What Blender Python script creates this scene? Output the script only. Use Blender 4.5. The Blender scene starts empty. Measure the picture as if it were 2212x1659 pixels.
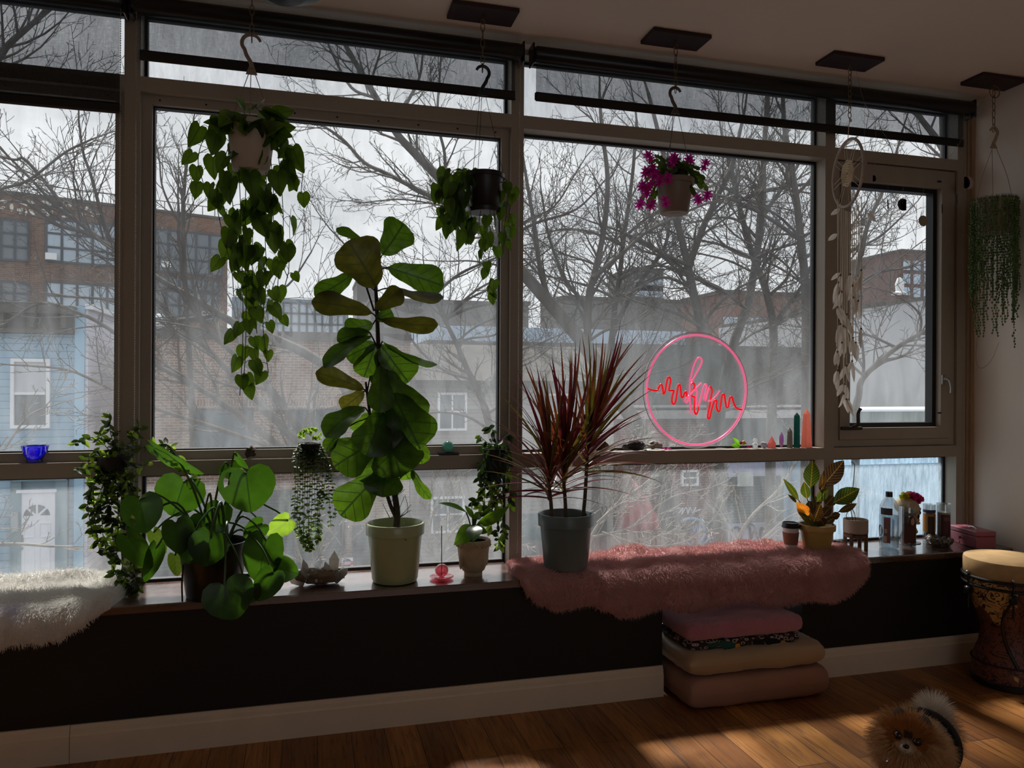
import bpy, math, random
from math import sin, cos, pi, radians, sqrt, atan2
from mathutils import Vector, Matrix, noise

# ------------------------------------------------------------------ camera, sky, sun, exposure
S = bpy.context.scene
COL = S.collection
IW, IH, FPX = 2212, 1659, 1621.0
CAM = Vector((0.0, -3.0, 1.257))
YAW, PITCH, ROLL = radians(15.108), radians(-0.01), radians(0.316)
_fw = Vector((sin(YAW) * cos(PITCH), cos(YAW) * cos(PITCH), sin(PITCH)))
_r = Vector((cos(YAW), -sin(YAW), 0))
_u = _r.cross(_fw)
RT = _r * cos(ROLL) + _u * sin(ROLL)
UP = -_r * sin(ROLL) + _u * cos(ROLL)
FW = _fw
cd = bpy.data.cameras.new('camera')
cam = bpy.data.objects.new('camera', cd)
COL.objects.link(cam)
cd.sensor_width = 36.0
cd.lens = 36.0 * FPX / IW
cd.clip_start = 0.05
cd.clip_end = 600
M = Matrix.Identity(4)
for i in range(3):
    M[i][0], M[i][1], M[i][2], M[i][3] = RT[i], UP[i], -FW[i], CAM[i]
cam.matrix_world = M
S.camera = cam

S.view_settings.view_transform = 'Standard'
S.view_settings.look = 'None'
S.view_settings.gamma = 1
S.view_settings.use_curve_mapping = False
S.view_settings.exposure = -0.25
cy = S.cycles
cy.max_bounces = 9
cy.diffuse_bounces = 7
cy.glossy_bounces = 4
cy.transmission_bounces = 6
cy.transparent_max_bounces = 24
cy.caustics_reflective = False
cy.caustics_refractive = False
cy.sample_clamp_indirect = 4.0
cy.use_denoising = True

SUN_AZ, SUN_EL = radians(-6.0), radians(58.0)
SUN_DIR = Vector((sin(SUN_AZ) * cos(SUN_EL), cos(SUN_AZ) * cos(SUN_EL), sin(SUN_EL)))

def ramp(nt, fac, stops, interp='LINEAR'):
    n = nt.nodes.new('ShaderNodeValToRGB')
    n.color_ramp.interpolation = interp
    el = n.color_ramp.elements
    while len(el) < len(stops):
        el.new(0.5)
    for e, (p, c) in zip(el, stops):
        e.position = p
        e.color = (c[0], c[1], c[2], 1) if len(c) == 3 else c
    nt.links.new(fac, n.inputs[0])
    return n.outputs[0]

def nmath(nt, op, a, b=None, c=None, clamp=False):
    n = nt.nodes.new('ShaderNodeMath')
    n.operation = op
    n.use_clamp = clamp
    for i, x in enumerate((a, b, c)):
        if x is None:
            continue
        if isinstance(x, (int, float)):
            n.inputs[i].default_value = x
        else:
            nt.links.new(x, n.inputs[i])
    return n.outputs[0]

def nmix(nt, fac, a, b, mode='MIX'):
    n = nt.nodes.new('ShaderNodeMix')
    n.data_type = 'RGBA'
    n.blend_type = mode
    for k, x in ((0, fac), (6, a), (7, b)):
        if isinstance(x, (int, float)):
            n.inputs[k].default_value = x
        elif isinstance(x, tuple):
            n.inputs[k].default_value = (*x, 1) if len(x) == 3 else x
        else:
            nt.links.new(x, n.inputs[k])
    return n.outputs[2]

def nnoise(nt, vec, scale, detail=3, rough=0.55, dist=0.0):
    n = nt.nodes.new('ShaderNodeTexNoise')
    n.inputs['Scale'].default_value = scale
    n.inputs['Detail'].default_value = detail
    n.inputs['Roughness'].default_value = rough
    n.inputs['Distortion'].default_value = dist
    if vec is not None:
        nt.links.new(vec, n.inputs['Vector'])
    return n.outputs[0]

def nmap(nt, vec, scale=(1, 1, 1), rot=(0, 0, 0), loc=(0, 0, 0)):
    n = nt.nodes.new('ShaderNodeMapping')
    n.inputs['Scale'].default_value = scale
    n.inputs['Rotation'].default_value = rot
    n.inputs['Location'].default_value = loc
    nt.links.new(vec, n.inputs['Vector'])
    return n.outputs[0]

def ncoord(nt, kind='Object'):
    return nt.nodes.new('ShaderNodeTexCoord').outputs[kind]

W = bpy.data.worlds.new('overcast_sky')
S.world = W
W.use_nodes = True
nt = W.node_tree
bg = nt.nodes['Background']
co = ncoord(nt, 'Generated')
flat = nmap(nt, co, (1, 1, 2.2), loc=(0.35, 0.1, 0))
n1 = nnoise(nt, flat, 3.2, 7, 0.55, 0.35)
n2 = nnoise(nt, flat, 1.6, 3, 0.5, 0.2)
cl = ramp(nt, n1, [(0.30, (0.56, 0.575, 0.61)), (0.48, (0.80, 0.81, 0.83)), (0.62, (1.02, 1.02, 1.03))])
sep = nt.nodes.new('ShaderNodeSeparateXYZ')
nt.links.new(co, sep.inputs[0])
bluemask = nmath(nt, 'MULTIPLY', ramp(nt, n2, [(0.50, (0, 0, 0)), (0.62, (1, 1, 1))]),
                 ramp(nt, sep.outputs[0], [(0.50, (0, 0, 0)), (0.72, (1, 1, 1))]))
sky = nmix(nt, nmath(nt, 'MULTIPLY', bluemask, 0.75), cl, (0.42, 0.60, 0.86))
dot = nt.nodes.new('ShaderNodeVectorMath')
dot.operation = 'DOT_PRODUCT'
nt.links.new(co, dot.inputs[0])
dot.inputs[1].default_value = SUN_DIR
glow = nmath(nt, 'POWER', nmath(nt, 'MAXIMUM', dot.outputs['Value'], 0.0), 14.0)
sky = nmix(nt, 1.0, sky, nmix(nt, glow, (0, 0, 0), (0.75, 0.74, 0.72)), 'ADD')
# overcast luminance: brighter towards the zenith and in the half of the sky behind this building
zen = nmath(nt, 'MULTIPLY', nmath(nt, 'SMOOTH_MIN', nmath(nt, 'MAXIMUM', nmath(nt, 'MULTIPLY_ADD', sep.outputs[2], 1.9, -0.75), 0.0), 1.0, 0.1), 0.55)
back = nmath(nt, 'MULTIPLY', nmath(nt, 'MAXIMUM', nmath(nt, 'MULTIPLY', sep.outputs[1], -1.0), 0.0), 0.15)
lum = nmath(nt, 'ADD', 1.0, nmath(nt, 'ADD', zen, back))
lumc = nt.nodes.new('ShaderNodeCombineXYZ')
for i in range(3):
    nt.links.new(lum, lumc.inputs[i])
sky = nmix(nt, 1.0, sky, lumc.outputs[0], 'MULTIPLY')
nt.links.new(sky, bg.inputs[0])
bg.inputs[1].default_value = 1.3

sl = bpy.data.lights.new('sun', 'SUN')
sl.energy = 11.0
sl.angle = radians(6)
sl.color = (1.0, 0.95, 0.88)
sun = bpy.data.objects.new('sun', sl)
COL.objects.link(sun)
sun.rotation_euler = SUN_DIR.to_track_quat('Z', 'Y').to_euler()
sun.location = (0, 30, 25)

# ------------------------------------------------------------------ helpers
def ray(px, py):
    return FW * FPX + RT * (px - IW / 2) - UP * (py - IH / 2)

def at(px, py, Y):
    d = ray(px, py)
    return CAM + d * ((Y - CAM.y) / d.y)

def atz(px, py, Z):
    d = ray(px, py)
    return CAM + d * ((Z - CAM.z) / d.z)

def dep(px, py, D):
    d = ray(px, py)
    return CAM + d * (D / FPX)

def ppm(p):
    return FPX / (Vector(p) - CAM).dot(FW)

ORG = {}

def lin(h):
    c = [int(h[i:i + 2], 16) / 255 for i in (0, 2, 4)]
    return tuple(x / 12.92 if x <= 0.04045 else ((x + 0.055) / 1.055) ** 2.4 for x in c)

def new_mat(name):
    m = bpy.data.materials.new(name)
    m.use_nodes = True
    return m, m.node_tree, m.node_tree.nodes['Principled BSDF']

def pm(name, col, rough=0.6, metal=0.0, var=0.0, vscale=8.0, spec=0.5, bump=0.0, bscale=60.0, trans=0.0, ior=1.45, emit=None, estr=0.0, sheen=0.0, alpha=1.0, coat=0.0, stretch=(1, 1, 1)):
    m, nt, b = new_mat(name)
    c = lin(col) if isinstance(col, str) else col
    b.inputs['Base Color'].default_value = (*c, 1)
    b.inputs['Roughness'].default_value = rough
    b.inputs['Metallic'].default_value = metal
    b.inputs['Specular IOR Level'].default_value = spec
    b.inputs['IOR'].default_value = ior
    b.inputs['Transmission Weight'].default_value = trans
    b.inputs['Sheen Weight'].default_value = sheen
    b.inputs['Coat Weight'].default_value = coat
    b.inputs['Alpha'].default_value = alpha
    if emit:
        b.inputs['Emission Color'].default_value = (*(lin(emit)), 1)
        b.inputs['Emission Strength'].default_value = estr
    if var or bump:
        co = nmap(nt, ncoord(nt), stretch)
    if var:
        n = nnoise(nt, co, vscale, 4)
        c1 = tuple(x * (1 - var) for x in c)
        c2 = tuple(min(1, x * (1 + var)) for x in c)
        nt.links.new(ramp(nt, n, [(0.3, c1), (0.7, c2)]), b.inputs['Base Color'])
    if bump:
        bp = nt.nodes.new('ShaderNodeBump')
        bp.inputs['Strength'].default_value = bump
        bp.inputs['Distance'].default_value = 0.01
        nt.links.new(nnoise(nt, co, bscale, 4), bp.inputs['Height'])
        nt.links.new(bp.outputs[0], b.inputs['Normal'])
    return m

def leaf_mat(name, col, tcol, rough=0.35, tw=0.45, vein=None, vein_w=0.06, side=0, var=0.25, mid=None, spec=0.4):
    """Leaf: glossy green surface that lets daylight through; veins follow the leaf's own UV."""
    m, nt, b = new_mat(name)
    c, tc = lin(col), lin(tcol)
    n = nnoise(nt, ncoord(nt), 22, 3)
    base = ramp(nt, n, [(0.3, tuple(x * (1 - var) for x in c)), (0.7, tuple(x * (1 + var) for x in c))])
    tcol_ = ramp(nt, n, [(0.3, tuple(x * (1 - var) for x in tc)), (0.7, tuple(min(1, x * (1 + var)) for x in tc))])
    if vein:
        sp = nt.nodes.new('ShaderNodeSeparateXYZ')
        nt.links.new(ncoord(nt, 'UV'), sp.inputs[0])
        ax = nmath(nt, 'ABSOLUTE', nmath(nt, 'SUBTRACT', sp.outputs[0], 0.5))
        midm = nmath(nt, 'LESS_THAN', ax, vein_w * 0.45)
        vm = midm
        if side:
            ph = nmath(nt, 'FRACT', nmath(nt, 'MULTIPLY', nmath(nt, 'SUBTRACT', sp.outputs[1], nmath(nt, 'MULTIPLY', ax, 0.55)), side))
            sm = nmath(nt, 'LESS_THAN', nmath(nt, 'ABSOLUTE', nmath(nt, 'SUBTRACT', ph, 0.5)), vein_w * 0.9)
            vm = nmath(nt, 'MAXIMUM', midm, sm)
        vc = lin(vein)
        base = nmix(nt, vm, base, vc)
        tcol_ = nmix(nt, vm, tcol_, tuple(x * 0.75 for x in vc))
    nt.links.new(base, b.inputs['Base Color'])
    b.inputs['Roughness'].default_value = rough
    b.inputs['Specular IOR Level'].default_value = spec
    t = nt.nodes.new('ShaderNodeBsdfTranslucent')
    nt.links.new(tcol_, t.inputs[0])
    mx = nt.nodes.new('ShaderNodeMixShader')
    mx.inputs[0].default_value = tw
    nt.links.new(b.outputs[0], mx.inputs[1])
    nt.links.new(t.outputs[0], mx.inputs[2])
    nt.links.new(mx.outputs[0], nt.nodes['Material Output'].inputs[0])
    return m

class MB:
    def __init__(s):
        s.v, s.f, s.uv, s.mi = [], [], {}, []
        s.m = 0

    def q(s, *idx):
        s.f.append(idx)
        s.mi.append(s.m)

    def box(s, x0, x1, y0, y1, z0, z1):
        return s.obox(Vector(((x0 + x1) / 2, (y0 + y1) / 2, (z0 + z1) / 2)), (x1 - x0, y1 - y0, z1 - z0))

    def obox(s, c, size, rot=None, bev=0.0):
        c = Vector(c)
        hx, hy, hz = size[0] / 2, size[1] / 2, size[2] / 2
        if bev <= 0:
            k = len(s.v)
            for sx in (-1, 1):
                for sy in (-1, 1):
                    for sz in (-1, 1):
                        p = Vector((sx * hx, sy * hy, sz * hz))
                        s.v.append(tuple(c + (rot @ p if rot else p)))
            for f in ((0, 1, 3, 2), (4, 6, 7, 5), (0, 4, 5, 1), (2, 3, 7, 6), (0, 2, 6, 4), (1, 5, 7, 3)):
                s.q(*[k + i for i in f])
            return s
        b = min(bev, hx * .9, hy * .9, hz * .9)
        pts = []
        for sx in (-1, 1):
            for sy in (-1, 1):
                for sz in (-1, 1):
                    for ax in range(3):
                        e = [hx - b, hy - b, hz - b]
                        e[ax] += b
                        pts.append(Vector((sx * e[0], sy * e[1], sz * e[2])))
        s.hull([c + (rot @ p if rot else p) for p in pts])
        return s

    def hull(s, pts):
        import bmesh
        bm = bmesh.new()
        for p in pts:
            bm.verts.new(p)
        bmesh.ops.convex_hull(bm, input=bm.verts)
        loose = [v for v in bm.verts if not v.link_faces]
        bmesh.ops.delete(bm, geom=loose, context='VERTS')
        bmesh.ops.recalc_face_normals(bm, faces=bm.faces)
        k = len(s.v)
        bm.verts.index_update()
        for v in bm.verts:
            s.v.append(tuple(v.co))
        for f in bm.faces:
            s.q(*[k + v.index for v in f.verts])
        bm.free()
        return s

    def tube(s, pts, rad, n=6, cap=True, closed=False):
        pts = [Vector(p) for p in pts]
        N = len(pts)
        if not isinstance(rad, (list, tuple)):
            rad = [rad] * N
        k = len(s.v)
        t0 = (pts[1] - pts[0]).normalized() if (pts[1] - pts[0]).length > 1e-9 else Vector((0, 0, 1))
        a = Vector((0, 0, 1)) if abs(t0.z) < 0.9 else Vector((1, 0, 0))
        nrm = t0.cross(a).normalized()
        cs = [(cos(2 * pi * j / n), sin(2 * pi * j / n)) for j in range(n)]
        for i, p in enumerate(pts):
            if closed:
                t = pts[(i + 1) % N] - pts[i - 1]
            else:
                t = pts[min(i + 1, N - 1)] - pts[max(i - 1, 0)]
            if t.length < 1e-9:
                t = t0
            t.normalize()
            nrm = nrm - t * nrm.dot(t)
            if nrm.length < 1e-6:
                nrm = t.orthogonal()
            nrm.normalize()
            b = t.cross(nrm)
            r = rad[i]
            for c_, s_ in cs:
                s.v.append((p.x + r * (nrm.x * c_ + b.x * s_), p.y + r * (nrm.y * c_ + b.y * s_), p.z + r * (nrm.z * c_ + b.z * s_)))
            t0 = t
        for i in range(N if closed else N - 1):
            i2 = (i + 1) % N
            for j in range(n):
                j2 = (j + 1) % n
                s.q(k + i * n + j, k + i * n + j2, k + i2 * n + j2, k + i2 * n + j)
        if cap and not closed:
            s.q(*[k + j for j in range(n)][::-1])
            s.q(*[k + (N - 1) * n + j for j in range(n)])
        return s

    def lathe(s, prof, o=(0, 0, 0), n=24, rot=None, sx=1.0, sy=1.0, wob=None):
        o = Vector(o)
        k = len(s.v)
        for i, (r, z) in enumerate(prof):
            for j in range(n):
                a = 2 * pi * j / n
                w = wob(a, z) if wob else 1.0
                p = Vector((r * w * cos(a) * sx, r * w * sin(a) * sy, z))
                s.v.append(tuple(o + (rot @ p if rot else p)))
        for i in range(len(prof) - 1):
            for j in range(n):
                j2 = (j + 1) % n
                s.q(k + i * n + j, k + i * n + j2, k + (i + 1) * n + j2, k + (i + 1) * n + j)
        if prof[0][0] > 1e-6:
            s.q(*[k + j for j in range(n)][::-1])
        if prof[-1][0] > 1e-6:
            s.q(*[k + (len(prof) - 1) * n + j for j in range(n)])
        return s

    def ball(s, c, r, nu=14, nv=9, rot=None, fn=None):
        c = Vector(c)
        if not isinstance(r, (list, tuple)):
            r = (r, r, r)
        k = len(s.v)
        P = []
        for i in range(nv + 1):
            th = pi * i / nv
            for j in range(nu):
                ph = 2 * pi * j / nu
                d = Vector((sin(th) * cos(ph), sin(th) * sin(ph), -cos(th)))
                f = fn(d) if fn else 1.0
                p = Vector((d.x * r[0] * f, d.y * r[1] * f, d.z * r[2] * f))
                s.v.append(tuple(c + (rot @ p if rot else p)))
        for i in range(nv):
            for j in range(nu):
                j2 = (j + 1) % nu
                s.q(k + i * nu + j, k + i * nu + j2, k + (i + 1) * nu + j2, k + (i + 1) * nu + j)
        return s

    def prism(s, poly, o, ex, ey, ez, t):
        """2-D outline extruded by t along ez."""
        o, ex, ey, ez = Vector(o), Vector(ex), Vector(ey), Vector(ez)
        k = len(s.v)
        n = len(poly)
        for d in (0, t):
            for x, y in poly:
                s.v.append(tuple(o + ex * x + ey * y + ez * d))
        s.q(*[k + i for i in range(n)][::-1])
        s.q(*[k + n + i for i in range(n)])
        for i in range(n):
            j = (i + 1) % n
            s.q(k + i, k + j, k + n + j, k + n + i)
        return s

    def strip_leaf(s, p0, p1, nrm, width, prof, ns=9, droop=0.0, cup=0.15, wave=0.0, seed=0.0, twist=0.0):
        """Blade from p0 to p1 with a width profile, cupped about its midrib and drooping off the straight line."""
        p0, p1 = Vector(p0), Vector(p1)
        ax = p1 - p0
        L = ax.length
        ax = ax / L
        nrm = Vector(nrm)
        nrm = (nrm - ax * nrm.dot(ax))
        nrm = nrm.normalized() if nrm.length > 1e-6 else ax.orthogonal().normalized()
        side = ax.cross(nrm)
        k = len(s.v)
        nc = 5
        for i in range(ns + 1):
            t = i / ns
            w = width * 0.5 * pw(prof, t)
            c = p0 + ax * (L * t) + nrm * (droop * L * 4 * t * (1 - t))
            tw = twist * t
            sd = side * cos(tw) + nrm * sin(tw)
            nn = nrm * cos(tw) - side * sin(tw)
            for j in range(nc):
                x = (j / (nc - 1)) * 2 - 1
                z = cup * abs(x) * w + wave * width * sin(t * 17 + seed + x * 2.2) * abs(x)
                s.uv[len(s.v)] = (0.5 + x * 0.5 * pw(prof, t), t)
                s.v.append(tuple(c + sd * (x * w) + nn * z))
        for i in range(ns):
            for j in range(nc - 1):
                a = k + i * nc + j
                s.q(a, a + 1, a + nc + 1, a + nc)
        return s

    def heart_leaf(s, p0, p1, nrm, width, outl, cup=0.12, droop=0.15, wave=0.0, seed=0.0, rings=4, holes=()):
        """Broad leaf drawn in rings about its stalk end p0; p1 is the tip."""
        p0, p1 = Vector(p0), Vector(p1)
        ax = p1 - p0
        L = ax.length
        ax = ax / L
        nrm = Vector(nrm)
        nrm = nrm - ax * nrm.dot(ax)
        nrm = nrm.normalized() if nrm.length > 1e-6 else ax.orthogonal().normalized()
        side = ax.cross(nrm)
        pts = outl + [(-x, y) for x, y in outl[-2:0:-1]]
        n = len(pts)
        k = len(s.v)
        wmax = max(x for x, y in outl)
        s.uv[k] = (0.5, 0.15)
        s.v.append(tuple(p0))
        for q in range(1, rings + 1):
            f = q / rings
            for i, (x, y) in enumerate(pts):
                xx, yy = x * f / wmax * 0.5 * width, y * f * L
                z = cup * abs(xx) - droop * (yy / L) ** 2 * L + wave * width * sin(i * 2.3 + seed) * f * f
                s.uv[len(s.v)] = (0.5 + 0.5 * x / wmax * f, 0.15 + 0.85 * y * f)
                s.v.append(tuple(p0 + side * xx + ax * yy + nrm * z))
        for i in range(n):
            j = (i + 1) % n
            s.q(k, k + 1 + i, k + 1 + j)
            for q in range(rings - 1):
                if (i, q) in holes:
                    continue
                a = k + 1 + q * n
                s.q(a + i, a + n + i, a + n + j, a + j)
        return s

    def build(s, name, mat, parent=None, smooth=True, org=None, angle=40):
        me = bpy.data.meshes.new(name)
        if parent is not None:
            o3 = Vector(ORG[parent.name])
        elif org is not None:
            o3 = Vector(org)
        else:
            xs = [p[0] for p in s.v]; ys = [p[1] for p in s.v]; zs = [p[2] for p in s.v]
            o3 = Vector(((min(xs) + max(xs)) / 2, (min(ys) + max(ys)) / 2, min(zs)))
        me.from_pydata([(p[0] - o3.x, p[1] - o3.y, p[2] - o3.z) for p in s.v], [], s.f)
        mats = mat if isinstance(mat, (list, tuple)) else [mat]
        for m_ in mats:
            me.materials.append(m_)
        if len(mats) > 1:
            me.polygons.foreach_set('material_index', s.mi)
        if s.uv:
            ul = me.uv_layers.new(name='UVMap')
            li = [0] * len(me.loops)
            me.loops.foreach_get('vertex_index', li)
            dat = []
            for vi in li:
                dat.extend(s.uv.get(vi, (0.5, 0.5)))
            ul.data.foreach_set('uv', dat)
        if smooth is True:
            me.polygons.foreach_set('use_smooth', [True] * len(me.polygons))
            try:
                me.set_sharp_from_angle(angle=radians(angle))
            except Exception:
                pass
        me.update()
        ob = bpy.data.objects.new(name, me)
        COL.objects.link(ob)
        if parent is not None:
            ob.parent = parent
        else:
            ob.location = o3
        ORG[ob.name] = o3
        return ob

def pw(tab, t):
    for (a, x), (b, y) in zip(tab, tab[1:]):
        if t <= b:
            return x + (y - x) * (t - a) / (b - a) if b > a else y
    return tab[-1][1]

def thing(name, loc, label, cat, group=None):
    o = bpy.data.objects.new(name, None)
    o.empty_display_size = 0.05
    COL.objects.link(o)
    o.location = loc
    ORG[o.name] = Vector(loc)
    return tag(o, label, cat, group)

def tag(o, label, cat, group=None, kind=None):
    o['label'] = label
    o['category'] = cat
    if group:
        o['group'] = group
    if kind:
        o['kind'] = kind
    return o

def struct(o, label=None):
    o['kind'] = 'structure'
    if label:
        o['label'] = label
    return o

def smooth_path(pts, k=6):
    """Catmull-Rom through the points."""
    P = [Vector(p) for p in pts]
    P = [P[0] * 2 - P[1]] + P + [P[-1] * 2 - P[-2]]
    out = []
    for i in range(1, len(P) - 2):
        for j in range(k):
            t = j / k
            a, b, c, d = P[i - 1], P[i], P[i + 1], P[i + 2]
            out.append(0.5 * ((2 * b) + (c - a) * t + (2 * a - 5 * b + 4 * c - d) * t * t + (3 * b - a - 3 * c + d) * t ** 3))
    out.append(P[-2])
    return out

def lerp(a, b, t):
    return a + (b - a) * t

def text_obj(body, size, mat, parent, loc, rot, name='lettering', ext=0.0005, align='CENTER'):
    cu = bpy.data.curves.new(name, 'FONT')
    cu.body = body
    cu.size = size
    cu.align_x = align
    cu.align_y = 'CENTER'
    cu.extrude = ext
    cu.materials.append(mat)
    o = bpy.data.objects.new(name, cu)
    COL.objects.link(o)
    o.parent = parent
    o.location = Vector(loc) - Vector(ORG[parent.name])
    o.rotation_euler = rot
    ORG[o.name] = Vector(loc)
    return o

# ------------------------------------------------------------------ room surfaces
def floor_mat():
    m, nt, b = new_mat('oak_planks')
    co = ncoord(nt)
    sw = nmap(nt, co, (1, 1, 1), rot=(0, 0, pi / 2))
    br = nt.nodes.new('ShaderNodeTexBrick')
    nt.links.new(sw, br.inputs['Vector'])
    br.offset = 0.37
    br.offset_frequency = 2
    br.inputs['Scale'].default_value = 1.0
    br.inputs['Brick Width'].default_value = 0.86
    br.inputs['Row Height'].default_value = 0.1176
    br.inputs['Mortar Size'].default_value = 0.0013
    br.inputs['Mortar Smooth'].default_value = 0.1
    br.inputs['Bias'].default_value = 0.0
    br.inputs['Color1'].default_value = (*lin('8a5a30'), 1)
    br.inputs['Color2'].default_value = (*lin('c48a4c'), 1)
    br.inputs['Mortar'].default_value = (*lin('1c0f08'), 1)
    g = nnoise(nt, nmap(nt, co, (14, 0.9, 1)), 5, 6, 0.65, 1.2)
    gc = ramp(nt, g, [(0.30, (0.28, 0.22, 0.17)), (0.48, (0.85, 0.8, 0.75)), (0.75, (1.15, 1.08, 1.0))])
    col = nmix(nt, 1.0, br.outputs[0], gc, 'MULTIPLY')
    big = ramp(nt, nnoise(nt, nmap(nt, co, (6, 1.1, 1)), 1.6, 3), [(0.3, (0.62, 0.55, 0.5)), (0.65, (1.1, 1.1, 1.1))])
    col = nmix(nt, 1.0, col, big, 'MULTIPLY')
    nt.links.new(col, b.inputs['Base Color'])
    b.inputs['Roughness'].default_value = 0.36
    nt.links.new(ramp(nt, g, [(0.3, (0.5,) * 3), (0.7, (0.33,) * 3)]), b.inputs['Roughness'])
    bp = nt.nodes.new('ShaderNodeBump')
    bp.inputs['Strength'].default_value = 0.25
    bp.inputs['Distance'].default_value = 0.002
    nt.links.new(nmath(nt, 'SUBTRACT', g, nmath(nt, 'MULTIPLY', br.outputs['Fac'], 1.5)), bp.inputs['Height'])
    nt.links.new(bp.outputs[0], b.inputs['Normal'])
    return m

M_wall = pm('cream_wall_paint', 'e0d8cc', 0.75, var=0.03, vscale=3, bump=0.05, bscale=90)
M_ceil = pm('cream_ceiling_paint', 'ddd0c0', 0.85, var=0.03, vscale=2)
M_dark = pm('black_brown_panel_paint', '0f0b08', 0.6, var=0.2, vscale=4)
M_base = pm('white_baseboard_paint', 'd8c9b4', 0.5, var=0.04, vscale=6)
M_alu = pm('warm_grey_aluminium_frame', '9a9184', 0.42, 0.0, var=0.05, vscale=5, spec=0.4)
M_gask = pm('black_rubber_gasket', '15161a', 0.5)
M_blk = pm('black_plastic', '0c0c0d', 0.35)
M_shelf = None

def shelf_mat():
    m, nt, b = new_mat('lacquered_dark_walnut')
    co = ncoord(nt)
    g = nnoise(nt, nmap(nt, co, (1.2, 16, 8)), 4, 6, 0.6, 0.8)
    nt.links.new(ramp(nt, g, [(0.3, lin('2a160d')), (0.7, lin('5d3620'))]), b.inputs['Base Color'])
    nt.links.new(ramp(nt, nnoise(nt, co, 14, 5), [(0.35, (0.24,) * 3), (0.7, (0.42,) * 3)]), b.inputs['Roughness'])
    b.inputs['Specular IOR Level'].default_value = 0.9
    b.inputs['Coat Weight'].default_value = 1.0
    b.inputs['Coat IOR'].default_value = 2.1
    b.inputs['Coat Roughness'].default_value = 0.13
    return m
M_shelf = shelf_mat()

def glass_mat(name, d0, d1, scale=(3, 3, 0.7), tint=(0.97, 0.985, 0.99), dcol=(0.50, 0.53, 0.56), lo=0.42, hi=0.72):
    """Window pane: clear glass under a film of dust and water streaks that scatters daylight."""
    m, nt, b = new_mat(name)
    out = nt.nodes['Material Output']
    nt.nodes.remove(b)
    co = ncoord(nt)
    st = nnoise(nt, nmap(nt, co, scale), 4, 6, 0.62, 0.5)
    bl = nnoise(nt, co, 1.3, 4, 0.5)
    fine = nnoise(nt, nmap(nt, co, (60, 60, 18)), 3, 3, 0.7)
    f = nmath(nt, 'ADD', nmath(nt, 'MULTIPLY', st, 0.6), nmath(nt, 'ADD', nmath(nt, 'MULTIPLY', bl, 0.3), nmath(nt, 'MULTIPLY', fine, 0.1)))
    fac = ramp(nt, f, [(lo, (d0,) * 3), (hi, (d1,) * 3)])
    tr = nt.nodes.new('ShaderNodeBsdfTransparent')
    tr.inputs[0].default_value = (*tint, 1)
    tl = nt.nodes.new('ShaderNodeBsdfTranslucent')
    tl.inputs[0].default_value = (*dcol, 1)
    gl = nt.nodes.new('ShaderNodeBsdfGlossy')
    gl.inputs['Roughness'].default_value = 0.02
    m1 = nt.nodes.new('ShaderNodeMixShader')
    nt.links.new(fac, m1.inputs[0])
    nt.links.new(tr.outputs[0], m1.inputs[1])
    nt.links.new(tl.outputs[0], m1.inputs[2])
    m2 = nt.nodes.new('ShaderNodeMixShader')
    m2.inputs[0].default_value = 0.035
    nt.links.new(m1.outputs[0], m2.inputs[1])
    nt.links.new(gl.outputs[0], m2.inputs[2])
    nt.links.new(m2.outputs[0], out.inputs[0])
    return m

G_clear = glass_mat('window_glass_dusty', 0.06, 0.20)
G_top = glass_mat('window_glass_condensed', 0.06, 0.34, (8, 8, 2.2))
G_low = glass_mat('window_glass_lower', 0.05, 0.22)
G_frost = glass_mat('window_glass_streaked', 0.12, 0.62, (20, 20, 3.0), dcol=(0.44, 0.55, 0.64), lo=0.38, hi=0.66)

XL, XR, YB, ZC = -3.4, 3.166, -5.6, 2.665
# vertical mullions (x0, x1)
M1 = (-0.655, -0.601); M2 = (0.801, 0.855); M3 = (2.319, 2.373); M4 = (3.080, 3.134)
ZS = 0.506                      # window shelf top
ZT0, ZT1 = 0.912, 0.9665        # lower transom
ZU0, ZU1 = 2.319, 2.373         # upper transom
YG = 0.080                      # glass plane
NX0, NX1 = at(1432, 1400, -0.232).x, at(1735, 1350, -0.232).x   # cubby opening in the panel below the shelf

mb = MB(); mb.box(XL, XR, YB, -0.21, -0.08, 0.0)
mb.box(NX0 - 0.02, NX1 + 0.02, -0.21, 0.12, -0.08, 0.0)
fl = struct(mb.build('floor', floor_mat(), smooth=False, org=(0.0 + 0.0336, 0, 0)), 'warm oak plank floor running towards the windows')
mb = MB(); mb.box(XL, XR + 0.1, YB, 0.12, ZC, ZC + 0.1)
struct(mb.build('ceiling', M_ceil, smooth=False), 'plain cream painted ceiling')
mb = MB(); mb.box(XR, XR + 0.1, YB, 0.12, 0, ZC)
struct(mb.build('wall_right', M_wall, smooth=False), 'cream wall beside the windows')
mb = MB(); mb.box(XL - 0.1, XL, YB, 0.12, 0, ZC)
struct(mb.build('wall_left', M_wall, smooth=False), 'cream wall on the far side of the room')
mb = MB(); mb.box(XL, -0.6, YB - 0.1, YB, 0, ZC); mb.box(2.2, XR, YB - 0.1, YB, 0, ZC); mb.box(-0.6, 2.2, YB - 0.1, YB, 0, 0.9); mb.box(-0.6, 2.2, YB - 0.1, YB, 2.3, ZC)  # opening left for the added fill window
struct(mb.build('wall_back', M_wall, smooth=False), 'cream wall behind the camera')
mb = MB()  # made-up window behind the camera, added to brighten the room-facing sides
for a_, b_ in ((-0.6, -0.55), (0.775, 0.825), (2.15, 2.2)):
    mb.box(a_, b_, YB - 0.08, YB - 0.02, 0.9, 2.3)
mb.box(-0.6, 2.2, YB - 0.08, YB - 0.02, 0.9, 0.95); mb.box(-0.6, 2.2, YB - 0.08, YB - 0.02, 2.25, 2.3)
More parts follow.
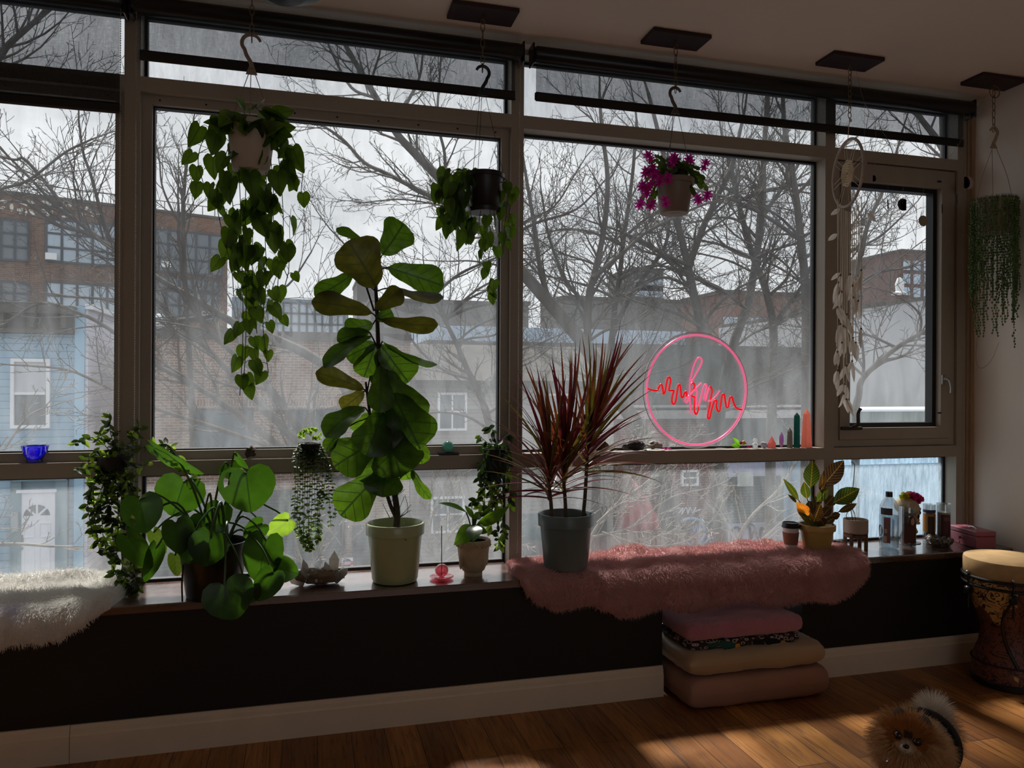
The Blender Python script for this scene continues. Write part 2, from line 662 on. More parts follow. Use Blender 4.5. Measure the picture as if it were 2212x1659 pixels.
struct(mb.build('window_6', M_alu, smooth=False), 'window added in the unseen back wall to let in fill daylight')
# unseen slab added above the windows to keep high sun off the floor
mb = MB(); mb.box(XL - 1, XR + 1, 0.12, 1.62, 3.95, 4.10); mb.box(XL - 1, XR + 1, 0.0, 0.12, ZC + 0.1, 4.10)
struct(mb.build('sun_block_slab', M_wall, smooth=False), 'unseen slab added over the windows to block the sun')
# wall above the window heads
mb = MB(); mb.box(XL, XR, -0.012, 0.12, 2.645, ZC)
struct(mb.build('wall_front', M_wall, smooth=False), 'strip of wall above the windows')
# dark panel below the shelf, with the cubby opening
mb = MB()
mb.box(XL, NX0, -0.225, -0.205, 0.0, ZS - 0.03)
mb.box(NX1, XR, -0.225, -0.205, 0.0, ZS - 0.03)
mb.box(NX0 - 0.02, NX0, -0.205, 0.07, 0.0, ZS - 0.03)
mb.box(NX1, NX1 + 0.02, -0.205, 0.07, 0.0, ZS - 0.03)
struct(mb.build('wall_panel', M_dark, smooth=False), 'black panelled wall under the window shelf with a square opening')
# shelf board
mb = MB(); mb.obox(((XL + XR) / 2, (-0.240 + YG) / 2, ZS - 0.015), (XR - XL, YG + 0.240, 0.030), bev=0.004)
SH = mb.build('window_shelf', M_shelf, smooth=False)
tag(SH, 'long glossy dark walnut shelf running under all the windows', 'shelf')
def baseboard(x0, x1):
    mb = MB()
    prof = [(0, 0), (0.016, 0), (0.016, 0.088), (0.013, 0.094), (0.012, 0.108), (0.009, 0.112), (0.007, 0.122), (0, 0.122)]
    mb.prism([(-y, z) for y, z in prof], (x0, -0.225, 0), (0, 1, 0), (0, 0, 1), (1, 0, 0), x1 - x0)
    return mb
xs = at(150, 1610, -0.24).x
struct(baseboard(XL, xs - 0.001).build('baseboard_left', M_base, smooth=False), 'white moulded baseboard, left length')
struct(baseboard(xs + 0.001, NX0).build('baseboard_middle', M_base, smooth=False), 'white moulded baseboard, middle length')
struct(baseboard(NX1, XR).build('baseboard_right', M_base, smooth=False), 'white moulded baseboard beside the cushions')

# mullions
ZN = 2.645
ntrim = 0
for k, (a, b) in enumerate((M1, M2, M3, M4)):
    ntrim += 1
    mb = MB(); mb.box(a, b, 0.0, 0.11, ZS, ZN)
    struct(mb.build('trim_%d' % ntrim, M_alu, smooth=False), 'grey aluminium window mullion')
# jamb infill between the last mullion and the wall
mb = MB(); mb.box(M4[1], XR, -0.006, 0.11, ZS, ZN); mb.box(XR - 0.02, XR, -0.02, -0.006, ZS, ZN)
struct(mb.build('trim_5', pm('tan_jamb_wood', '9b8164', 0.6, var=0.1), smooth=False), 'tan jamb strip in the corner')
# outside wall below the glass line and the cubby glazing
bays = [(XL, M1[0]), (M1[1], M2[0]), (M2[1], M3[0]), (M3[1], M4[0])]
GL = {0: (G_top, G_clear, G_low), 1: (G_top, G_clear, G_low), 2: (G_top, G_clear, G_low), 3: (G_low, G_low, G_frost)}
def ring(mb, x0, x1, z0, z1, w, y0, y1):
    mb.box(x0, x1, y0, y1, z0, z0 + w); mb.box(x0, x1, y0, y1, z1 - w, z1)
    mb.box(x0, x0 + w, y0, y1, z0 + w, z1 - w); mb.box(x1 - w, x1, y0, y1, z0 + w, z1 - w)
WIN = []
for k, (x0, x1) in enumerate(bays):
    mb = MB()
    mb.box(x0, x1, 0.0, 0.11, ZT0, ZT1)
    mb.box(x0, x1, 0.0, 0.11, ZU0, ZU1)
    mb.box(x0, x1, 0.0, 0.11, ZN - 0.02, ZN)
    rows = [(ZS, ZT0), (ZT1, ZU0), (ZU1, ZN - 0.02)]
    mb.m = 1
    for q, (z0, z1) in enumerate(rows):
        if k == 3 and q == 1:
            continue
        g = 0.011
        ring(mb, x0, x1, z0, z1, g, YG - 0.012, YG + 0.012)
    mb.m = 0
    if k in (0, 1):
        ring(mb, x0, x1, ZT1, ZU0, 0.034, 0.03, YG - 0.004)
        mb.m = 1
        ring(mb, x0 + 0.034, x1 - 0.034, ZT1 + 0.034, ZU0 - 0.034, 0.006, 0.05, YG)
        mb.m = 0
    w = struct(mb.build('window_%d' % (k + 1), [M_alu, M_gask], smooth=False, org=(x0, 0, ZS)), ['left window bay', 'middle window bay', 'window bay with the neon sign', 'narrow window bay with the casement'][k])
    WIN.append(w)
    for q, (z0, z1) in enumerate(rows):
        if k == 3 and q == 1:
            continue
        mg = MB(); mg.box(x0 + 0.004, x1 - 0.004, YG - 0.003, YG + 0.003, z0 + 0.004, z1 - 0.004)
        mg.build('pane', GL[k][2 - q] if q != 1 else GL[k][1], w, smooth=False)
    if k in (0, 1):   # screw heads along the inner frame
        for q in range(9):
            ms = MB(); z = ZU0 - 0.017; x = lerp(x0 + 0.06, x1 - 0.06, q / 8)
            ms.ball((x, 0.030, z), (0.004, 0.002, 0.004), 8, 4)
            ms.build('screw', M_gask, w)
# casement sash in the narrow bay
x0, x1 = bays[3]
mb = MB()
ring(mb, x0 + 0.004, x1 - 0.004, ZT1 + 0.004, ZU0 - 0.004, 0.030, 0.012, 0.09)
ring(mb, x0 + 0.036, x1 - 0.036, ZT1 + 0.036, ZU0 - 0.036, 0.055, 0.004, 0.085)
mb.m = 1
ring(mb, x0 + 0.091, x1 - 0.091, ZT1 + 0.091, ZU0 - 0.091, 0.022, 0.035, 0.08)
cs = mb.build('casement_sash', [M_alu, M_gask], WIN[3], smooth=False)
mg = MB(); mg.box(x0 + 0.1, x1 - 0.1, YG - 0.003, YG + 0.003, ZT1 + 0.1, ZU0 - 0.1)
mg.build('pane', G_low, cs, smooth=False)
# crank handle and latch
M_crank = pm('bronze_window_crank', '3a342e', 0.4, 0.5)
p = at(1838, 925, 0.0)
mb = MB(); mb.obox(p + Vector((0.0, -0.004, 0)), (0.115, 0.02, 0.016), bev=0.004)
mb.tube(smooth_path([p + Vector((0.0, -0.014, 0.006)), p + Vector((0.014, -0.03, 0.02)), p + Vector((0.012, -0.034, 0.07)), p + Vector((0.026, -0.032, 0.092))], 4), [0.008] * 9 + [0.007] * 3 + [0.009], 8)
mb.build('crank_handle', M_crank, cs)
p = at(2036, 820, 0.0)
mb = MB(); mb.obox(p + Vector((0, -0.004, 0)), (0.016, 0.012, 0.05), bev=0.003)
mb.tube(smooth_path([p + Vector((0, -0.01, 0.005)), p + Vector((0.008, -0.03, 0.0)), p + Vector((0.018, -0.034, -0.03)), p + Vector((0.022, -0.03, -0.065))], 4), [0.007] * 13, 8)
mb.build('latch_handle', pm('grey_latch_metal', '8d8a84', 0.35, 0.6), cs)
for zz in (412, 912):
    p = at(2030, zz - 20, 0.0)
    mb = MB(); mb.obox((p.x, 0.003, p.z), (0.02, 0.006, 0.008))
    mb.build('hinge', M_gask, cs, smooth=False)

# outer wall of our own building: below the glass, with glazing at the cubby
M_ext = pm('outer_wall_render', '8a8680', 0.8, var=0.1)
mb = MB()
mb.box(XL, NX0 - 0.02, 0.07, 0.16, -3.5, ZS - 0.01)
mb.box(NX1 + 0.02, XR + 0.2, 0.07, 0.16, -3.5, ZS - 0.01)
mb.box(NX0 - 0.02, NX1 + 0.02, 0.07, 0.16, -3.5, 0.0)
struct(mb.build('wall_outside', M_ext, smooth=False), 'outside wall below the windows')
mb = MB(); mb.box(NX0 - 0.02, NX1 + 0.02, YG - 0.003, YG + 0.003, 0.0, ZS - 0.03)
struct(mb.build('window_5', G_low, smooth=False), 'low pane behind the cubby opening')

# ------------------------------------------------------------------ roller blinds
def shade_mat():
    m, nt, b = new_mat('grey_sunscreen_mesh')
    out = nt.nodes['Material Output']
    co = ncoord(nt)
    wv = nnoise(nt, nmap(nt, co, (300, 1, 40)), 1.0, 2)
    wv2 = nnoise(nt, nmap(nt, co, (40, 1, 300)), 1.0, 2)
    f = nmath(nt, 'ADD', nmath(nt, 'MULTIPLY', wv, 0.5), nmath(nt, 'MULTIPLY', wv2, 0.5))
    tr = nt.nodes.new('ShaderNodeBsdfTransparent')
    nt.links.new(ramp(nt, f, [(0.3, (0.53, 0.53, 0.535)), (0.7, (0.66, 0.66, 0.665))]), tr.inputs[0])
    tl = nt.nodes.new('ShaderNodeBsdfTranslucent')
    tl.inputs[0].default_value = (0.25, 0.25, 0.25, 1)
    b.inputs['Base Color'].default_value = (0.03, 0.03, 0.032, 1)
    b.inputs['Roughness'].default_value = 0.8
    mx = nt.nodes.new('ShaderNodeAddShader')
    m2 = nt.nodes.new('ShaderNodeMixShader')
    m2.inputs[0].default_value = 0.06
    nt.links.new(tr.outputs[0], m2.inputs[1])
    nt.links.new(tl.outputs[0], m2.inputs[2])
    nt.links.new(m2.outputs[0], out.inputs[0])
    return m
M_shade = shade_mat()
M_chain = pm('steel_bead_chain', '8f8a80', 0.35, 0.8)
def blind(x0, x1, zbar, label, chainx, zr=None, cap=True):
    zr = zr or ZRR
    t = thing("roller_blind", ((x0 + x1) / 2, -0.06, zr), label, 'blind', 'roller blinds above the windows')
    rr = 0.034
    mb = MB()
    mb.lathe([(0.0, x0), (rr * 0.8, x0), (rr, x0 + 0.012), (rr, x1 - 0.012), (rr * 0.8, x1), (0.0, x1)], (0, -0.062, zr), 28, rot=Matrix(((0, 0, 1), (0, 1, 0), (-1, 0, 0))))
    mb.build('roller', M_blk, t)
    mb = MB(); mb.box(x0 + 0.02, x1 - 0.02, -0.0315, -0.0305, zbar, zr)
    mb.build('mesh_fabric', M_shade, t, smooth=False)
    mb = MB(); mb.obox(((x0 + x1) / 2, -0.031, zbar - 0.016), (x1 - x0 - 0.03, 0.016, 0.038), bev=0.006)
    mb.build('bottom_bar', M_blk, t, smooth=False)
    for bx in (x0 - 0.004, x1 + 0.004):
        mb = MB(); mb.obox((bx, -0.05, zr), (0.008, 0.065, 0.085), bev=0.003)
        mb.build('bracket', M_blk, t, smooth=False)
    for cx, zb in chainx:
        mb = MB()
        z = zr - 0.03
        while z > zb:
            mb.ball((cx, -0.075, z), 0.0023, 6, 4)
            z -= 0.0085
        mb.tube([(cx, -0.075, zr - 0.03), (cx, -0.075, zb)], 0.0007, 4)
        mb.build('bead_chain', M_chain, t)
    return t
ZRR = at(1150, 117, -0.062).z
XRE = at(2100, 230, -0.062).x
zb_l = at(130, 213, -0.031).z
zb_c = at(700, 153, -0.031).z
zb_r = at(1500, 238, -0.031).z
blind(XL + 0.02, M1[0] + 0.012, zb_l, 'black roller blind over the first window, its mesh pulled down lowest', [(M1[0] + 0.004, at(266, 1190, -0.075).z)])
blind(M1[0] + 0.038, M2[1] - 0.028, zb_c, 'black roller blind over the middle window behind the big trailing plant', [(at(292, 600, -0.075).x, at(289, 1180, -0.075).z)])
blind(M2[1] + 0.022, XRE, zb_r, 'widest black roller blind, over the neon sign window and the casement', [(at(1121, 500, -0.075).x, at(1117, 1195, -0.075).z), (at(2078, 1000, -0.075).x, at(2078, 1135, -0.075).z), (at(2091, 1000, -0.075).x, at(2088, 1135, -0.075).z)])
# ------------------------------------------------------------------ outdoors: street, houses
GZ = -3.5
def brick_mat(name, c1, c2, mortar, bw=0.205, bh=0.068, scale=1.0, xaxis=True, soot=0.25):
    m, nt, b = new_mat(name)
    co = ncoord(nt)
    v = nmap(nt, co, (1, 1, 1), rot=(pi / 2, 0, 0)) if xaxis else nmap(nt, co, (1, 1, 1), rot=(pi / 2, 0, pi / 2))
    br = nt.nodes.new('ShaderNodeTexBrick')
    nt.links.new(v, br.inputs['Vector'])
    br.inputs['Scale'].default_value = scale
    br.inputs['Brick Width'].default_value = bw
    br.inputs['Row Height'].default_value = bh
    br.inputs['Mortar Size'].default_value = 0.007
    br.inputs['Color1'].default_value = (*lin(c1), 1)
    br.inputs['Color2'].default_value = (*lin(c2), 1)
    br.inputs['Mortar'].default_value = (*lin(mortar), 1)
    s = ramp(nt, nnoise(nt, co, 0.6, 5), [(0.3, (1 - soot,) * 3), (0.7, (1.08,) * 3)])
    nt.links.new(nmix(nt, 1.0, br.outputs[0], s, 'MULTIPLY'), b.inputs['Base Color'])
    b.inputs['Roughness'].default_value = 0.9
    return m

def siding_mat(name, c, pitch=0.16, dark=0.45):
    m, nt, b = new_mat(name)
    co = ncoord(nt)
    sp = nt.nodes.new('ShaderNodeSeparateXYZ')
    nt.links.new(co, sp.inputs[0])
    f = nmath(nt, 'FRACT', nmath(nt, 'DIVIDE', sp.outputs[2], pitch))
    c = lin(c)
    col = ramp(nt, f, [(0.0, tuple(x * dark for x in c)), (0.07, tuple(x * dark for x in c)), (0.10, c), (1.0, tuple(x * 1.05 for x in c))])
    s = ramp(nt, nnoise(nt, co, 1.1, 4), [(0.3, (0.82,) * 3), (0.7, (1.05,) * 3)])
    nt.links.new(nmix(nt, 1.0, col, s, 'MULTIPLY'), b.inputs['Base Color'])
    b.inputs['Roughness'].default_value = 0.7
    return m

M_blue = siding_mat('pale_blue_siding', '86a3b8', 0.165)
M_bluew = pm('pale_blue_trim', '8fb2c9', 0.6, var=0.06, vscale=2)
M_tealp = pm('grey_teal_door_surround', '66818c', 0.6, var=0.1, vscale=2)
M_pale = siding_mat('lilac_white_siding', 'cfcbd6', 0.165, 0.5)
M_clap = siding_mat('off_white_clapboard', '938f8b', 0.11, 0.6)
M_corn = pm('weathered_brown_cornice', '4f4a43', 0.85, var=0.2, vscale=3)
M_wht = pm('white_painted_wood', 'd3d5d8', 0.5, var=0.04)
M_wglass = pm('dim_house_window_glass', '565d63', 0.12, spec=0.8)
M_wglass2 = pm('sky_lit_window_glass', '94a2ae', 0.2, spec=0.9, var=0.2, vscale=0.8)  # sky reflection put into the glass colour as a pale tone
M_blind = pm('drawn_white_blind', 'b3b3b8', 0.7)
M_steel = pm('dark_steel_window_bars', '3a3f44', 0.6)
M_asph = pm('street_asphalt', '55565a', 0.9, var=0.2, vscale=2)
M_pave = pm('sidewalk_concrete', '8c8a86', 0.9, var=0.12, vscale=1)
M_brk = brick_mat('tan_brown_brick', '8a6c5c', '6f5347', 'a59a8e')
M_brk2 = brick_mat('dark_brown_brick', '6b5140', '503a2f', '7d7266', soot=0.35)
M_brk3 = brick_mat('deep_red_brick', '6d3a36', '5a2f2e', '8b7b74')
M_gate = pm('dark_grey_roll_gate', '454c50', 0.6, var=0.15, vscale=3)
M_tar = pm('brown_black_roof_edge', '4a4440', 0.8, var=0.15)
M_metal = pm('pale_blue_metal_roof', '9fb0c2', 0.5, var=0.12, vscale=1)

mb = MB(); mb.box(-70, 90, 0.3, 11.5, GZ - 0.2, GZ)
struct(mb.build('street', M_asph, smooth=False), 'asphalt street below the windows')
mb = MB(); mb.box(-70, 90, 11.5, 120, GZ - 0.2, GZ + 0.12)
struct(mb.build('sidewalk', M_pave, smooth=False), 'sidewalk on the far side of the street')

YF = 16.5
def fx(px, Y=YF):
    return at(px, 830, Y).x
def fz(px, py, Y=YF):
    return at(px, py, Y).z

def house_window(parent, px0, px1, py0, py1, Y, frame=M_wht, glass=M_wglass, upper=None, fw=0.06, bars=None):
    x0, x1 = at(px0, py0, Y).x, at(px1, py0, Y).x
    z1, z0 = fz((px0 + px1) / 2, py0, Y), fz((px0 + px1) / 2, py1, Y)
    mb = MB()
    ring(mb, x0, x1, z0, z1, fw, Y - 0.08, Y + 0.02)
    zm = (z0 + z1) / 2
    if bars is None:
        mb.box(x0 + fw, x1 - fw, Y - 0.06, Y + 0.02, zm - fw * .4, zm + fw * .4)
    else:
        nx, nz = bars
        for i in range(1, nx):
            x = lerp(x0, x1, i / nx); mb.box(x - fw * .35, x + fw * .35, Y - 0.05, Y + 0.02, z0, z1)
        for i in range(1, nz):
            z = lerp(z0, z1, i / nz); mb.box(x0, x1, Y - 0.05, Y + 0.02, z - fw * .35, z + fw * .35)
    w = mb.build('window', frame, parent, smooth=False)
    mg = MB(); mg.box(x0 + fw * .5, x1 - fw * .5, Y - 0.02, Y + 0.0, z0 + fw * .5, (zm if upper else z1) - fw * .5)
    mg.build('pane', glass, w, smooth=False)
    if upper:
        mg = MB(); mg.box(x0 + fw * .5, x1 - fw * .5, Y - 0.03, Y - 0.01, zm, z1 - fw * .5)
        mg.build('pane', upper, w, smooth=False)
    return w

# --- blue house
xl, xr = fx(-420), fx(183)
zt = fz(100, 722)
b = thing('blue_house', ((xl + xr) / 2, YF, GZ), 'pale blue clapboard house with a white front door and brown cornice', 'house', 'houses across the street')
mb = MB(); mb.box(xl, xr - 0.17, YF, YF + 9, GZ, zt)
mb.build('siding_wall', M_blue, b, smooth=False)
mb = MB(); mb.box(xr - 0.20, xr, YF - 0.05, YF + 0.3, GZ, fz(175, 662))
mb.build('corner_board', M_bluew, b, smooth=False)
mb = MB(); z0, z1 = fz(80, 720), fz(80, 662)
mb.box(xl, xr - 0.2, YF - 0.12, YF + 9, z0, z1)
mb.box(xl, xr - 0.15, YF - 0.40, YF + 9, z1 - 0.18, z1)
mb.box(xl, xr - 0.2, YF - 0.20, YF, z0, z0 + 0.10)
x = xl
while x < xr - 0.4:
    mb.box(x, x + 0.10, YF - 0.32, YF, z1 - 0.5, z1 - 0.18); x += 0.62
mb.build('cornice', M_corn, b, smooth=False)
house_window(b, 25, 110, 775, 925, YF, M_wht, M_wglass, M_blind, 0.075)
xa, xb = fx(28), fx(150)
zd = fz(90, 1035)
mb = MB(); mb.box(xa, xb, YF - 0.06, YF + 0.05, GZ, zd); mb.box(xa, xa + 0.22, YF - 0.14, YF, GZ, zd); mb.box(xb - 0.24, xb, YF - 0.14, YF, GZ, zd)
mb.box(xa, xb, YF - 0.2, YF, zd - 0.02, zd + 0.12)
mb.build('door_surround', M_tealp, b, smooth=False)
xa, xb = fx(45), fx(125)
zd = fz(90, 1062)
w = xb - xa
mb = MB(); mb.box(xa, xb, YF - 0.12, YF - 0.06, zd - 2.05, zd)
mb.box(xa - 0.03, xb + 0.03, YF - 0.16, YF - 0.06, zd, zd + 0.07)
for ix in (0, 1):
    for (f0, f1) in ((0.34, 0.50), (0.57, 0.93)):
        px0 = xa + w * (0.14 + 0.42 * ix); px1 = px0 + w * 0.30
        ring(mb, px0, px1, zd - 2.05 * f1, zd - 2.05 * f0, 0.02, YF - 0.135, YF - 0.11)
d = mb.build('door', pm('white_house_door', 'd6d8e0', 0.5, var=0.03), b, smooth=False)
mb = MB()
cx, cz = (xa + xb) / 2, zd - 0.55
for q in range(4):
    a0, a1 = pi * q / 4 + 0.09, pi * (q + 1) / 4 - 0.09
    pts = [(0.07 * cos((a0 + a1) / 2), 0.07 * sin((a0 + a1) / 2))] + [(0.27 * cos(lerp(a0, a1, j / 5)), 0.27 * sin(lerp(a0, a1, j / 5))) for j in range(6)]
    mb.prism(pts, (cx, YF - 0.122, cz), (1, 0, 0), (0, 0, 1), (0, -1, 0), 0.006)
mb.build('fanlight', M_wglass, d, smooth=False)
mb = MB(); mb.ball((xa + 0.08, YF - 0.15, zd - 1.25), 0.035, 8, 6); mb.box(xa + 0.04, xa + 0.11, YF - 0.135, YF - 0.12, zd - 1.12, zd - 0.96)
mb.build('door_knob', pm('aged_brass', '7c7468', 0.4, 0.6), d)
mb = MB(); p = at(38, 1115, YF); mb.box(p.x - 0.07, p.x + 0.07, YF - 0.2, YF - 0.06, p.z - 0.32, p.z + 0.12); mb.tube([(p.x, YF - 0.1, p.z + 0.1), (p.x, YF - 0.1, p.z + 0.95)], 0.02, 6)
mb.build('meter_box', pm('grey_meter', '8f989c', 0.5), b, smooth=False)

# pale side wall of the blue house, receding
b2 = thing('side_house', (xr + 0.0, YF + 4, GZ), 'lilac white clapboard side wall with a sloping roof edge', 'house', 'houses across the street')
mb = MB(); zt = fz(183, 668)
mb.box(xr + 0.002, xr + 0.06, YF + 0.02, YF + 8.8, GZ, zt)
mb.build('siding_wall', M_pale, b2, smooth=False)
mb = MB(); mb.box(xr, xr + 0.18, YF - 0.02, YF + 8.8, zt, zt + 0.12)
mb.build('roof_edge', M_wht, b2, smooth=False)

# --- brick garage building
xl, xr = fx(262), fx(886)
zt = fz(600, 735)
b = thing('brick_garage', ((xl + xr) / 2, YF, GZ), 'low tan brick garage building with dark openings', 'building', 'houses across the street')
mb = MB(); mb.box(xl + 0.4, xr, YF, YF + 8.5, GZ, zt)
mb.build('brick_wall', M_brk, b, smooth=False)
mb = MB(); mb.box(xl + 0.35, xr + 0.02, YF - 0.08, YF + 8.5, zt, zt + 0.22)
mb.build('coping', M_tar, b, smooth=False)
M_sold = brick_mat('upright_brick_course', '8a6a5c', '6c5046', 'a79c90', bw=0.07, bh=0.26)
for (p0, p1, y0, y1) in ((418, 548, 882, 1000), (622, 748, 882, 1000)):
    x0, x1 = fx(p0), fx(p1)
    z1, z0 = fz((p0 + p1) / 2, y0), fz((p0 + p1) / 2, y1)
    mb = MB(); mb.box(x0, x1, YF - 0.015, YF + 0.01, z0, z1)
    w = mb.build('window', pm('dusty_blue_grey_boarding', '49545c', 0.5, var=0.25, vscale=1.5, stretch=(3, 1, 0.4)), b, smooth=False)
    mb = MB(); ring(mb, x0, x1, z0, z1, 0.05, YF - 0.03, YF - 0.01); mb.build('frame', M_steel, w, smooth=False)
    mb = MB(); mb.box(x0 - 0.15, x1 + 0.15, YF - 0.02, YF + 0.01, z1, z1 + 0.2); mb.build('brick_lintel', M_sold, b, smooth=False)
for (p0, p1, y0) in ((315, 440, 1065), (480, 742, 1065), (768, 815, 1140)):
    x0, x1 = fx(p0), fx(p1)
    z1 = fz((p0 + p1) / 2, y0)
    mb = MB()
    z = GZ + 0.15
    while z < z1 - 0.03:
        mb.box(x0, x1, YF - 0.03, YF + 0.01, z, min(z + 0.078, z1)); z += 0.09
    w = mb.build('roll_gate', M_gate, b, smooth=False)
    mb = MB(); ring(mb, x0 - 0.06, x1 + 0.06, GZ + 0.12, z1 + 0.06, 0.07, YF - 0.06, YF + 0.01)
    mb.build('gate_frame', M_steel, b, smooth=False)
M_sign_w = pm('sign_white', 'd8dae0', 0.5); M_sign_r = pm('sign_red', 'b3202c', 0.5); M_sign_n = pm('sign_navy', '1d2b4a', 0.5)
def gate_sign(p0, p1, y0, y1, label):
    x0, x1 = fx(p0), fx(p1)
    z1, z0 = fz(p0, y0), fz(p0, y1)
    t = thing('notice_sign', ((x0 + x1) / 2, YF - 0.08, z0), label, 'sign')
    mb = MB(); mb.box(x0, x1, YF - 0.09, YF - 0.07, z0, z1); mb.build('board', M_sign_w, t, smooth=False)
    mb = MB(); r = (z1 - z0) * 0.44
    mb.prism([(r * cos(2 * pi * i / 24), r * sin(2 * pi * i / 24)) for i in range(24)], ((x0 + x1) / 2, YF - 0.091, (z0 + z1) / 2), (1, 0, 0), (0, 0, 1), (0, -1, 0), 0.003); mb.build('emblem', M_sign_n, t, smooth=False)
    mb = MB(); zm = (z0 + z1) / 2; h = (z1 - z0) * 0.2; mb.box(x0, x1, YF - 0.098, YF - 0.094, zm - h, zm + h * .8); mb.build('red_band', M_sign_r, t, smooth=False)
    mb = MB()
    for q in range(2):
        zz = zm + h * (0.35 - 0.75 * q)
        for i in range(9):
            xa = lerp(x0 + 0.02, x1 - 0.05, i / 9); mb.box(xa, xa + (x1 - x0) * 0.07, YF - 0.101, YF - 0.098, zz - 0.012, zz + 0.012)
    mb.build('lettering', M_sign_w, t, smooth=False)
gate_sign(738, 764, 1204, 1226, 'small white sign with a red band on the brick pier')
gate_sign(386, 400, 1215, 1250, 'small white sign with a red band behind the black plant pot')

# --- white clapboard house
xl, xr = fx(888), fx(1328)
zt = fz(1000, 838)
b = thing('clapboard_house', ((xl + xr) / 2, YF, GZ), 'off-white clapboard house behind the small leaning tree', 'house', 'houses across the street')
mb = MB(); mb.box(xl, xr, YF + 0.05, YF + 9, GZ, zt); mb.build('siding_wall', M_clap, b, smooth=False)
mb = MB(); mb.box(xl - 0.02, xr + 0.1, YF - 0.25, YF + 9, zt, zt + 0.2)
zr = fz(1000, 752)
mb.prism([(0, 0), (1.2, zr - zt), (9, zr - zt), (9, 0)], (xl, YF - 0.1, zt + 0.15), (0, 1, 0), (0, 0, 1), (1, 0, 0), xr - xl)
mb.build('roof', pm('grey_brown_shingles', '4a4642', 0.9, var=0.25, vscale=3), b, smooth=False)
for r in ((945, 1008, 848, 930), (930, 1003, 1072, 1150), (1180, 1232, 850, 935)):
    house_window(b, *r, YF + 0.05, M_wht, M_wglass, None, 0.06, bars=(2, 2))
mb = MB(); x0, x1 = fx(1280), fx(1312); mb.box(x0, x1, YF - 0.02, YF + 0.1, GZ, fz(1295, 1095)); mb.build('door', pm('dark_brown_door', '33302f', 0.6), b, smooth=False)
mb = MB(); x0, x1 = fx(1132), fx(1172); mb.box(x0, x1, YF - 0.03, YF + 0.1, GZ, fz(1150, 1110)); mb.build('shopfront', pm('teal_dark_shopfront', '3b5357', 0.5, var=0.2), b, smooth=False)

# --- mid block with brown upper storey, red brick and shutters
xl, xr = fx(1330), fx(1800)
b = thing('brick_shop', ((xl + xr) / 2, YF, GZ), 'red brick shop with a window behind the tree trunks', 'building', 'houses across the street')
zt = fz(1550, 745)
zb = fz(1550, 902)
mb = MB(); mb.box(xl, xr, YF + 0.3, YF + 9, zb, zt); mb.build('upper_wall', pm('grey_brown_stucco', '4e4946', 0.9, var=0.2, vscale=1.2), b, smooth=False)
mb = MB(); mb.box(xl, xr, YF - 0.1, YF + 0.3, zb - 0.02, zb + 0.22); mb.box(xl, xr, YF - 0.16, YF + 0.3, zb + 0.3, zb + 0.36); mb.build('ledge', pm('pink_grey_stone', 'a39a98', 0.8, var=0.15), b, smooth=False)
x1 = fx(1560)
mb = MB(); mb.box(xl, x1, YF, YF + 9, GZ, zb); mb.build('brick_wall', M_brk3, b, smooth=False)
house_window(b, 1470, 1507, 1015, 1049, YF, M_wht, M_wglass, None, 0.06)
mb = MB(); mb.box(x1, xr, YF + 0.2, YF + 9, GZ, zb); mb.build('shop_wall', pm('dark_shop_wall', '3d4242', 0.8, var=0.2), b, smooth=False)
mb = MB(); z = fz(1640, 1128); z1 = fz(1640, 1030)
while z < z1:
    mb.box(x1 + 0.1, xr, YF + 0.12, YF + 0.2, z, z + 0.07); z += 0.085
mb.build('roll_gate', pm('grey_green_roll_gate', '5c6664', 0.6, var=0.2), b, smooth=False)
mb = MB(); mb.box(x1 + 0.05, xr, YF - 0.25, YF + 0.2, fz(1640, 1026), fz(1640, 1000)); mb.build('fascia', pm('lilac_grey_fascia', 'a9abc0', 0.6, var=0.1), b, smooth=False)
mb = MB(); mb.box(x1 + 0.05, xr, YF - 0.05, YF + 0.15, GZ, fz(1640, 1130)); lw = mb.build('low_wall', pm('lilac_painted_boards', 'a7aac2', 0.7, var=0.12, stretch=(1, 1, 8)), b, smooth=False)
M_gr = pm('black_spray_paint', '16161c', 0.7); M_gw = pm('white_spray_paint', 'c5c2cc', 0.7); M_gb = pm('blue_spray_paint', '7d9cc4', 0.7)
def scrawl(name, parent, pts, mat, Y, r=0.03):
    mb = MB(); mb.tube(smooth_path([at(x, y, Y) for x, y in pts], 4), r, 5); return mb.build(name, mat, parent)
scrawl('graffiti', lw, [(1578, 1170), (1582, 1145), (1595, 1140), (1600, 1160), (1600, 1172), (1602, 1145), (1618, 1138), (1622, 1165), (1630, 1145), (1640, 1172), (1644, 1140), (1655, 1150), (1668, 1138), (1680, 1172)], M_gr, YF - 0.07, 0.035)
scrawl('graffiti', lw, [(1600, 1142), (1615, 1132), (1628, 1135), (1632, 1150)], M_gr, YF - 0.07, 0.03)
scrawl('graffiti', b, [(1467, 1108), (1475, 1097), (1472, 1112), (1482, 1096), (1486, 1110), (1490, 1096), (1496, 1108), (1503, 1096), (1500, 1106), (1512, 1100)], M_gw, YF - 0.02, 0.02)
scrawl('graffiti', b, [(1470, 1126), (1490, 1120), (1510, 1124), (1521, 1140), (1520, 1160), (1510, 1178)], M_gb, YF - 0.02, 0.045)
scrawl('graffiti', b, [(1497, 1136), (1500, 1150), (1504, 1134), (1508, 1150), (1513, 1138), (1510, 1148)], M_gb, YF - 0.02, 0.02)
mb = MB(); p = at(1533, 1157, YF - 0.03); mb.ball(p, (0.075, 0.01, 0.13), 12, 8); mb.build('graffiti', pm('cream_spray_paint', 'cfc8a4', 0.7), b)
mb = MB(); mb.box(fx(1522), fx(1562), YF - 0.02, YF + 0.02, GZ, fz(1540, 1128)); mb.build('black_hoarding', pm('black_hoarding_paint', '1f1e1f', 0.8), b, smooth=False)
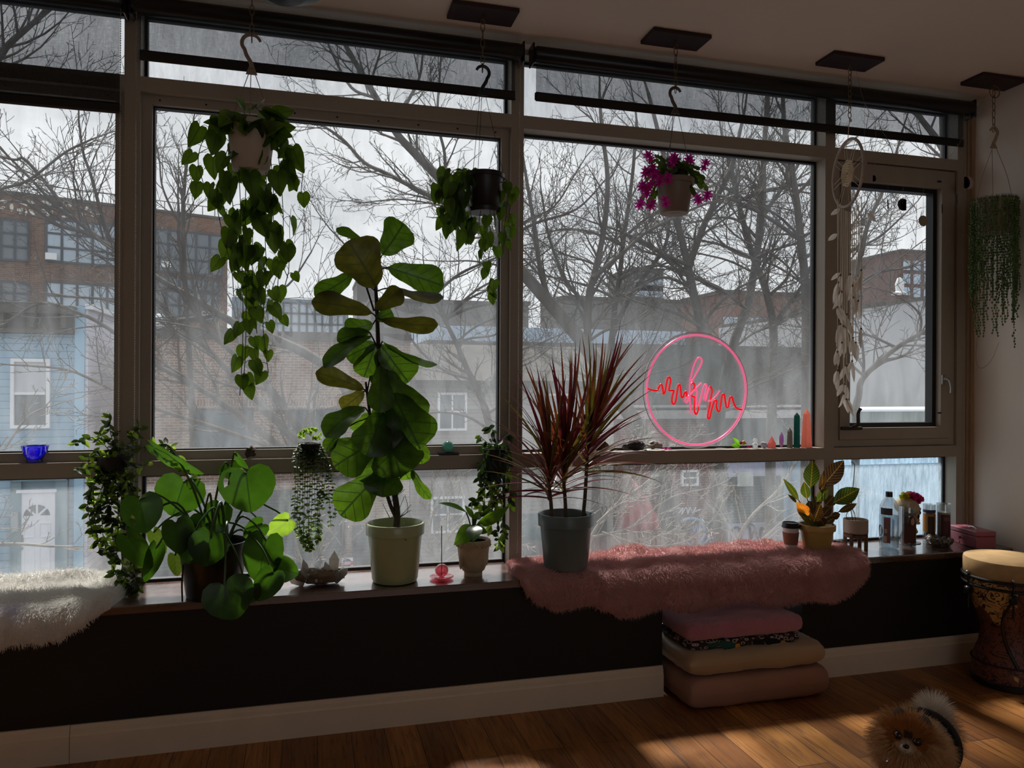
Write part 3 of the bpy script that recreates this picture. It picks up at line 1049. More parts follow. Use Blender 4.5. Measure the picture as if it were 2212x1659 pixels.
mb = MB()
for q in range(9):
    pa, pb = at(1522 + (q * 13) % 17, 1128 + q * 7, YF - 0.03), at(1536 + (q * 11) % 20, 1128 + q * 7, YF - 0.03)
    mb.obox((pa + pb) / 2, ((pb - pa).length * .8, 0.01, 0.025))
mb.build('graffiti', M_gw, b, smooth=False)
# notices on the shutter
for (p0, p1, y0, y1, nm, lb) in ((1582, 1616, 1018, 1048, 'notice', 'pale torn poster on the dark shutter between two trunks'), (1675, 1688, 1020, 1038, 'notice', 'small cream notice beside the croton leaves')):
    mb = MB(); mb.box(fx(p0), fx(p1), YF - 0.02 - 0.28, YF - 0.01 - 0.28, fz(p0, y1), fz(p0, y0))
    tag(mb.build(nm, pm('faded_paper', 'a9b0aa', 0.8, var=0.15), smooth=False), lb, 'poster')

# metal-roofed shed strip behind
YB2 = 27.0
mb = MB(); mb.box(fx(925, YB2), fx(1480, YB2), YB2, YB2 + 6, GZ, fz(1150, 708, YB2))
t = thing('metal_shed', (fx(1200, YB2), YB2, GZ), 'long pale blue metal shed roof behind the clapboard house', 'building')
mb.build('wall', M_metal, t, smooth=False)
mb = MB(); mb.box(fx(925, YB2) - .1, fx(1480, YB2) + .1, YB2 - 0.3, YB2 + 6, fz(1150, 745, YB2) - 0.1, fz(1150, 745, YB2) + 0.1)
mb.build('gutter', M_tar, t, smooth=False)

# --- industrial loft, left background: facade turned away
P0 = dep(-250, 830, 46.0); ang = radians(19)
ex = Vector((cos(ang), sin(ang), 0)); ey = Vector((-sin(ang), cos(ang), 0))
def along(px):
    d = ray(px, 830)
    # intersect with vertical plane through P0 along ex
    t = (P0 - CAM).dot(ey) / d.dot(ey)
    return (CAM + d * t - P0).dot(ex)
def upz(px, py):
    d = ray(px, py)
    t = (P0 - CAM).dot(ey) / d.dot(ey)
    return CAM.z + d.z * t
R3 = Matrix((ex, ey, (0, 0, 1))).transposed()
def lbox(mb, u0, u1, d0, d1, z0, z1):
    c = P0 + ex * ((u0 + u1) / 2) + ey * ((d0 + d1) / 2)
    mb.obox((c.x, c.y, (z0 + z1) / 2), (u1 - u0, d1 - d0, z1 - z0), R3)
b = thing('loft_building', (P0.x, P0.y, GZ), 'tall brown brick loft building with grid windows and flaking white letters', 'building')
u0, u1 = along(-250), along(490)
ztop = upz(130, 432)
mb = MB(); lbox(mb, u0, u1, 0, 16, GZ, ztop)
wl = mb.build('brick_wall', None or brick_mat('loft_brick', '6e4f3c', '553b2e', '85796a', bw=0.4, bh=0.13, soot=0.3), b, smooth=False)
mb = MB(); lbox(mb, u0, u1, -0.1, 0.4, ztop, ztop + 0.18)
z = ztop
for q in range(24):
    u = lerp(u0, u1, q / 23)
    c = P0 + ex * u + ey * 0.3
    mb.tube([(c.x, c.y, ztop), (c.x, c.y, ztop + 0.9)], 0.03, 4)
c0, c1 = P0 + ex * u0 + ey * 0.3, P0 + ex * u1 + ey * 0.3
mb.tube([(c0.x, c0.y, ztop + 0.9), (c1.x, c1.y, ztop + 0.9)], 0.035, 4)
mb.build('roof_rail', M_tar, b, smooth=False)
def loft_win(p0, p1, pyt, pyb, nx, nz, pxm=None):
    pm_ = (p0 + p1) / 2
    ua, ub = along(p0), along(p1)
    za, zb = upz(pm_, pyb), upz(pm_, pyt)
    mb = MB(); lbox(mb, ua, ub, -0.03, 0.0, za, zb)
    w = mb.build('window', M_wglass2 if (int(p0) % 3) else M_wglass, b, smooth=False)
    mb = MB()
    for i in range(nx + 1):
        u = lerp(ua, ub, i / nx); lbox(mb, u - 0.08, u + 0.08, -0.10, -0.03, za, zb)
    for i in range(nz + 1):
        z = lerp(za, zb, i / nz); lbox(mb, ua, ub, -0.09, -0.03, z - 0.07, z + 0.07)
    mb.build('glazing_bars', M_steel, w, smooth=False)
loft_win(-60, 60, 473, 560, 4, 3)
loft_win(98, 262, 481, 570, 5, 3)
loft_win(300, 480, 500, 590, 6, 3)
loft_win(-60, 60, 608, 655, 4, 2)
loft_win(98, 262, 614, 700, 5, 3)
loft_win(300, 470, 630, 690, 6, 2)
loft_win(300, 470, 600, 625, 6, 1)
M_flake = pm('flaking_white_paint', 'b9b6ac', 0.9, var=0.3, vscale=2)
random.seed(5)
mb = MB()
def flake(px, py, w, h, a):
    d = ray(px, py); t = (P0 - CAM).dot(ey) / d.dot(ey); p = CAM + d * t - ey * 0.05
    s = 36.0
    pts = []
    n = 7
    for i in range(n):
        th = 2 * pi * i / n
        k = random.uniform(0.6, 1.1)
        x, y = w / 2 * k * cos(th), h / 2 * k * sin(th)
        pts.append(((x * cos(a) - y * sin(a)) / s, (x * sin(a) + y * cos(a)) / s))
    mb.prism(pts, p, ex, (0, 0, 1), -ey, 0.03)
for g in ((12, 435, 22, 9, 0.2), (25, 450, 9, 24, 0), (5, 449, 14, 7, 0.5), (50, 440, 26, 10, -0.2), (62, 434, 10, 9, 0), (44, 455, 16, 14, 0.9), (56, 458, 8, 22, 0), (69, 459, 20, 10, -0.8), (70, 438, 12, 8, 0), (95, 437, 24, 9, 0.1), (107, 442, 10, 8, 0), (95, 456, 10, 14, 0.6), (104, 463, 10, 14, -0.5), (112, 457, 8, 10, 0), (138, 446, 20, 10, 0.7), (150, 443, 10, 16, 0.6), (130, 452, 8, 10, 0), (150, 466, 20, 6, 0.6), (138, 468, 12, 8, 0), (188, 450, 8, 14, -0.6), (196, 455, 7, 10, 0), (181, 465, 10, 10, 0.9), (200, 465, 7, 12, 0.4), (211, 463, 10, 4, 0)):
    flake(*g)
mb.build('painted_letters', M_flake, wl, smooth=False)
for (px, py) in ((108, 555), (355, 572), (366, 697)):
    mb = MB(); u, z = along(px), upz(px, py)
    lbox(mb, u - 0.33, u + 0.33, -0.45, 0.0, z - 0.22, z + 0.22)
    mb.build('air_conditioner', pm('white_ac_case', 'ccced0', 0.5), b, smooth=False)
    # grille
# glassy low building
Y3 = 38
b = thing('glazed_workshop', (fx(660, Y3), Y3, GZ), 'low blue-grey workshop with a long grid of windows', 'building')
mb = MB(); mb.box(fx(500, Y3), fx(752, Y3), Y3, Y3 + 8, GZ, fz(640, 646, Y3)); mb.build('wall', pm('blue_grey_panel', '5c707e', 0.6, var=0.1), b, smooth=False)
for (p0, p1, nx) in ((560, 712, 9), (716, 742, 2)):
    x0, x1 = fx(p0, Y3), fx(p1, Y3); z1, z0 = fz(640, 655, Y3), fz(640, 722, Y3)
    mb = MB(); mb.box(x0, x1, Y3 - 0.03, Y3, z0, z1); w = mb.build('window', M_wglass2, b, smooth=False)
    mb = MB()
    for i in range(nx + 1):
        x = lerp(x0, x1, i / nx); mb.box(x - 0.05, x + 0.05, Y3 - 0.09, Y3 - 0.03, z0, z1)
    for i in range(4):
        z = lerp(z0, z1, i / 3); mb.box(x0, x1, Y3 - 0.09, Y3 - 0.03, z - 0.05, z + 0.05)
    mb.build('glazing_bars', M_steel, w, smooth=False)
# roof vent on the garage
mb = MB(); p = at(343, 705, YF + 1.2)
mb.lathe([(0.0, 0.62), (0.10, 0.6), (0.17, 0.5), (0.17, 0.46), (0.09, 0.44), (0.09, 0.36), (0.15, 0.34), (0.15, 0.3), (0.08, 0.28), (0.08, -0.15)], p - Vector((0, 0, 0.30)), 14)
tag(mb.build('roof_vent', pm('white_vent_metal', 'd2d6d8', 0.5)), 'white mushroom roof vent on the brick garage', 'vent')

def far_block(name, p0, p1, py, Y, mat, label, depth=8, wins=None, chim=False):
    t = thing(name, (fx((p0 + p1) / 2, Y), Y, GZ), label, 'building')
    x0, x1, z1 = fx(p0, Y), fx(p1, Y), fz((p0 + p1) / 2, py, Y)
    mb = MB(); mb.box(x0, x1, Y, Y + depth, GZ, z1); mb.build('wall', mat, t, smooth=False)
    mb = MB(); mb.box(x0 - .1, x1 + .1, Y - 0.15, Y + depth, z1, z1 + 0.35); mb.build('parapet', M_tar, t, smooth=False)
    if wins:
        nx, nz, zlow, ww = wins
        for i in range(nx):
            for j in range(nz):
                x = lerp(x0, x1, (i + 0.5) / nx); z = lerp(z1 - 1.5, zlow, (j + 0.3) / nz)
                mb = MB(); mb.box(x - ww / 2, x + ww / 2, Y - 0.1, Y + 0.05, z - ww * .6, z + ww * .6)
                mb.build('window', M_wglass2, t, smooth=False)
    return t
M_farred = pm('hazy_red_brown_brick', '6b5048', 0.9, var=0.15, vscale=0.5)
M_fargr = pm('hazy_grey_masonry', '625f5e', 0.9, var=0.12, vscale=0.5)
far_block('warehouse', 1560, 1860, 640, 60, M_farred, 'long red-brown warehouse far behind the tree trunks', wins=(14, 1, 4.0, 1.0))
far_block('warehouse', 1215, 1575, 652, 72, M_fargr, 'grey flat-roofed warehouse far behind the forked tree')
far_block('tower_block', 1368, 1432, 585, 80, M_fargr, 'square grey tower rising over the grey warehouse', wins=(3, 2, 12, 1.2))
far_block('office_block', 800, 1085, 655, 70, M_fargr, 'wide grey block behind the fiddle leaf plant')
far_block('chimney_block', 770, 815, 610, 84, M_fargr, 'narrow grey block seen behind the fiddle leaf stem')
far_block('corner_block', 1122, 1141, 660, 58, M_fargr, 'thin grey block beside the second mullion')
far_block('apartment_tower', 1945, 2120, 548, 95, pm('dark_red_brown_tower', '5a4742', 0.9, var=0.1), 'dark brown apartment tower seen through the casement', depth=14, wins=(8, 7, 6.0, 1.3))
# white rendered gable wall on the right, and the hedge under it
Y5 = 20
t = thing('white_building', (fx(1940, Y5), Y5, GZ), 'blank white rendered building seen through the casement', 'building')
x0, x1 = fx(1835, Y5), fx(2150, Y5)
za, zb_ = fz(1860, 672, Y5), fz(2000, 643, Y5)
mb = MB(); mb.prism([(x0, GZ), (x1, GZ), (x1, zb_ + 0.4), (x0, za)], (0, Y5, 0), (1, 0, 0), (0, 0, 1), (0, 1, 0), 9)
mb.build('render_wall', pm('white_render', 'a2a2a4', 0.85, var=0.06, vscale=1), t, smooth=False)
mb = MB(); mb.prism([(x0, za), (x1, zb_ + 0.4), (x1, zb_ + 0.55), (x0, za + 0.15)], (0, Y5 - 0.05, 0), (1, 0, 0), (0, 0, 1), (0, 1, 0), 9)
mb.build('coping', M_corn, t, smooth=False)
mb = MB(); p = at(1955, 648, Y5 + 3); mb.box(p.x - 0.35, p.x + 0.35, p.y, p.y + 0.6, p.z - 0.8, p.z + 0.2); mb.build('chimney', M_brk3, t, smooth=False)
mb = MB(); mb.lathe([(0.3, 0), (0.3, 0.12), (0.15, 0.2), (0.18, 0.5), (0.1, 0.75), (0, 0.78)], (p.x, p.y + .3, p.z + 0.2), 12); mb.build('chimney_pot', M_wht, t)
Y6 = 15.5
mb = MB(); mb.box(fx(1815, Y6), fx(2200, Y6), Y6, Y6 + 2.2, GZ, fz(1950, 888, Y6))
t = thing('green_shed', (fx(1950, Y6), Y6, GZ), 'low grey-green shed in front of the white building', 'shed')
mb.build('wall', pm('grey_green_boards', '727a74', 0.8, var=0.2, vscale=3, stretch=(6, 1, 1)), t, smooth=False)
mb = MB(); mb.box(fx(1815, Y6) - .1, fx(2200, Y6), Y6 - 0.2, Y6 + 2.2, fz(1950, 888, Y6), fz(1950, 884, Y6)); mb.build('roof', M_wht, t, smooth=False)
Y7 = 13.0
mb = MB(); mb.box(fx(1800, Y7), fx(2150, Y7), Y7, Y7 + 2.0, GZ, fz(1900, 1003, Y7))
tag(mb.build('blue_shelter', pm('light_blue_tarpaulin', '7f9db4', 0.6, var=0.1), smooth=False), 'light blue covered street shelter behind the streaky low pane', 'shelter')

# closed patio umbrella, fence, bicycle
Yu = 14.0
pb, pt = at(1408, 1215, Yu), at(1352, 1022, Yu)
t = thing('patio_umbrella', (pb.x, Yu, GZ), 'closed dusty red patio umbrella leaning behind the branches', 'umbrella')
mb = MB(); mb.tube([pb, pt + (pt - pb) * 0.05], 0.025, 8); mb.tube([(pb.x, Yu, GZ), pb], 0.03, 8); mb.build('pole', M_steel, t)
mb = MB(); ax = (pb - pt)
prof = [(0.0, 0.0), (0.06, 0.02), (0.30, 0.3), (0.40, 0.55), (0.36, 0.75), (0.24, 0.92), (0.10, 0.93)]
rot = ax.to_track_quat('Z', 'Y').to_matrix()
mb.lathe([(r, z * ax.length) for r, z in prof], pt, 32, rot=rot, wob=lambda a, z: 1 + 0.16 * sin(a * 8) * min(1, z))
mb.build('canopy', pm('dusty_red_canvas', '9c5a5a', 0.9, var=0.12), t)
mb = MB()
x = fx(1328, 13.5)
while x < fx(1482, 13.5):
    mb.box(x, x + 0.09, 13.5, 13.54, GZ, fz(1400, 1150, 13.5)); x += 0.11
tag(mb.build('picket_fence', pm('weathered_picket_wood', '6d625a', 0.9, var=0.2, vscale=3), smooth=False), 'weathered brown board fence beneath the umbrella', 'fence')
c = at(1505, 1160, 14.5)
t = thing('bicycle', (c.x, 14.5, GZ), 'parked bicycle with a blue tyre by the red brick wall', 'bicycle')
c.z = GZ + 0.46
for dx in (-0.5, 0.5):
    mb = MB(); mb.tube([(c.x + dx + 0.33 * cos(2 * pi * i / 28), 14.5, c.z + 0.33 * sin(2 * pi * i / 28)) for i in range(28)], 0.022, 6, closed=True)
    mb.tube([(c.x + dx - 0.3, 14.5, c.z), (c.x + dx + 0.3, 14.5, c.z)], 0.006, 4); mb.tube([(c.x + dx, 14.5, c.z - .3), (c.x + dx, 14.5, c.z + .3)], 0.006, 4)
    mb.build('wheel', pm('blue_tyre', '6c8db4', 0.6), t)
mb = MB(); A, B_, C_, D_ = (c.x - .5, 14.5, c.z), (c.x - .1, 14.5, c.z - .02), (c.x - .2, 14.5, c.z + .5), (c.x + .38, 14.5, c.z + .48)
for a, b_ in ((A, B_), (A, C_), (B_, C_), (B_, D_), (C_, D_), (D_, (c.x + .5, 14.5, c.z)), (D_, (c.x + .34, 14.5, c.z + .68))):
    mb.tube([a, b_], 0.018, 6)
mb.build('frame', M_steel, t)
mb = MB(); mb.tube([(c.x + .34, 14.25, c.z + .68), (c.x + .34, 14.75, c.z + .68)], 0.014, 6); mb.obox((c.x - .22, 14.5, c.z + .56), (.22, .12, .05), bev=.02); mb.build('saddle', M_blk, t)

# ------------------------------------------------------------------ bare street trees
M_bark = pm('grey_brown_bark', '4b453f', 0.9, var=0.25, vscale=9, bump=0.4, bscale=30, stretch=(1, 1, 0.3))
M_bark_lit = pm('lit_grey_bark', '7d766d', 0.9, var=0.2, vscale=9)  # lighter copy of the bark, sky light on low twigs painted in
rnd = random.Random(11)
def rv(s=1.0):
    return Vector((rnd.uniform(-s, s), rnd.uniform(-s, s), rnd.uniform(-s, s)))
def twig(mb, p, d, L, r, level, maxl, dens):
    nseg = 5 if level < 2 else 3
    pts = [p]
    cur = d.normalized()
    for i in range(nseg):
        cur = (cur + rv(0.20) + Vector((0, 0, 0.07))).normalized()
        pts.append(pts[-1] + cur * (L / nseg))
    rad = [max(0.0035, r * (1 - 0.8 * i / nseg)) for i in range(nseg + 1)]
    mb.tube(pts, rad, 4 if level == 0 else 3, cap=False)
    if level < maxl:
        k = max(2, int(L * dens * (2.3 if level == 0 else 3.4)))
        for i in range(k):
            t = (i + rnd.uniform(0.2, 0.9)) / k
            t = 0.15 + 0.85 * t
            j = min(nseg - 1, int(t * nseg))
            q = pts[j].lerp(pts[j + 1], t * nseg - j)
            dd = (pts[j + 1] - pts[j]).normalized()
            side = dd.orthogonal().normalized()
            side.rotate(Matrix.Rotation(rnd.uniform(0, 2 * pi), 3, dd))
            nd = dd * cos(0.75) + side * sin(0.75)
            twig(mb, q, nd, L * rnd.uniform(0.28, 0.5) * (1.15 - 0.5 * t), max(0.005, rad[j] * 0.55), level + 1, maxl, dens)

def tree(name, limbs, depth, label, pale=False, dens=2.6, maxl=2, spread=1.0, group='bare street trees', sub=1.0, extra=0):
    """limbs: list of (pixel polyline from base to tip, radius px at base, at tip); each limb bends through real depth."""
    built = []
    limbs = list(limbs)
    tr0 = [p for p in limbs[0][0] if 430 < p[1] < 960]
    for q in range(extra):
        a = rnd.choice(tr0)
        sg = rnd.choice((-1, 1)); L_ = rnd.uniform(110, 240); up_ = rnd.uniform(.15, .9)
        limbs.append(([a, (a[0] + sg * L_ * .3, a[1] - L_ * up_ * .35), (a[0] + sg * L_ * .7, a[1] - L_ * up_ * .6), (a[0] + sg * L_, a[1] - L_ * up_ + rnd.uniform(-30, 30))], rnd.uniform(2.5, 4.5), 1.5))
    for li, (pts, r0, r1) in enumerate(limbs):
        d = depth + (0 if li == 0 else rnd.uniform(-0.3, 0.3))
        dd = rnd.uniform(-0.12, 0.12)
        P = []
        for i, (x, y) in enumerate(pts):
            q = 0 if li == 0 and i < 2 else i
            P.append(dep(x, y, d + dd * q * (1 if li else 0.5)))
        built.append((smooth_path(P, 5), r0 * depth / FPX, r1 * depth / FPX))
    base = built[0][0][0]
    t = thing(name, (base.x, base.y, GZ), label, 'tree', group)
    mt = M_bark_lit if pale else M_bark
    mb = MB()
    P, ra, rb = built[0]
    P = [Vector((P[0].x, P[0].y, GZ))] + P if P[0].z > GZ + 0.05 else P
    mb.tube(P, [lerp(ra * 1.15, rb, i / (len(P) - 1)) for i in range(len(P))], 9)
    mb.build('trunk', mt, t)
    mt_tw = MB()
    for li, (P, ra, rb) in enumerate(built):
        if li:
            mb = MB(); mb.tube(P, [lerp(ra, rb, i / (len(P) - 1)) for i in range(len(P))], 7); mb.build('limb', mt, t)
        L = sum((P[i + 1] - P[i]).length for i in range(len(P) - 1))
        n = int(L * 4.2 * spread)
        for i in range(n):
            tt = (i + rnd.random()) / n
            if li == 0 and tt < 0.45:
                continue
            f = tt * (len(P) - 1)
            j = min(len(P) - 2, int(f))
            q = P[j].lerp(P[j + 1], f - j)
            dd = (P[j + 1] - P[j]).normalized()
            side = dd.orthogonal().normalized()
            side.rotate(Matrix.Rotation(rnd.uniform(0, 2 * pi), 3, dd))
            a = rnd.uniform(0.55, 1.05)
            nd = dd * cos(a) + side * sin(a) + Vector((0, 0, 0.2))
            rr = lerp(ra, rb, tt)
            twig(mt_tw, q, nd, rnd.uniform(0.7, 1.7) * sub * (1.1 - 0.4 * tt), min(rr * 0.5, 0.026), 0, maxl, dens)
        # tip
        twig(mt_tw, P[-1], P[-1] - P[-2], rnd.uniform(0.8, 1.5) * sub, rb * 0.9, 0, maxl, dens)
    tw = mt_tw.build('twigs', mt, t, smooth=False)
    return t

tree('street_tree', [
    ([(905, 1260), (875, 1120), (830, 1010), (760, 860), (698, 786), (590, 730), (504, 696), (436, 655), (345, 603), (250, 540)], 15, 4),
    ([(815, 1040), (715, 985), (653, 935), (569, 820), (492, 752), (440, 700), (400, 620), (385, 500)], 10, 3),
    ([(800, 1080), (690, 1000), (626, 935), (510, 820), (454, 759), (395, 705), (330, 640), (270, 600)], 9, 3),
    ([(765, 1065), (600, 960), (485, 872), (390, 816), (330, 782), (250, 720), (180, 680), (90, 655), (10, 700)], 8, 2.5),
    ([(640, 985), (470, 925), (330, 880), (240, 840), (150, 800), (60, 790)], 6, 2),
    ([(470, 680), (400, 690), (330, 690), (240, 650), (150, 640)], 5, 2),
    ([(345, 603), (265, 547), (222, 521), (177, 501), (126, 486), (60, 440), (0, 410)], 6, 2),
    ([(240, 533), (230, 500), (217, 455), (197, 380), (180, 330), (170, 260)], 5, 2),
    ([(222, 521), (162, 473), (124, 448), (65, 385), (0, 320)], 5, 2),
    ([(150, 460), (60, 350), (30, 345), (-40, 330)], 4, 2),
], 11.0, 'bare tree leaning to the first window, thick limbs before the brick garage', dens=2.4, extra=5)
tree('street_tree', [
    ([(1462, 1240), (1440, 1080), (1400, 960), (1330, 850), (1262, 745), (1200, 670), (1130, 590), (1080, 530), (1020, 465), (961, 398), (896, 331), (857, 288), (813, 212), (781, 158), (744, 93), (720, 40)], 17, 4),
    ([(1140, 600), (1040, 500), (980, 450), (922, 420), (835, 375), (787, 351), (737, 298), (677, 260)], 8, 2.5),
    ([(1268, 743), (1272, 640), (1284, 592), (1306, 486), (1312, 380), (1300, 280), (1295, 200)], 9, 3),
    ([(1200, 680), (1170, 597), (1154, 486), (1136, 380), (1120, 280)], 7, 2.5),
    ([(1265, 700), (1263, 658), (1221, 603), (1186, 512), (1170, 420)], 6, 2),
    ([(1280, 600), (1348, 544), (1400, 500), (1500, 450), (1560, 430)], 5, 2),
    ([(857, 288), (870, 240), (905, 170), (915, 100)], 5, 2),
    ([(961, 398), (960, 330), (945, 260), (950, 160), (955, 90)], 4, 2),
    ([(813, 212), (760, 190), (720, 120), (700, 70)], 4, 2),
], 12.0, 'big bare tree whose thick limb crosses behind the second hanging basket', dens=2.6, extra=8)
tree('street_tree', [
    ([(1285, 1180), (1290, 950), (1300, 850), (1321, 738), (1329, 645), (1337, 605), (1348, 512), (1366, 380), (1375, 260)], 9, 3),
    ([(1321, 730), (1358, 645), (1411, 571), (1440, 520), (1450, 430)], 7, 2.5),
    ([(1345, 530), (1279, 502), (1220, 495), (1165, 507)], 4, 1.5),
    ([(1352, 505), (1374, 518), (1440, 555), (1470, 575)], 5, 2),
], 14.0, 'slim bare tree standing between the forked tree and the cactus basket', dens=2.4, extra=7)
tree('street_tree', [
    ([(1562, 1240), (1556, 1100), (1552, 1000), (1540, 900), (1524, 755), (1514, 706), (1488, 589), (1483, 563), (1465, 485), (1450, 420), (1430, 320), (1400, 200)], 13, 4),
    ([(1488, 575), (1517, 496), (1545, 434), (1579, 364), (1595, 300), (1610, 230)], 8, 3),
    ([(1480, 570), (1426, 545), (1400, 527), (1340, 500), (1280, 480)], 5, 2),
    ([(1515, 700), (1560, 650), (1600, 620), (1640, 600)], 4, 2),
    ([(1492, 620), (1440, 600), (1400, 610), (1350, 640)], 4, 2),
], 13.0, 'bare tree rising behind the neon ring and under the cactus basket', dens=2.8, extra=6)
tree('street_tree', [
    ([(1665, 1240), (1664, 1000), (1668, 850), (1670, 706), (1649, 610), (1628, 560), (1594, 434), (1579, 369), (1560, 300)], 11, 3),
    ([(1675, 698), (1705, 655), (1734, 615), (1760, 560), (1790, 520)], 6, 2),
    ([(1660, 640), (1700, 600), (1720, 540)], 4, 2),
], 13.5, 'bare tree with an upright trunk behind the crystal towers', dens=2.8, extra=6)
tree('street_tree', [
    ([(1552, 1200), (1555, 900), (1581, 755), (1612, 667), (1628, 589), (1646, 460), (1649, 350), (1655, 250), (1660, 150)], 11, 4),
    ([(1640, 480), (1680, 420), (1710, 380), (1740, 330)], 5, 2),
    ([(1648, 420), (1620, 390), (1590, 380), (1540, 400)], 4, 2),
    ([(1640, 520), (1600, 480), (1560, 470), (1500, 480)], 4, 2),
], 15.0, 'tall straight bare tree with pale vertical trunk right of the cactus basket', dens=2.6, extra=6)
tree('street_tree', [
    ([(1738, 1240), (1742, 755), (1739, 615), (1729, 511), (1719, 421), (1708, 356), (1695, 280), (1690, 180)], 10, 4),
    ([(1727, 517), (1654, 467), (1581, 431), (1530, 418), (1480, 400)], 5, 2),
    ([(1719, 421), (1740, 400), (1780, 350), (1830, 310)], 4, 2),
    ([(1735, 560), (1780, 530), (1830, 500), (1870, 440)], 4, 2),
], 12.5, 'bare tree close to the third mullion', dens=2.6, extra=6)
tree('street_tree', [
    ([(1850, 1240), (1848, 920), (1855, 854), (1867, 813), (1937, 751), (1994, 718), (2050, 690)], 8, 3),
    ([(1862, 830), (1866, 780), (1858, 720), (1840, 680)], 4, 1.5),
    ([(1855, 640), (1863, 608), (1904, 587), (1969, 575), (1994, 559), (2060, 530)], 4, 2),
    ([(1850, 600), (1863, 526), (1883, 464), (1904, 419), (1930, 350), (1950, 280)], 6, 2.5),
    ([(1985, 730), (1990, 690), (1975, 665), (1940, 640), (1920, 630)], 3, 1.5),
    ([(2080, 400), (2030, 310), (1985, 250), (1950, 190)], 9, 4),
], 10.0, 'bare tree with a forked bough seen through the casement', dens=2.6, extra=3)
tree('street_tree', [
    ([(1105, 1240), (1090, 1100), (1075, 1000), (1051, 894), (1029, 835), (1010, 799), (985, 740), (960, 690), (935, 640)], 10, 3),
    ([(1040, 860), (1080, 800), (1120, 760), (1170, 740)], 5, 2),
    ([(1020, 820), (960, 800), (910, 760), (880, 720)], 4, 2),
    ([(1060, 930), (1010, 900), (950, 890), (900, 900)], 4, 2),
], 13.0, 'small leaning bare tree in front of the clapboard house', dens=3.0, maxl=2, sub=0.9, extra=9)
tree('street_tree', [
    ([(-60, 1240), (-80, 800), (-90, 400), (-60, 240), (0, 120), (60, 60), (120, 10)], 12, 4),
    ([(-60, 240), (20, 190), (80, 185), (150, 180)], 4, 2),
    ([(-85, 500), (-20, 420), (60, 390), (140, 330), (200, 300)], 4, 2),
], 9.0, 'bare tree with limbs seen through the pulled-down mesh blind', dens=2.2)
tree('street_tree', [
    ([(420, 1240), (415, 900), (400, 620), (395, 480), (400, 380), (412, 300)], 7, 2.5),
    ([(398, 500), (370, 450), (350, 400), (345, 350)], 3, 1.5),
], 16.0, 'thin upright bare sapling beside the first mullion', dens=2.4, sub=0.8)
# shrubby growth close under the windows: daylight on the twigs put into a paler bark colour
tree('young_tree', [
    ([(690, 1420), (690, 1330), (685, 1270), (650, 1210), (635, 1150)], 6, 2),
    ([(688, 1290), (700, 1240), (735, 1200), (740, 1160)], 3, 1.5),
    ([(686, 1280), (672, 1230), (690, 1180)], 3, 1.2),
], 5.0, 'young bare tree top reaching up behind the crystal cluster', pale=True, dens=4.5, sub=0.25, spread=2.0, group='young trees under the windows')
tree('young_tree', [
    ([(960, 1420), (955, 1330), (950, 1250), (960, 1180), (1000, 1120), (1040, 1060)], 6, 2),
    ([(952, 1240), (930, 1170), (935, 1110), (960, 1050)], 3, 1.5),
    ([(955, 1220), (1000, 1190), (1050, 1180)], 3, 1.5),
], 8.0, 'young bare tree beside the pink incense holder, pale twigs', pale=True, dens=4.5, sub=0.45, spread=2.4, group='young trees under the windows')
tree('young_tree', [
    ([(1240, 1420), (1250, 1300), (1270, 1180), (1320, 1100), (1400, 1040), (1440, 990)], 6, 2),
    ([(1290, 1130), (1340, 1080), (1370, 1010), (1380, 960)], 3, 1.5),
    ([(1280, 1160), (1360, 1140), (1440, 1080), (1500, 1060)], 3, 1.5),
    ([(1262, 1200), (1230, 1120), (1200, 1060), (1190, 1000)], 3, 1.5),
    ([(1300, 1150), (1400, 1180), (1480, 1170), (1520, 1140)], 3, 1.5),
], 8.5, 'young bare tree of pale twigs behind the red dracaena', pale=True, dens=4.2, sub=0.55, spread=2.4, group='young trees under the windows')
tree('young_tree', [
    ([(1560, 1420), (1565, 1300), (1580, 1200), (1620, 1120), (1680, 1060), (1720, 1000)], 5, 2),
    ([(1590, 1170), (1560, 1120), (1530, 1090)], 3, 1.5),
    ([(1575, 1210), (1640, 1170), (1700, 1120), (1750, 1100)], 3, 1.5),
], 8.5, 'young bare tree of pale twigs behind the coffee cup', pale=True, dens=3.2, sub=0.45, spread=1.6, group='young trees under the windows')
tree('young_tree', [
    ([(-120, 1420), (-100, 1300), (-60, 1190), (20, 1175), (110, 1180), (170, 1180)], 5, 2),
    ([(-90, 1280), (-60, 1000), (0, 980), (60, 900), (130, 870)], 4, 1.5),
], 7.0, 'young bare tree stretching twigs across the white house door', pale=True, dens=3.4, sub=0.4, spread=1.6, group='young trees under the windows')
# ------------------------------------------------------------------ ceiling plates, chains, hanging baskets
random.seed(3)
YH = -0.24
FIDDLE = [(0, .06), (.08, .35), (.2, .55), (.35, .62), (.5, .78), (.68, 1.0), (.82, .97), (.93, .68), (1, .12)]
OVATE = [(0, .08), (.12, .55), (.3, .92), (.45, 1.0), (.65, .85), (.85, .45), (1, .02)]
LANCE = [(0, .25), (.1, .55), (.3, .95), (.45, 1.0), (.7, .72), (.9, .28), (1, .02)]
GRASS = [(0, .8), (.1, 1.0), (.4, .95), (.7, .6), (.9, .25), (1, .03)]
HEART = [(0, -.02), (.12, -.13), (.28, -.16), (.42, -.06), (.5, .12), (.48, .34), (.38, .56), (.22, .78), (.08, .94), (0, 1.0)]
MONS = [(0, .0), (.10, -.14), (.28, -.20), (.46, -.10), (.56, .14), (.56, .36), (.46, .62), (.28, .84), (.10, .97), (0, 1.0)]
ROUND = [(0, -.0), (.25, .06), (.45, .28), (.5, .5), (.42, .76), (.22, .94), (0, 1.0)]

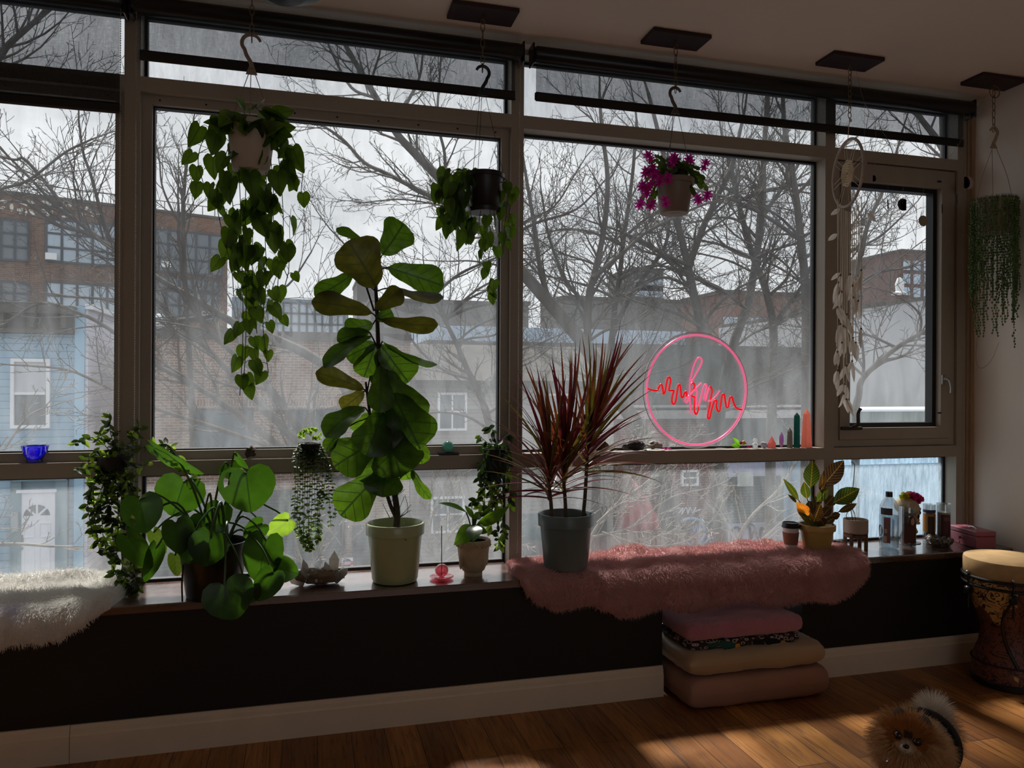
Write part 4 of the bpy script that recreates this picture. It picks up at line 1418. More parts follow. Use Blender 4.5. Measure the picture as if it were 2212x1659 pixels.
M_plate = pm('dark_stained_board', '2a1512', 0.55, var=0.25, vscale=12, stretch=(1, 6, 1))
M_link = pm('antique_brass_chain', '6b5a42', 0.4, 0.7)
M_soil = pm('potting_soil', '1d150f', 0.95, bump=0.6, bscale=120)
M_hookg = pm('taupe_plastic_hanger', '8a786c', 0.5)
M_hookd = pm('dark_green_plastic_hanger', '15181a', 0.4)
M_hookb = pm('brown_plastic_hanger', '4a3f38', 0.5)
M_hookw = pm('beige_plastic_hanger', '94836f', 0.5)

def plate(px, py, label):
    c = atz(px, py, ZC)
    t = thing('ceiling_plate', (c.x, c.y, ZC - 0.016), label, 'board', 'boards on the ceiling that the hanging chains are fixed to')
    mb = MB(); mb.obox((c.x, c.y, ZC - 0.008), (0.255, 0.125, 0.016), bev=0.002)
    mb.build('board', M_plate, t, smooth=False)
    mb = MB(); mb.tube([(c.x, c.y, ZC - 0.016), (c.x, c.y, ZC - 0.03)], 0.003, 6)
    mb.tube([(c.x + 0.009 * cos(2 * pi * i / 12), c.y, ZC - 0.038 + 0.009 * sin(2 * pi * i / 12)) for i in range(12)], 0.0022, 6, closed=True)
    mb.build('eye_hook', M_link, t)
    return c

def chain(c, zend, label, n=None, ring=False):
    L = 0.036
    z = ZC - 0.042
    mb = MB()
    k = 0
    H = z - zend
    n = n or max(2, round(H / 0.030))
    st = H / n
    for k in range(n):
        zc = z - st * (k + 0.5)
        h, w = st * 0.5 + 0.003, 0.0075
        pts = []
        for i in range(16):
            a = 2 * pi * i / 16
            x, y = w * cos(a), h * sin(a)
            pts.append((c.x + (x if k % 2 == 0 else 0), c.y + (0 if k % 2 == 0 else x), zc + y))
        mb.tube(pts, 0.0016, 5, closed=True)
    if ring:
        mb.tube([(c.x + 0.028 * cos(2 * pi * i / 28), c.y - 0.004, ZC - 0.055 + 0.028 * sin(2 * pi * i / 28)) for i in range(28)], 0.0022, 6, closed=True)
    o = mb.build('chain', M_link)
    return tag(o, label, 'chain', 'chains carrying the hanging baskets')

def hook(parent, top, hgt, mat, flip=1):
    """flat plastic hanger: question-mark hook over a flared foot."""
    x, y, z = top
    r = hgt * 0.24
    pts, rad = [], []
    for i in range(13):
        a = radians(20 + i * 205 / 12)
        pts.append((x + flip * (-0.001 + r * cos(a)), y, z - r * 0.75 + r * sin(a)))
        rad.append(0.005 + 0.0015 * min(1, i / 4))
    pts += [(x - flip * r * 0.55, y, z - hgt * 0.50), (x - flip * r * 0.05, y, z - hgt * 0.70), (x, y, z - hgt * 0.85)]
    rad += [0.0070, 0.0075, 0.009]
    mb = MB(); mb.tube(smooth_path(pts, 2), [rad[min(len(rad) - 1, i // 2)] for i in range(len(pts) * 2 - 1)], 8)
    mb.prism([(-0.008, 0), (0.008, 0), (0.019, -hgt * 0.22), (-0.019, -hgt * 0.22)], (x, y - 0.003, z - hgt * 0.78), (1, 0, 0), (0, 0, 1), (0, 1, 0), 0.006)
    return mb.build('hook', mat, parent)

def wires(parent, apex, ctr, rr, zrim, mat, r=0.0014, bow=0.0):
    for q in range(3):
        a = radians(100 + 120 * q)
        e = Vector((ctr.x + rr * cos(a), ctr.y + rr * sin(a), zrim))
        s0 = Vector((apex[0] + 0.012 * (cos(a)), apex[1], apex[2]))
        m = s0.lerp(e, 0.55) + Vector((cos(a), sin(a), 0)) * bow
        mb = MB(); mb.tube(smooth_path([s0, m, e], 5), r, 5)
        mb.build('hanger_wire', mat, parent)

def pot_lathe(mb, c, rt, rb, zt, zb, lip=0.02, th=0.004, rim=0.004, n=36):
    mb.lathe([(0, zb), (rb - 0.004, zb), (rb, zb + 0.004), (lerp(rb, rt, 0.98 - lip / (zt - zb)), zt - lip), (rt + rim, zt - lip), (rt + rim, zt - 0.003), (rt + rim - 0.003, zt), (rt - th, zt), (rt - th - 0.002, zt - 0.01), (lerp(rb, rt, 0.8) - th, lerp(zb, zt, 0.8)), (0, lerp(zb, zt, 0.8))], (c[0], c[1], 0), n)

def facing(mid, ax, roll):
    n = (CAM - mid).normalized()
    n = (n - ax * n.dot(ax)).normalized()
    n.rotate(Matrix.Rotation(roll, 3, ax))
    return n

def leafpx(mb, b, tp, Yb, Yt, wpx, roll=0.0, prof=OVATE, kind='strip', **kw):
    p0, p1 = at(b[0], b[1], Yb), at(tp[0], tp[1], Yt)
    mid = (p0 + p1) / 2
    w = wpx / ppm(mid)
    n = facing(mid, (p1 - p0).normalized(), roll)
    if kind == 'strip':
        mb.strip_leaf(p0, p1, n, w, prof, **kw)
    else:
        mb.heart_leaf(p0, p1, n, w, prof, **kw)
    return p0

# plates
plate_lab = ['dark board on the ceiling above the dark hanging basket', 'dark board on the ceiling above the pink flowering basket', 'dark board on the ceiling above the dreamcatcher', 'dark board on the ceiling in the corner above the string of pearls']
PC = [plate(px, py, l) for (px, py), l in zip(((1043, 25), (1460, 81), (1836, 129), (2147, 173)), plate_lab)]
c1 = at(546, 60, YH); c1 = Vector((c1.x, YH, ZC))
P1c = plate(556, -52, 'dark board on the ceiling above the longest trailing basket')
P1c = Vector((at(545, 60, YH).x, P1c.y, ZC))

# --- basket 1: long trailing pothos in the first bay
M_poth = leaf_mat('pothos_leaf', '28421a', '6d8c1a', 0.42, 0.48, vein='45651f', vein_w=0.05)
M_stem = pm('brown_green_vine', '39351c', 0.6)
M_potcream = pm('cream_basket_pot', 'b3a898', 0.5)
hz = at(540, 92, YH).z
tchain = chain(P1c, hz - 0.006, 'brass chain above the longest trailing pothos')
cx, yy = P1c.x, P1c.y
pt1 = at(546, 262, yy); pb1 = at(546, 372, yy)
t = thing('hanging_pothos', (cx, yy, pb1.z), 'heart-leaved pothos trailing longest, in a cream hanging pot before the middle window', 'hanging plant', 'hanging baskets')
hook(t, (cx, yy, hz + 0.012), 0.13, M_hookg)
wires(t, (cx, yy, hz - 0.115), Vector((cx, yy, 0)), 0.075, pt1.z - 0.012, M_hookg)
mb = MB(); pot_lathe(mb, (cx, yy), 0.082, 0.062, pt1.z - 0.01, pb1.z); mb.build('pot', M_potcream, t)
mb = MB(); mb.lathe([(0, 0.004), (0.076, 0)], (cx, yy, pt1.z - 0.018), 24); mb.build('soil', M_soil, t)

def trail(parent, pts, Y, mat, size0, size1, every, rnd_, kind='heart', outl=HEART, stemr=0.0014, jit=10, start=0.0, flop=0.6):
    """one trailing vine drawn through pixel points with leaves hanging off it."""
    P = smooth_path([at(x, y, Y + (i > 0) * rnd_.uniform(-0.03, 0.03)) for i, (x, y) in enumerate(pts)], 6)
    mb = MB(); mb.tube(P, stemr, 5, cap=False)
    v = mb.build('vine', M_stem, parent)
    L = [0]
    for a, b in zip(P, P[1:]):
        L.append(L[-1] + (b - a).length)
    s = start * L[-1] + every * 0.3
    k = 0
    lm = MB()
    while s < L[-1] + every * 0.4:
        ss = min(s, L[-1])
        j = max(i for i in range(len(L)) if L[i] <= ss + 1e-9)
        j = min(j, len(P) - 2)
        p = P[j].lerp(P[j + 1], (ss - L[j]) / max(1e-6, L[j + 1] - L[j]))
        f = ss / L[-1]
        sz = lerp(size0, size1, f) * rnd_.uniform(0.75, 1.15)
        a = rnd_.uniform(0, 2 * pi)
        out = Vector((cos(a), sin(a) * 0.7, rnd_.uniform(-0.2, 0.35))).normalized()
        q = p + out * sz * rnd_.uniform(0.3, 0.7)
        lm.tube(smooth_path([p, p.lerp(q, 0.5) + Vector((0, 0, sz * 0.12)), q], 3), stemr * 0.7, 4, cap=False)
        d = (out * (1 - flop) * 0.8 + Vector((rnd_.uniform(-.25, .25), rnd_.uniform(-.2, .2), -flop - 0.25))).normalized()
        nn = (CAM - q).normalized() * rnd_.choice((1, 1, -1)) + Vector((rnd_.uniform(-1, 1), rnd_.uniform(-1, 1), rnd_.uniform(-.4, .8))) * 0.9
        if kind == 'heart':
            lm.heart_leaf(q, q + d * sz, nn, sz * 0.86, outl, cup=rnd_.uniform(0.1, 0.45), droop=rnd_.uniform(0.05, 0.3), wave=0.02, seed=k, rings=3)
        else:
            lm.strip_leaf(q, q + d * sz, nn, sz * 0.45, outl, ns=6, cup=0.25, droop=-0.08)
        s += every * rnd_.uniform(0.75, 1.25)
        k += 1
    lm.build('leaves', mat, v)
    return v
R1 = random.Random(21)
for pts in ([(505, 285), (470, 262), (440, 300), (428, 345), (436, 385), (450, 425)], [(520, 300), (516, 360), (519, 430), (523, 560), (525, 700), (522, 790), (518, 855)],
            [(535, 300), (531, 400), (530, 500), (532, 650), (530, 760), (527, 815)], [(560, 300), (575, 380), (572, 480), (575, 600), (568, 690), (574, 760), (580, 805)],
            [(595, 290), (606, 380), (612, 480), (606, 560), (600, 620), (603, 690)], [(590, 280), (625, 290), (642, 320), (655, 350), (650, 420)],
            [(545, 300), (548, 420), (545, 560), (548, 660), (555, 720)], [(500, 300), (480, 360), (468, 430), (480, 500), (500, 580), (505, 640)],
            [(510, 290), (492, 340), (500, 420), (512, 520), (513, 600)], [(580, 300), (590, 400), (592, 500), (610, 570), (622, 600)]):
    trail(t, pts, yy, M_poth, 0.078, 0.050, 0.050, R1)
mb = MB()
for i in range(26):
    a = R1.uniform(-pi, 0.3) if i < 18 else R1.uniform(0, 2 * pi); r = R1.uniform(0.05, 0.10)
    p = Vector((cx + r * cos(a), yy + r * sin(a), pt1.z + R1.uniform(-0.06, 0.03)))
    d = Vector((cos(a), sin(a), R1.uniform(-1.0, 0.5))).normalized()
    sz = R1.uniform(0.055, 0.085)
    mb.heart_leaf(p, p + d * sz, (CAM - p).normalized() + Vector((R1.uniform(-.8, .8), 0, R1.uniform(-.4, 1))), sz * 0.9, HEART, cup=0.2, droop=0.15, rings=3)
mb.build('leaves', M_poth, t)

# --- basket 2: dark pot beside the second mullion
hz = at(1041, 152, PC[0].y).z
chain(PC[0], hz - 0.006, 'brass chain above the dark hanging basket')
cx, yy = PC[0].x, PC[0].y
pt1, pb1 = at(1046, 376, yy), at(1046, 460, yy)
w = 1 / ppm(pt1)
cxp = at(1047, 400, yy).x
t = thing('hanging_pothos', (cxp, yy, pb1.z), 'wilting pothos in a near-black hanging pot next to the second mullion', 'hanging plant', 'hanging baskets')
hook(t, (cx, yy, hz + 0.010), 0.105, M_hookd, -1)
wires(t, (cx, yy, hz - 0.09), Vector((cxp, yy, 0)), 41 * w, pt1.z - 0.008, M_hookd, 0.001)
mb = MB(); pot_lathe(mb, (cxp, yy), 41 * w, 31 * w, pt1.z, pb1.z + 0.012, 0.018); mb.lathe([(0, pb1.z), (34 * w, pb1.z), (36 * w, pb1.z + 0.016), (33 * w, pb1.z + 0.016), (0, pb1.z + 0.012)], (cxp, yy, 0), 32)
mb.build('pot', pm('near_black_plum_pot', '140f10', 0.4), t)
mb = MB(); mb.lathe([(0, 0.004), (38 * w, 0)], (cxp, yy, pt1.z - 0.012), 24); mb.build('soil', M_soil, t)
R2 = random.Random(33)
for pts in ([(1020, 378), (985, 366), (962, 395), (955, 440), (968, 490)], [(1015, 380), (1000, 400), (985, 450), (995, 490), (1005, 510)], [(1010, 378), (975, 375), (965, 420), (972, 470)],
            [(1020, 380), (1012, 420), (1018, 470), (1022, 505)], [(1085, 380), (1098, 400), (1095, 450), (1090, 490), (1085, 540)], [(1060, 440), (1058, 480), (1062, 520), (1055, 560), (1060, 600), (1050, 640)],
            [(1075, 385), (1100, 410), (1103, 440), (1097, 480)], [(1040, 450), (1035, 480), (1045, 520), (1050, 550)]):
    trail(t, pts, yy - 0.03, M_poth, 0.062, 0.042, 0.034, R2, start=0.1, flop=0.8)
mb = MB()
for i in range(22):
    p = at(R2.uniform(960, 1015), R2.uniform(385, 500), yy - R2.uniform(-0.02, 0.09))
    sz = R2.uniform(0.05, 0.08)
    mb.heart_leaf(p, p + Vector((R2.uniform(-.5, .2), R2.uniform(-.3, .3), -1)).normalized() * sz, (CAM - p).normalized() + Vector((R2.uniform(-1, 1), 0, R2.uniform(-.2, .6))), sz * 0.8, HEART, cup=0.35, droop=0.2, rings=3)
mb.build('leaves', M_poth, t)

# --- basket 3: pink holiday cactus
hz = at(1450, 197, PC[1].y).z
chain(PC[1], hz - 0.004, 'brass chain above the pink flowering basket')
cx, yy = PC[1].x, PC[1].y
pt1, pb1 = at(1457, 388, yy), at(1457, 462, yy)
w = 1 / ppm(pt1); cxp = at(1457, 400, yy).x
t = thing('hanging_cactus', (cxp, yy, pb1.z), 'beige hanging pot of holiday cactus in magenta bloom', 'hanging plant', 'hanging baskets')
hook(t, (cx, yy, hz + 0.010), 0.10, M_hookb)
wires(t, (cx, yy, hz - 0.085), Vector((cxp, yy, 0)), 38 * w, pt1.z - 0.006, M_hookb, 0.0012)
mb = MB(); pot_lathe(mb, (cxp, yy), 40 * w, 31 * w, pt1.z, pb1.z, 0.022)
mb.lathe([(0, pb1.z - 0.002), (14 * w, pb1.z - 0.002), (18 * w, pb1.z + 0.001)], (cxp, yy, 0), 28)
mb.build('pot', pm('beige_plastic_pot', '7d6f60', 0.45), t)
mb = MB(); mb.lathe([(0, 0.01), (36 * w, 0)], (cxp, yy, pt1.z - 0.012), 24); mb.build('soil', M_soil, t)
M_cact = leaf_mat('cactus_segment', '23351a', '6f8a24', 0.4, 0.35)
M_mag = leaf_mat('magenta_petal', 'c4189a', 'f03cc0', 0.4, 0.5, var=0.2)
R3_ = random.Random(8)
SEG = [(0, .25), (.2, .8), (.35, .75), (.55, 1.0), (.8, .95), (1, .4)]
ends = [(1402, 350), (1415, 338), (1432, 350), (1450, 335), (1470, 345), (1490, 345), (1510, 365), (1522, 385), (1505, 395), (1400, 370), (1395, 390), (1390, 410), (1385, 430), (1398, 442), (1410, 430), (1420, 420), (1438, 425), (1500, 420), (1527, 410), (1515, 405), (1480, 350), (1440, 345), (1462, 360), (1495, 370), (1425, 365)]
flow = [(1395, 372), (1388, 402), (1396, 415), (1383, 440), (1407, 442), (1437, 436), (1455, 342), (1452, 352), (1490, 345), (1508, 430), (1528, 422), (1523, 356), (1410, 365), (1415, 378), (1425, 390), (1443, 385), (1403, 402), (1402, 338)]
for q, (ex_, ey_) in enumerate(ends):
    s0 = at(1457 + R3_.uniform(-24, 24), 386, yy + R3_.uniform(-0.05, 0.05))
    e0 = at(ex_, ey_, yy + R3_.uniform(-0.09, 0.05))
    m0 = s0.lerp(e0, 0.5) + Vector((0, 0, 0.035 + 0.02 * (ey_ > 390)))
    P = smooth_path([s0, m0, e0], 3)
    mb = MB()
    for a, b_ in zip(P[::1], P[1::1]):
        d = b_ - a
        mb.strip_leaf(a, b_ + d * 0.15, (CAM - a).normalized() + Vector((R3_.uniform(-.9, .9), 0, R3_.uniform(-.5, .9))), 0.020, SEG, ns=6, cup=0.2)
    mb.build('stem_segments', M_cact, t)
for q, (fx_, fy_) in enumerate(flow):
    c = at(fx_, fy_, yy - R3_.uniform(0.02, 0.09))
    d = (at(fx_, fy_, yy - 0.2) - c + Vector((R3_.uniform(-.1, .1), 0, -0.14 if fy_ > 360 else 0.1))).normalized()
    mb = MB()
    mb.tube([c - d * 0.025, c, c + d * 0.028], [0.005, 0.0045, 0.003], 6)
    for ringi, (nn_, l_, o_) in enumerate(((6, 0.022, -0.012), (7, 0.026, 0.008))):
        for i in range(nn_):
            a = 2 * pi * i / nn_ + ringi
            sd = d.orthogonal().normalized(); sd.rotate(Matrix.Rotation(a, 3, d))
            p0 = c + d * o_
            p1 = p0 + (sd * 0.9 + d * (-0.25 + 0.5 * ringi)).normalized() * l_
            mb.strip_leaf(p0, p1, d, 0.010, LANCE, ns=4, cup=0.3, droop=-0.1)
    mb.tube([c + d * 0.02, c + d * 0.042], 0.0008, 4)
    mb.build('flower', M_mag, t)

# --- dreamcatcher
hz = at(1836, 305, PC[2].y).z
zce = at(1836, 255, PC[2].y).z
chain(PC[2], zce, 'brass chain above the dreamcatcher', n=9)
cx, yy = PC[2].x, PC[2].y
cc = at(1831, 374, yy)
rad_ = 71 / ppm(cc)
t = thing('dreamcatcher', (cc.x, yy, cc.z), 'white dreamcatcher hoop with crochet centre, long cord tassels and feathers', 'dreamcatcher')
M_cord = pm('cream_cotton_cord', 'cfc3b0', 0.9)
M_wrap = pm('pink_grey_suede_wrap', 'a3948a', 0.9, var=0.1, vscale=60)
M_doily = pm('beige_crochet', 'c8b594', 0.9, bump=0.6, bscale=220)
M_bead = pm('brown_wood_bead', '6b4a30', 0.4)
M_feath = leaf_mat('white_feather', 'e4ddd2', 'efe8dc', 0.8, 0.45, var=0.08)
ta = radians(38)         # hoop turned about the vertical
hx = Vector((cos(ta) * 0.66, sin(ta), 0)).normalized()
def hp(x, z):
    return cc + hx * x + Vector((0, 0, z))
hx = Vector((0.50, 0.866, 0)) if False else Vector((cos(radians(-28) + radians(0)), sin(radians(-28)), 0))
vd = (CAM - cc); vd.z = 0; vd.normalize()
# apparent width of the hoop is 0.42 of its height: turn it away from the viewer
side = Vector((-vd.y, vd.x, 0))
hx = side * 0.42 + vd * 0.907
if hx.x < 0: hx = -hx
hx.normalize()
mb = MB(); mb.tube([hp(rad_ * cos(2 * pi * i / 48), rad_ * sin(2 * pi * i / 48)) for i in range(48)], 0.0062, 8, closed=True)
mb.build('hoop', M_wrap, t)
mb = MB(); mb.tube([hp(0, rad_), Vector((cx, yy, zce + 0.004))], 0.0016, 5)
mb.ball(Vector((cx + 0.006, yy, zce - 0.01)), (0.006, 0.004, 0.008), 8, 6)
mb.build('hanging_cord', M_cord, t)
rd = rad_ * 0.37
mb = MB()
for i in range(16):
    a = 2 * pi * i / 16
    mb.tube([hp(rd * cos(a), rd * sin(a)), hp(rad_ * cos(a + 0.12 * (1 if i % 2 else -1)), rad_ * sin(a + 0.12 * (1 if i % 2 else -1)))], 0.0011, 4)
mb.build('web', M_cord, t)
mb = MB()
nz = hx.cross(Vector((0, 0, 1)))
for q, rr_ in enumerate((0.22, 0.42, 0.62, 0.82, 1.0)):
    n_ = 30
    mb.tube([hp(rd * rr_ * cos(2 * pi * i / n_) * (1 + (0.08 if q == 4 else 0.03) * cos(8 * 2 * pi * i / n_)), rd * rr_ * sin(2 * pi * i / n_) * (1 + (0.08 if q == 4 else 0.03) * cos(8 * 2 * pi * i / n_))) for i in range(n_)], rd * 0.085, 6, closed=True)
mb.build('crochet_centre', M_doily, t)
R4 = random.Random(4)
def feather(p, d, L, wd):
    mb = MB()
    mb.strip_leaf(p, p + d * L, (CAM - p).normalized() + Vector((R4.uniform(-.7, .7), 0, R4.uniform(-.3, .3))), wd, [(0, .1), (.12, .6), (.3, 1), (.6, .9), (.85, .5), (1, .05)], ns=9, droop=R4.uniform(-.12, .12), cup=0.25, wave=0.03, seed=R4.random() * 9)
    mb.tube([p - d * 0.01, p + d * L * 0.95], 0.0008, 4)
    return mb
strand_px = [(1812, 440, 800), (1815, 440, 700), (1809, 430, 760), (1822, 452, 850), (1826, 455, 830), (1832, 457, 862), (1836, 458, 700), (1842, 455, 780), (1846, 452, 730), (1851, 446, 740), (1855, 440, 650), (1861, 425, 710), (1818, 445, 740), (1829, 456, 790)]
for (sx, sy0, sy1) in strand_px:
    y_ = yy + R4.uniform(-0.03, 0.03)
    p0, p1 = at(sx, sy0, y_), at(sx + R4.uniform(-4, 4), sy1, y_)
    p1.x = p0.x + R4.uniform(-0.006, 0.006)
    mb = MB(); mb.tube([p0, p0.lerp(p1, .5) + Vector((R4.uniform(-.003, .003), 0, 0)), p1], 0.0016, 5)
    s_ = mb.build('tassel_cord', M_cord, t)
    fz_ = R4.uniform(0.45, 0.8)
    for ff in (fz_, 1.0):
        p = p0.lerp(p1, ff)
        mb = MB(); mb.ball(p, (0.0045, 0.0045, 0.005), 8, 6); mb.build('wood_bead', M_bead, s_)
        for k in range(2):
            d = Vector((R4.uniform(-.45, .45), R4.uniform(-.3, .3), -1)).normalized()
            feather(p, d, R4.uniform(0.06, 0.10), R4.uniform(0.014, 0.026)).build('feather', M_feath, s_)
for (sx, sy) in ((1806, 460), (1800, 515), (1866, 470), (1806, 600)):
    p = at(sx + 8, sy - 10, yy)
    feather(p, Vector((-0.7 if sx < 1850 else .6, 0, -.5)).normalized(), 0.055, 0.022).build('feather', M_feath, t)

# --- moon garland strung from the dreamcatcher plate to the corner
yg = -0.13
t = thing('moon_garland', at(1950, 340, yg), 'fine silver garland of little moons and beads strung across the casement', 'garland')
M_thread = pm('silver_thread', '9c948a', 0.4, 0.5)
M_moond = pm('dark_tin_moon', '2a2622', 0.4, 0.6); M_moonp = pm('pale_shell_moon', '9a8a74', 0.4)
gp = [(1848, 150), (1868, 222), (1900, 275), (1940, 333), (1952, 340), (1995, 362), (2036, 350), (2062, 326), (2078, 300), (2110, 240), (2130, 205)]
mb = MB(); mb.tube(smooth_path([at(x, y, yg if 0 < i < 9 else YH + 0.02) for i, (x, y) in enumerate(gp)], 5), 0.0006, 4); mb.build('thread', M_thread, t)
def moon_poly(r, phase):
    n = 18
    out = [(r * cos(a), r * sin(a)) for a in [radians(-110 + 220 * i / n + 180) for i in range(n + 1)]]
    inn = [(r * phase + r * 0.9 * cos(a) * 0.9, r * 0.94 * sin(a)) for a in [radians(110 - 220 * i / n + 180) for i in range(n + 1)]]
    return out + inn
drops = [(1868, 222, 350, 'c'), (1892, 265, 386, 'c'), (1919, 312, 437, 's'), (1951, 342, 442, 'm'), (1995, 362, 477, 'f'), (2036, 350, 447, 's'), (2068, 310, 425, 's'), (2093, 290, 395, 'p')]
for (x, y0, y1, k) in drops:
    a, b_ = at(x, y0, yg), at(x, y1, yg); b_.x = a.x
    mb = MB(); mb.tube([a, b_], 0.0005, 4)
    n = int((a.z - b_.z) / 0.012)
    for i in range(n):
        mb.ball(a.lerp(b_, (i + .5) / n), 0.0013, 5, 4)
    mb.build('bead_string', M_thread, t)
    mb = MB()
    if k == 'm':
        mb.prism(moon_poly(0.028, 0.42), b_ + Vector((0, 0, 0)), (1, 0, 0), (0, 0, 1), (0, 1, 0), 0.0016); mt_ = M_moond
    elif k == 'f':
        mb.prism([(0.025 * cos(2 * pi * i / 28), 0.025 * sin(2 * pi * i / 28)) for i in range(28)], b_, (1, 0, 0), (0, 0, 1), (0, 1, 0), 0.0016); mt_ = M_moonp
    elif k == 'p':
        mb.prism(moon_poly(0.030, 0.55), b_, (-1, 0, 0), (0, 0, 1), (0, 1, 0), 0.0016); mt_ = pm('pale_pink_moon', 'b09a92', 0.4)
    elif k == 'c':
        mb.prism(moon_poly(0.016, 0.6), b_, (-1, 0, 0), (0, 0, 1), (0, 1, 0), 0.0014); mt_ = M_thread
    else:
        mb.prism([(0.003, 0.012), (0.002, -0.03), (-0.002, -0.03), (-0.003, 0.012)], b_, (1, 0, 0), (0, 0, 1), (0, 1, 0), 0.002); mt_ = M_moond
    mb.build('moon', mt_, t)

# --- string of pearls in the corner
hz = at(2143, 282, PC[3].y).z
chain(PC[3], hz - 0.004, 'brass chain with a split ring, in the corner', ring=True)
cx, yy = PC[3].x, PC[3].y
cxp = at(2147, 430, yy).x
pt1, pb1 = at(2147, 432, yy), at(2147, 505, yy)
w = 1 / ppm(pt1)
cxp = min(cxp, XR - 0.10)
t = thing('string_of_pearls', (cxp, yy, pb1.z), 'string-of-pearls plant falling like a curtain from a beige pot in the corner', 'hanging plant', 'hanging baskets')
hook(t, (cx, yy, hz + 0.008), 0.088, M_hookw, -1)
wires(t, (cx, yy, hz - 0.07), Vector((cxp, yy, 0)), 38 * w, pt1.z, M_hookw, 0.0016, 0.01)
mb = MB(); pot_lathe(mb, (cxp, yy), 39 * w, 31 * w, pt1.z, pb1.z, 0.02); mb.build('pot', pm('beige_ceramic_pot', 'a89a88', 0.5), t)
mb = MB(); mb.lathe([(0, 0.01), (36 * w, 0)], (cxp, yy, pt1.z - 0.01), 24); mb.build('soil', M_soil, t)
M_pearl = pm('green_pearl_leaf', '4f6a35', 0.35, var=0.35, vscale=30)
R5 = random.Random(5)
for i in range(78):
    a = 2 * pi * i / 78 + R5.uniform(-.05, .05)
    r = 41 * w * R5.uniform(0.97, 1.08)
    front = 1.0 if sin(a) < 0.3 else 0.8
    left = cos(a)
    L = R5.uniform(0.42, 0.60) * (1.08 if left < -0.3 else 0.98) * front
    if i % 9 == 4:
        L *= 0.55
    if i == 60: L = 0.69
    p = Vector((cxp + r * cos(a) , yy + r * sin(a), pt1.z + 0.008))
    mb = MB()
    pts = [Vector((cxp + r * .75 * cos(a), yy + r * .75 * sin(a), pt1.z + 0.004)), p]
    nb = int(L / 0.0125)
    cur = p.copy()
    for k in range(nb):
        cur = cur + Vector((R5.uniform(-.0012, .0012), R5.uniform(-.0012, .0012), -0.0125))
        if k % 8 == 7: pts.append(cur.copy())
        q = cur + Vector((R5.uniform(-.005, .005), R5.uniform(-.005, .005), 0))
        rr_ = R5.uniform(0.0042, 0.0066)
        k0 = len(mb.v)
        for dx, dy, dz in ((rr_, 0, 0), (-rr_, 0, 0), (0, rr_, 0), (0, -rr_, 0), (0, 0, rr_ * 1.2), (0, 0, -rr_ * 1.2)):
            mb.v.append((q.x + dx, q.y + dy, q.z + dz))
        for f in ((0, 2, 4), (2, 1, 4), (1, 3, 4), (3, 0, 4), (2, 0, 5), (1, 2, 5), (3, 1, 5), (0, 3, 5)):
            mb.q(*[k0 + j for j in f])
    mb.tube(pts + [cur], 0.0007, 3, cap=False)
    mb.build('strand', M_pearl, t, angle=80)
mb = MB(); a, b_, c = at(2120, 740, yy), at(2112, 800, yy), at(2160, 735, yy)
mb.tube(smooth_path([at(2115, 700, yy), at(2108, 770, yy), at(2118, 795, yy), at(2140, 780, yy), at(2158, 740, yy)], 5), 0.0008, 4); mb.build('dry_strand', pm('dry_brown_strand', '6d5a48', 0.8), t)

# --- dark blue dish pendant near the viewer, only its lower edge in frame
c = at(613, -28, -1.0)
rr_ = 84 / ppm(c)
t = thing('pendant_dish', (c.x, c.y, c.z - 0.05), 'dark navy dish-shaped pendant hanging at the top edge near the first basket', 'pendant')
mb = MB(); mb.lathe([(0.0, -rr_ * .30), (rr_ * .45, -rr_ * .28), (rr_ * .62, -rr_ * .18), (rr_ * .66, -rr_ * .16), (rr_ * .88, -rr_ * .06), (rr_, 0.0), (rr_ * 1.01, 0.012), (rr_ * .97, 0.016), (rr_ * .6, 0.06), (rr_ * .2, 0.11), (0, 0.115)], c, 48)
mb.build('dish', pm('navy_lacquer', '121a26', 0.35), t)
mb = MB(); mb.tube([c + Vector((0, 0, .1)), Vector((c.x, c.y, ZC))], 0.004, 6); mb.build('cord', M_blk, t)
# ------------------------------------------------------------------ big plants on the shelf
M_fig = leaf_mat('fiddle_leaf', '1d3018', '5f8418', 0.30, 0.45, vein='3d5a26', vein_w=0.05, side=5, var=0.3, spec=0.45)
M_figbrown = leaf_mat('bronzed_fiddle_leaf', '2f2f14', '5f5c18', 0.36, 0.5, vein='4c4c24', vein_w=0.05, side=5, var=0.35)
M_twood = pm('dark_plant_stem', '2a2018', 0.8, bump=0.4, bscale=150)
c = atz(853, 1254, ZS)
Yf = c.y
t = thing('fiddle_leaf_fig', (c.x, c.y, ZS), 'tall fiddle-leaf fig in a pale green pot, the largest plant on the shelf', 'potted plant', 'plants standing on the window shelf')
s = ppm(c)
zt_ = at(853, 1128, Yf).z
def round_pot(t, c, rt, rb, zt, mat, squash=0.0, n=44, lip=0.03, rounded=0.012):
    mb = MB()
    zb = c.z if hasattr(c, 'z') else c[2]
    H = zt - zb
    wob = (lambda a, z: 1 + squash * (cos(4 * a + 0.6)) * 0.5) if squash else None
    mb.lathe([(0, zb), (rb - rounded, zb), (rb - rounded * .3, zb + rounded * .3), (rb, zb + rounded), (lerp(rb, rt, (H - lip) / H), zt - lip), (rt + 0.004, zt - lip + 0.003), (rt + 0.005, zt - 0.003), (rt + 0.003, zt), (rt - 0.002, zt), (rt - 0.005, zt - 0.004), (lerp(rb, rt, .7) - 0.006, lerp(zb, zt, .72)), (0, lerp(zb, zt, .72))], (c[0], c[1], 0), n, wob=wob)
    return mb.build('pot', mat, t)
round_pot(t, c, 60 / s, 49 / s, zt_, pm('pale_sage_green_pot', 'a3ad83', 0.28, spec=0.6), lip=0.045)
mb = MB(); mb.lathe([(0, 0.006), (53 / s, 0)], (c.x, c.y, lerp(ZS, zt_, .8)), 28); mb.build('soil', M_soil, t)
mb = MB()
